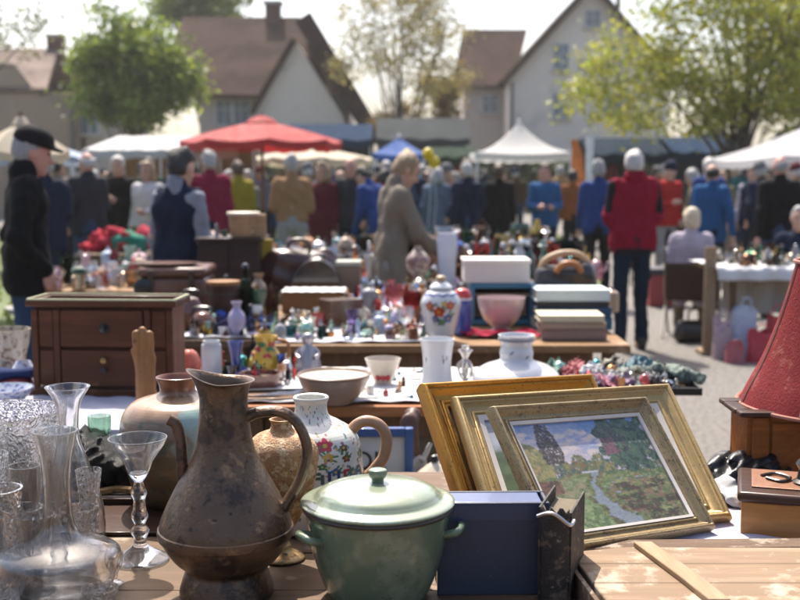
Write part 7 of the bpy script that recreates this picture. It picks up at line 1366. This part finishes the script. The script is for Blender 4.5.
CER = {'white': (.64, .63, .62), 'cream': (.56, .48, .36), 'pale blue': (.35, .45, .60), 'cobalt blue': (.02, .06, .28), 'teal': (.02, .20, .22), 'mint green': (.28, .46, .36), 'dark green': (.02, .09, .045), 'lilac': (.38, .32, .50), 'pink': (.55, .30, .32), 'red': (.40, .02, .02), 'orange': (.48, .18, .03), 'mustard': (.44, .29, .03), 'brown': (.14, .06, .03), 'black': (.015, .015, .017), 'grey': (.26, .26, .27), 'tan': (.36, .23, .13)}
def smallmat(col, fin):
    c = CER[col]; gy = sum(c) / 3; c = tuple(.84 * q + .16 * gy for q in c); n = f'small_{fin}_{col}'
    if fin == 'glass':
        return glass(n, tuple(min(1, .25 + x * 1.15) if col not in ('white',) else .97 for x in c), .35)
    if fin == 'metal': return matf(n, {'silver': (.6, .58, .56)}.get(col, mul(c, 1.2)), .2, .9, .2, 18, .2)
    return matf(n, c, .14, 0, .12, 9, .08, coat=.5)
def build_small():
    lib = {}
    def M(kind, i):
        if (kind, i) not in lib:
            pr = spline(PROF[kind][i], 26); op = kind in ('bowl', 'cup', 'goblet', 'vase', 'dish')
            lib[kind, i] = MB().lathe(hollow(pr, .04 if kind != 'dish' else .12, .1 if kind not in ('goblet', 'dish') else (.56 if kind == 'goblet' else .2)) if op else [(.0005, 0)] + pr, 22).mesh(kind)
        return lib[kind, i]
    handle = MB().tube(spl3([(.40, 0, .82), (.66, 0, .78), (.66, 0, .36), (.42, 0, .25)], 5), .05, 7).mesh('handle')
    knob = MB().lathe([(.05, .98), (.08, 1.03), (.06, 1.09), (.001, 1.1)], 12).mesh('knob'); stop = MB().lathe([(.045, .98), (.05, 1.02), (.09, 1.06), (.07, 1.14), (.001, 1.16)], 12).mesh('stopper')
    spout = MB().tube(spl3([(-.3, 0, .35), (-.52, 0, .5), (-.58, 0, .78), (-.68, 0, .86)], 5), [.09] * 8 + [.055] * 8, 8).mesh('spout')
    A = np.array
    fig = [sdf('figurine', [('c', A((0, 0, .05)), A((0, 0, .5)), .22, .11, .8, .06), ('c', A((0, 0, .5)), A((0, 0, .72)), .12, .13, .7, .06), ('e', A((0, .0, .88)), A((.10, .1, .12)), None, .04), ('c', A((-.14, 0, .70)), A((-.2, .08, .45)), .055, .045, 1, .05), ('c', A((.14, 0, .70)), A((.1, -.16, .55)), .055, .045, 1, .05)], .035, lambda X, Y, Z: -Z + 0 * X + 0 * Y),
           sdf('figurine', [('c', A((-.22, 0, .42)), A((.2, 0, .45)), .17, .18, .8, .08), ('c', A((.24, 0, .5)), A((.36, 0, .78)), .11, .09, .9, .06), ('e', A((.42, 0, .84)), A((.17, .1, .11)), None, .05)] + [('c', A((x, y, .35)), A((x, y, .03)), .07, .055, 1, .05) for x in (-.25, .2) for y in (-.09, .09)] + [('c', A((-.36, 0, .5)), A((-.5, 0, .66)), .045, .03, 1, .04), ('c', A((.38, .07, .9)), A((.36, .09, 1.0)), .035, .02, 1, .03), ('c', A((.38, -.07, .9)), A((.36, -.09, 1.0)), .035, .02, 1, .03)], .035, lambda X, Y, Z: -Z + 0 * X + 0 * Y),
           sdf('figurine', [('c', A((0, 0, .08)), A((0, 0, .4)), .24, .2, .8, .1), ('e', A((0, 0, .66)), A((.18, .16, .18)), None, .06), ('c', A((-.1, 0, .8)), A((-.12, 0, .97)), .06, .03, 1, .03), ('c', A((.1, 0, .8)), A((.12, 0, .97)), .06, .03, 1, .03), ('c', A((.2, 0, .15)), A((.36, 0, .5)), .06, .05, 1, .05)], .035, lambda X, Y, Z: -Z + 0 * X + 0 * Y)]
    figk = ['lady figurine', 'horse figurine', 'cat figurine']
    lib['bracelet', 0] = MB().tube([(1.5 * math.cos(a), 1.5 * math.sin(a), .5 + .25 * math.sin(3 * a)) for a in np.linspace(0, 2 * math.pi, 26)], .42, 6).mesh('band')
    lib['toy car', 0] = MB().prism([(-1.6, .35), (1.6, .35), (1.7, .75), (.9, .95), (.55, 1.5), (-.75, 1.5), (-1.1, .95), (-1.65, .85)], 1.3, Matrix(((1, 0, 0, 0), (0, 0, -1, .65), (0, 1, 0, 0), (0, 0, 0, 1)))).mesh('body')
    wheel = MB().lathe([(.001, -.12), (.36, -.12), (.36, .12), (.001, .12)], 14, M=Matrix.Rotation(math.pi / 2, 4, 'X')).mesh('wheel')
    used = {}; placed = []; base_words = {}
    def put(kind, col, fin, px, Y, hpx, zone, group, g, zt=TZ + .009, lab=None):
        i = 0; nm = kind
        if kind == 'figurine': i = g.randrange(3); nm = figk[i]; me = fig[i]
        elif kind == 'teapot': me = M('jar', 0)
        elif kind == 'trinket box': me = None
        elif kind == 'mug': me = M('cup', 1)
        elif kind in ('bracelet', 'toy car'): me = lib[kind, 0]
        else: i = g.randrange(len(PROF[kind])); me = M(kind, i)
        size = 'tiny' if hpx < 9 else 'small' if hpx < 18 else 'medium' if hpx < 28 else 'tall'
        adj = {'glass': 'glass', 'metal': 'metal', 'cer': 'ceramic'}[fin]; colw = {'metal': {'grey': 'silver-grey', 'mustard': 'brassy', 'brown': 'coppery'}.get(col, col)}.get(fin, col)
        key = (colw, adj, nm, zone); 
        if key in used: return None
        p = at(px, Y, zt); k = px2m(Y, .85); h = hpx * k; r = h * (.6 if kind == 'bowl' else .5 if kind == 'dish' else .30)
        if any((p.x - a) ** 2 + (Y - b) ** 2 < (r + c) ** 2 * .30 for a, b, c in placed): return None
        used[key] = 1; placed.append((p.x, Y, r)); label = f'{size} {colw} {adj} {nm} {zone}'
        if kind == 'bowl': h *= .55; r = h * 1.2
        if kind == 'dish': h *= .22
        if kind == 'bracelet': h *= .18
        if kind == 'toy car': h *= .32
        s = h; m = smallmat(col, fin)
        onm = {'lady figurine': 'figurine', 'horse figurine': 'figurine', 'cat figurine': 'figurine', 'trinket box': 'trinket_box', 'toy car': 'toy_car'}.get(nm, nm)
        t = thing(onm, label, nm.split()[-1] if nm != 'trinket box' else 'box', (p.x, Y, zt), g.uniform(0, 6.28), group); t.scale = (s, s, s)
        if kind == 'trinket box':
            if 'tbox' not in lib: lib['tbox'] = MB().box((0, 0, .35), (1.2, .8, .68)).mesh('body'); lib['tlid'] = MB().box((0, 0, .80), (1.26, .86, .2)).box((0, -.44, .66), (.16, .03, .16)).mesh('lid')
            link('body', lib['tbox'], m, t, objmat=True); link('lid', lib['tlid'], m, t, objmat=True); return t
        link('body', me, m, t, objmat=True)
        if kind == 'toy car':
            for wx in (-1, 1):
                for wy in (-.6, .6): link('wheel', wheel, smallmat('black', 'cer'), t, (wx, wy, .36), objmat=True)
        if kind in ('cup', 'mug'): link('handle', handle, m, t, objmat=True)
        if kind == 'teapot': link('handle', handle, m, t, objmat=True); link('spout', spout, m, t, objmat=True); link('knob', knob, m, t, objmat=True)
        if kind == 'jar': link('knob', knob, m, t, objmat=True)
        if kind == 'bottle' and g.random() < .5: link('stopper', stop, smallmat(g.choice(['brown', 'black', 'white']), 'cer'), t, objmat=True)
        return t
    def zone(seed, n, px0, px1, Y0, Y1, kinds, cols, fins, hr, phrase, group, zt=TZ + .009, splits=1, ref=None):
        """scatter n wares; the phrase names what stands near them, one phrase for each stretch of the table"""
        g = random.Random(seed); k = 0; tries = 0; ph = phrase if isinstance(phrase, list) else [phrase]
        while k < n and tries < n * 40:
            tries += 1; Y = Y0 + (Y1 - Y0) * g.random(); q = g.random(); Yr = Y / ((Y0 + Y1) / 2); px = (px0 + (px1 - px0) * q) if ref is None else 400 + (px0 + (px1 - px0) * q - 400) * (ref / Y)
            kind = g.choice(kinds); hp = g.uniform(*hr) * (.55 if kind in ('cup', 'mug', 'trinket box', 'teapot', 'bell') else 1) * ((Y0 + Y1) / 2 / Y)
            if put(kind, g.choice(cols), g.choice(fins), px, Y, hp, ph[min(len(ph) - 1, int(q * len(ph)))], group, g, zt): k += 1
    allc = list(CER); BR = 'small bric-a-brac set out on the tables'
    # specific ones first
    g = random.Random(1)
    for kind, col, fin, px, Y, h, ph in (('vase', 'lilac', 'cer', 237, 5.25, 34, 'shaped like a flower beside the blue bottles'), ('bottle', 'cobalt blue', 'glass', 251, 5.3, 26, 'next to the lilac vase'), ('bottle', 'mint green', 'glass', 276, 5.3, 22, 'at the corner of the white cloth'), ('bottle', 'cobalt blue', 'cer', 262, 5.4, 20, 'beside the mint green bottle'), ('vase', 'cobalt blue', 'cer', 236, 4.22, 32, 'with a tan figure behind the brown ashtray'),
        ('mug', 'red', 'cer', 318, 5.5, 15, 'amid the figurines on the honey-coloured table'), ('bottle', 'black', 'glass', 253, 4.5, 24, 'standing behind the yellow flowered jug'), ('trinket box', 'brown', 'cer', 341, 5.6, 30, 'behind the red mug'), ('bottle', 'teal', 'cer', 347, 5.75, 26, 'beside the brown trinket box'), ('bottle', 'brown', 'glass', 273, 5.9, 40, 'by the wooden keg'), ('bottle', 'mustard', 'glass', 258, 5.85, 34, 'by the wooden keg'),
        ('bottle', 'dark green', 'glass', 246, 6.1, 44, 'behind the wooden keg'), ('vase', 'lilac', 'glass', 352, 5.25, 26, 'near the front edge before the rear cloth'), ('jar', 'pale blue', 'cer', 380, 5.3, 20, 'before the pair of clear goblets'), ('jar', 'lilac', 'cer', 398, 5.4, 22, 'before the pair of clear goblets'), ('goblet', 'white', 'glass', 405, 5.15, 32, 'beside the temple jar'), ('goblet', 'red', 'glass', 412, 5.6, 34, 'with a stout stem by the temple jar'), ('candlestick', 'orange', 'cer', 422, 5.75, 38, 'just behind the temple jar'), ('goblet', 'pink', 'glass', 394, 5.9, 34, 'behind the lilac jar')):
        put(kind, col, fin, px, Y, h, ph, BR, g)
    SM = ['figurine', 'figurine', 'bottle', 'vase', 'jar', 'cup', 'bell', 'trinket box', 'teapot', 'candlestick', 'goblet', 'mug', 'dish', 'dish', 'bowl', 'lamp', 'bracelet', 'bracelet', 'toy car']
    zone(2, 200, 282, 448, 5.08, 5.9, SM, allc + ['white', 'grey', 'pale blue', 'cream'], ['cer', 'cer', 'glass', 'metal', 'metal'], (7, 19), ['near the mint green bottle', 'around the red mug', 'in front of the brown trinket box', 'around the lilac jar', 'close to the temple jar'], BR, ref=5.3)
    zone(3, 120, 193, 268, 5.2, 5.7, SM, allc + ['cobalt blue', 'pale blue', 'black', 'white'], ['cer', 'glass', 'glass', 'metal'], (7, 20), ['right behind the chest corner', 'around the lilac vase', 'around the cobalt blue bottles'], BR, ref=5.3)
    zone(31, 22, 225, 268, 5.7, 6.5, ['bottle', 'jar', 'vase', 'candlestick'], ['dark green', 'brown', 'mustard', 'black', 'tan', 'white'], ['glass', 'cer'], (18, 36), 'on the suitcase table before the dark cabinet', BR)
    zone(4, 110, 352, 466, 6.22, 7.08, ['bottle', 'vase', 'goblet', 'lamp', 'figurine', 'jar', 'cup', 'candlestick', 'bell'], ['white', 'pale blue', 'white', 'cream', 'lilac', 'red', 'black', 'brown', 'orange', 'grey', 'pink'], ['cer', 'glass', 'glass', 'metal'], (9, 23), ['on the rear table beside the brown box', 'on the pale blue-white cloth', 'around the ribbed white vase'], BR, ref=6.6)
    zone(41, 24, 468, 606, 6.2, 7.0, SM, ['white', 'cream', 'tan', 'brown', 'grey', 'orange', 'dark green'], ['cer', 'glass', 'metal'], (10, 22), ['behind the pale grey box', 'around the wicker-handled bag'], BR, ref=6.6)
    zone(5, 150, 402, 590, 8.15, 9.35, ['bottle', 'bottle', 'vase', 'lamp', 'goblet', 'figurine', 'jar', 'candlestick', 'teapot'], allc + ['white', 'white', 'grey', 'dark green', 'brown', 'black'], ['cer', 'glass', 'glass', 'metal', 'metal'], (13, 36), ['on the bottle table before the slate blue coat', 'on the bottle table before the broad navy jacket', 'on the bottle table before the black jacket', 'on the bottle table nearest the path'], BR, ref=8.7)
    zone(14, 84, 300, 396, 8.35, 9.25, ['bottle', 'vase', 'lamp', 'goblet', 'figurine', 'jar', 'candlestick', 'teapot', 'bell', 'cup'], allc + ['white', 'cream', 'white', 'grey'], ['cer', 'cer', 'glass', 'metal'], (10, 26), ['behind the dark bags on the bald man\'s side', 'behind the dark bags on the beige coat side'], BR, ref=8.8)
    zone(15, 60, 264, 390, 10.05, 10.85, ['bowl', 'cup', 'teapot', 'jar', 'vase', 'figurine', 'bottle', 'dish', 'lamp', 'mug'], allc + ['white', 'cream', 'white'], ['cer', 'cer', 'glass', 'metal'], (10, 24), ['on the farther rear table by the yellow board', 'on the farther rear table before the bald man', 'on the farther rear table before the stooping figure'], BR, ref=10.4)
    zone(6, 40, 428, 545, 9.85, 10.85, ['bottle', 'vase', 'lamp', 'goblet', 'jar', 'candlestick'], ['dark green', 'brown', 'black', 'white', 'red', 'teal', 'mustard', 'grey'], ['cer', 'glass', 'metal'], (16, 40), ['on the second bottle table beside the navy jacket', 'on the second bottle table beside the bright blue jacket'], BR, ref=10.3)
    zone(7, 100, 42, 150, 7.5, 9.1, ['bowl', 'cup', 'teapot', 'jar', 'vase', 'figurine', 'bell', 'mug', 'dish', 'dish'], ['white', 'white', 'cream', 'pale blue', 'grey', 'pink', 'red', 'mint green', 'orange', 'dark green', 'tan'], ['cer', 'cer', 'glass', 'metal'], (11, 27), ['on the crockery table beside the black jacket', 'on the crockery table above the sacks', 'on the crockery table beside the navy waistcoat'], BR, ref=8.2)
    zone(8, 64, 718, 835, 9.4, 10.15, ['teapot', 'candlestick', 'goblet', 'bottle', 'jar', 'cup', 'figurine', 'bell', 'vase'], ['grey', 'grey', 'white', 'mustard', 'brown', 'black', 'cream', 'dark green', 'tan'], ['metal', 'metal', 'cer', 'glass'], (8, 22), ['on the silverware table by the leaning board', 'on the silverware table before the man in black', 'on the silverware table before the seated seller'], BR, ref=9.7)
    zone(9, 90, 556, 676, 3.80, 4.12, ['figurine', 'bracelet', 'bracelet', 'toy car', 'trinket box', 'jar', 'cup', 'mug', 'bottle'], ['white', 'pale blue', 'red', 'teal', 'dark green', 'pink', 'lilac', 'grey', 'cream', 'black', 'mint green', 'cobalt blue', 'orange'], ['cer', 'glass', 'metal'], (7, 17), ['in the trinket tray near the urn', 'in the trinket tray below the book piles', 'in the trinket tray by the patterned scarf'], BR, zt=TZ + .03, ref=3.95)
    zone(10, 50, 196, 300, 3.95, 4.32, ['figurine', 'cup', 'jar', 'bell', 'trinket box', 'mug', 'vase', 'bottle'], ['white', 'teal', 'cobalt blue', 'black', 'dark green', 'red', 'orange', 'grey', 'cream'], ['cer', 'glass', 'metal'], (9, 20), ['near the frosted white jar', 'near the yellow flowered jug'], BR, ref=4.15)
    zone(13, 26, 312, 440, 3.72, 4.3, ['dish', 'cup', 'figurine', 'bell', 'trinket box', 'jar', 'bracelet', 'toy car'], ['white', 'cream', 'orange', 'red', 'brown', 'tan', 'grey', 'pink', 'teal'], ['cer', 'metal', 'glass'], (6, 13), ['around the cream stoneware bowl', 'around the cherry cup'], BR, ref=4.0)
    zone(11, 8, 385, 575, 4.05, 4.3, ['figurine', 'bell', 'cup', 'jar'], ['dark green', 'red', 'grey', 'teal', 'tan'], ['cer', 'metal'], (8, 16), 'behind the white urn', BR)
    zone(12, 10, 205, 262, 6.9, 7.15, ['figurine', 'bottle', 'vase', 'cup'], ['white', 'grey', 'cream', 'dark green'], ['cer', 'glass', 'metal'], (8, 15), 'on top of the dark cabinet', BR, zt=zat(238, 6.85) + .003)
# ------------------------------------------------------------------ light, sky, camera
def build_light():
    AZ, EL = -14.0, 57.0                                             # sun beyond the scene, a little to the left, high
    d = Vector((math.sin(R(AZ)) * math.cos(R(EL)), math.cos(R(AZ)) * math.cos(R(EL)), math.sin(R(EL))))
    s = bpy.data.lights.new('sun', 'SUN'); s.energy = 4.4; s.angle = R(.5); s.color = (1, .93, .83)
    o = bpy.data.objects.new('sun', s); COL.objects.link(o); o.rotation_euler = (-d).to_track_quat('-Z', 'Y').to_euler(); o.location = (0, 0, 30)
    w = bpy.data.worlds.new('World'); SC.world = w; w.use_nodes = True; t = w.node_tree
    k = t.nodes.new('ShaderNodeTexSky'); k.sky_type = 'NISHITA'; k.sun_disc = False; k.sun_elevation = R(EL); k.sun_rotation = R(AZ); k.air_density = .9; k.dust_density = 4.0; k.ozone_density = .4
    t.links.new(k.outputs[0], t.nodes['Background'].inputs[0]); t.nodes['Background'].inputs[1].default_value = .145
    c = bpy.data.cameras.new('camera'); c.lens = 50; c.sensor_width = 36; c.clip_start = .05; c.clip_end = 1500
    c.dof.use_dof = True; c.dof.focus_distance = 2.25; c.dof.aperture_fstop = 4.0; c.dof.aperture_blades = 0
    o = bpy.data.objects.new('camera', c); COL.objects.link(o); o.location = (0, 0, CAMZ); o.rotation_euler = (math.pi / 2 - PITCH, 0, 0); SC.camera = o
    SC.view_settings.view_transform = 'Standard'; SC.view_settings.look = 'None'; SC.view_settings.exposure = EXPOSURE; SC.view_settings.gamma = 1; SC.view_settings.use_curve_mapping = False
    SC.render.engine = 'CYCLES'; cy = SC.cycles
    cy.use_denoising = True; cy.denoiser = 'OPENIMAGEDENOISE'; cy.max_bounces = 10; cy.transmission_bounces = 10; cy.transparent_max_bounces = 16; cy.glossy_bounces = 4; cy.diffuse_bounces = 3
    cy.caustics_reflective = False; cy.caustics_refractive = False; cy.sample_clamp_indirect = 6.0; cy.sample_clamp_direct = 0; cy.use_adaptive_sampling = True; cy.adaptive_threshold = .015
EXPOSURE = .95
def build_haze():
    # faint sunlit dust and haze over the square: one closed box round everything
    m = bpy.data.materials.new('haze'); m.use_nodes = True; t = m.node_tree; t.nodes.remove(t.nodes['Principled BSDF'])
    v = t.nodes.new('ShaderNodeVolumePrincipled'); v.inputs['Color'].default_value = (.93, .93, .92, 1); v.inputs['Density'].default_value = .0007; v.inputs['Anisotropy'].default_value = .3
    t.links.new(v.outputs[0], t.nodes['Material Output'].inputs['Volume'])
    o = link('haze', MB().box((0, 110, 9.5), (330, 312, 21)), m); o['kind'] = 'stuff'; o['label'] = 'faint sunlit haze over the whole market square'; o['category'] = 'haze'
    SC.cycles.volume_bounces = 0; SC.cycles.volume_step_rate = 4
import time as _t
for fn in (build_light, build_setting, build_trees, build_leaf_blocker, build_tents, build_tables, build_foreground, build_wares, build_small, build_people, build_haze):
    _0 = _t.time(); fn(); print(fn.__name__, round(_t.time() - _0, 1), flush=True)
for lab, ns in LABELS.items():
    if len(ns) > 1: print('DUPLICATE LABEL', lab, ns)
    if not 4 <= len(lab.split()) <= 16: print('LABEL LENGTH', len(lab.split()), lab)
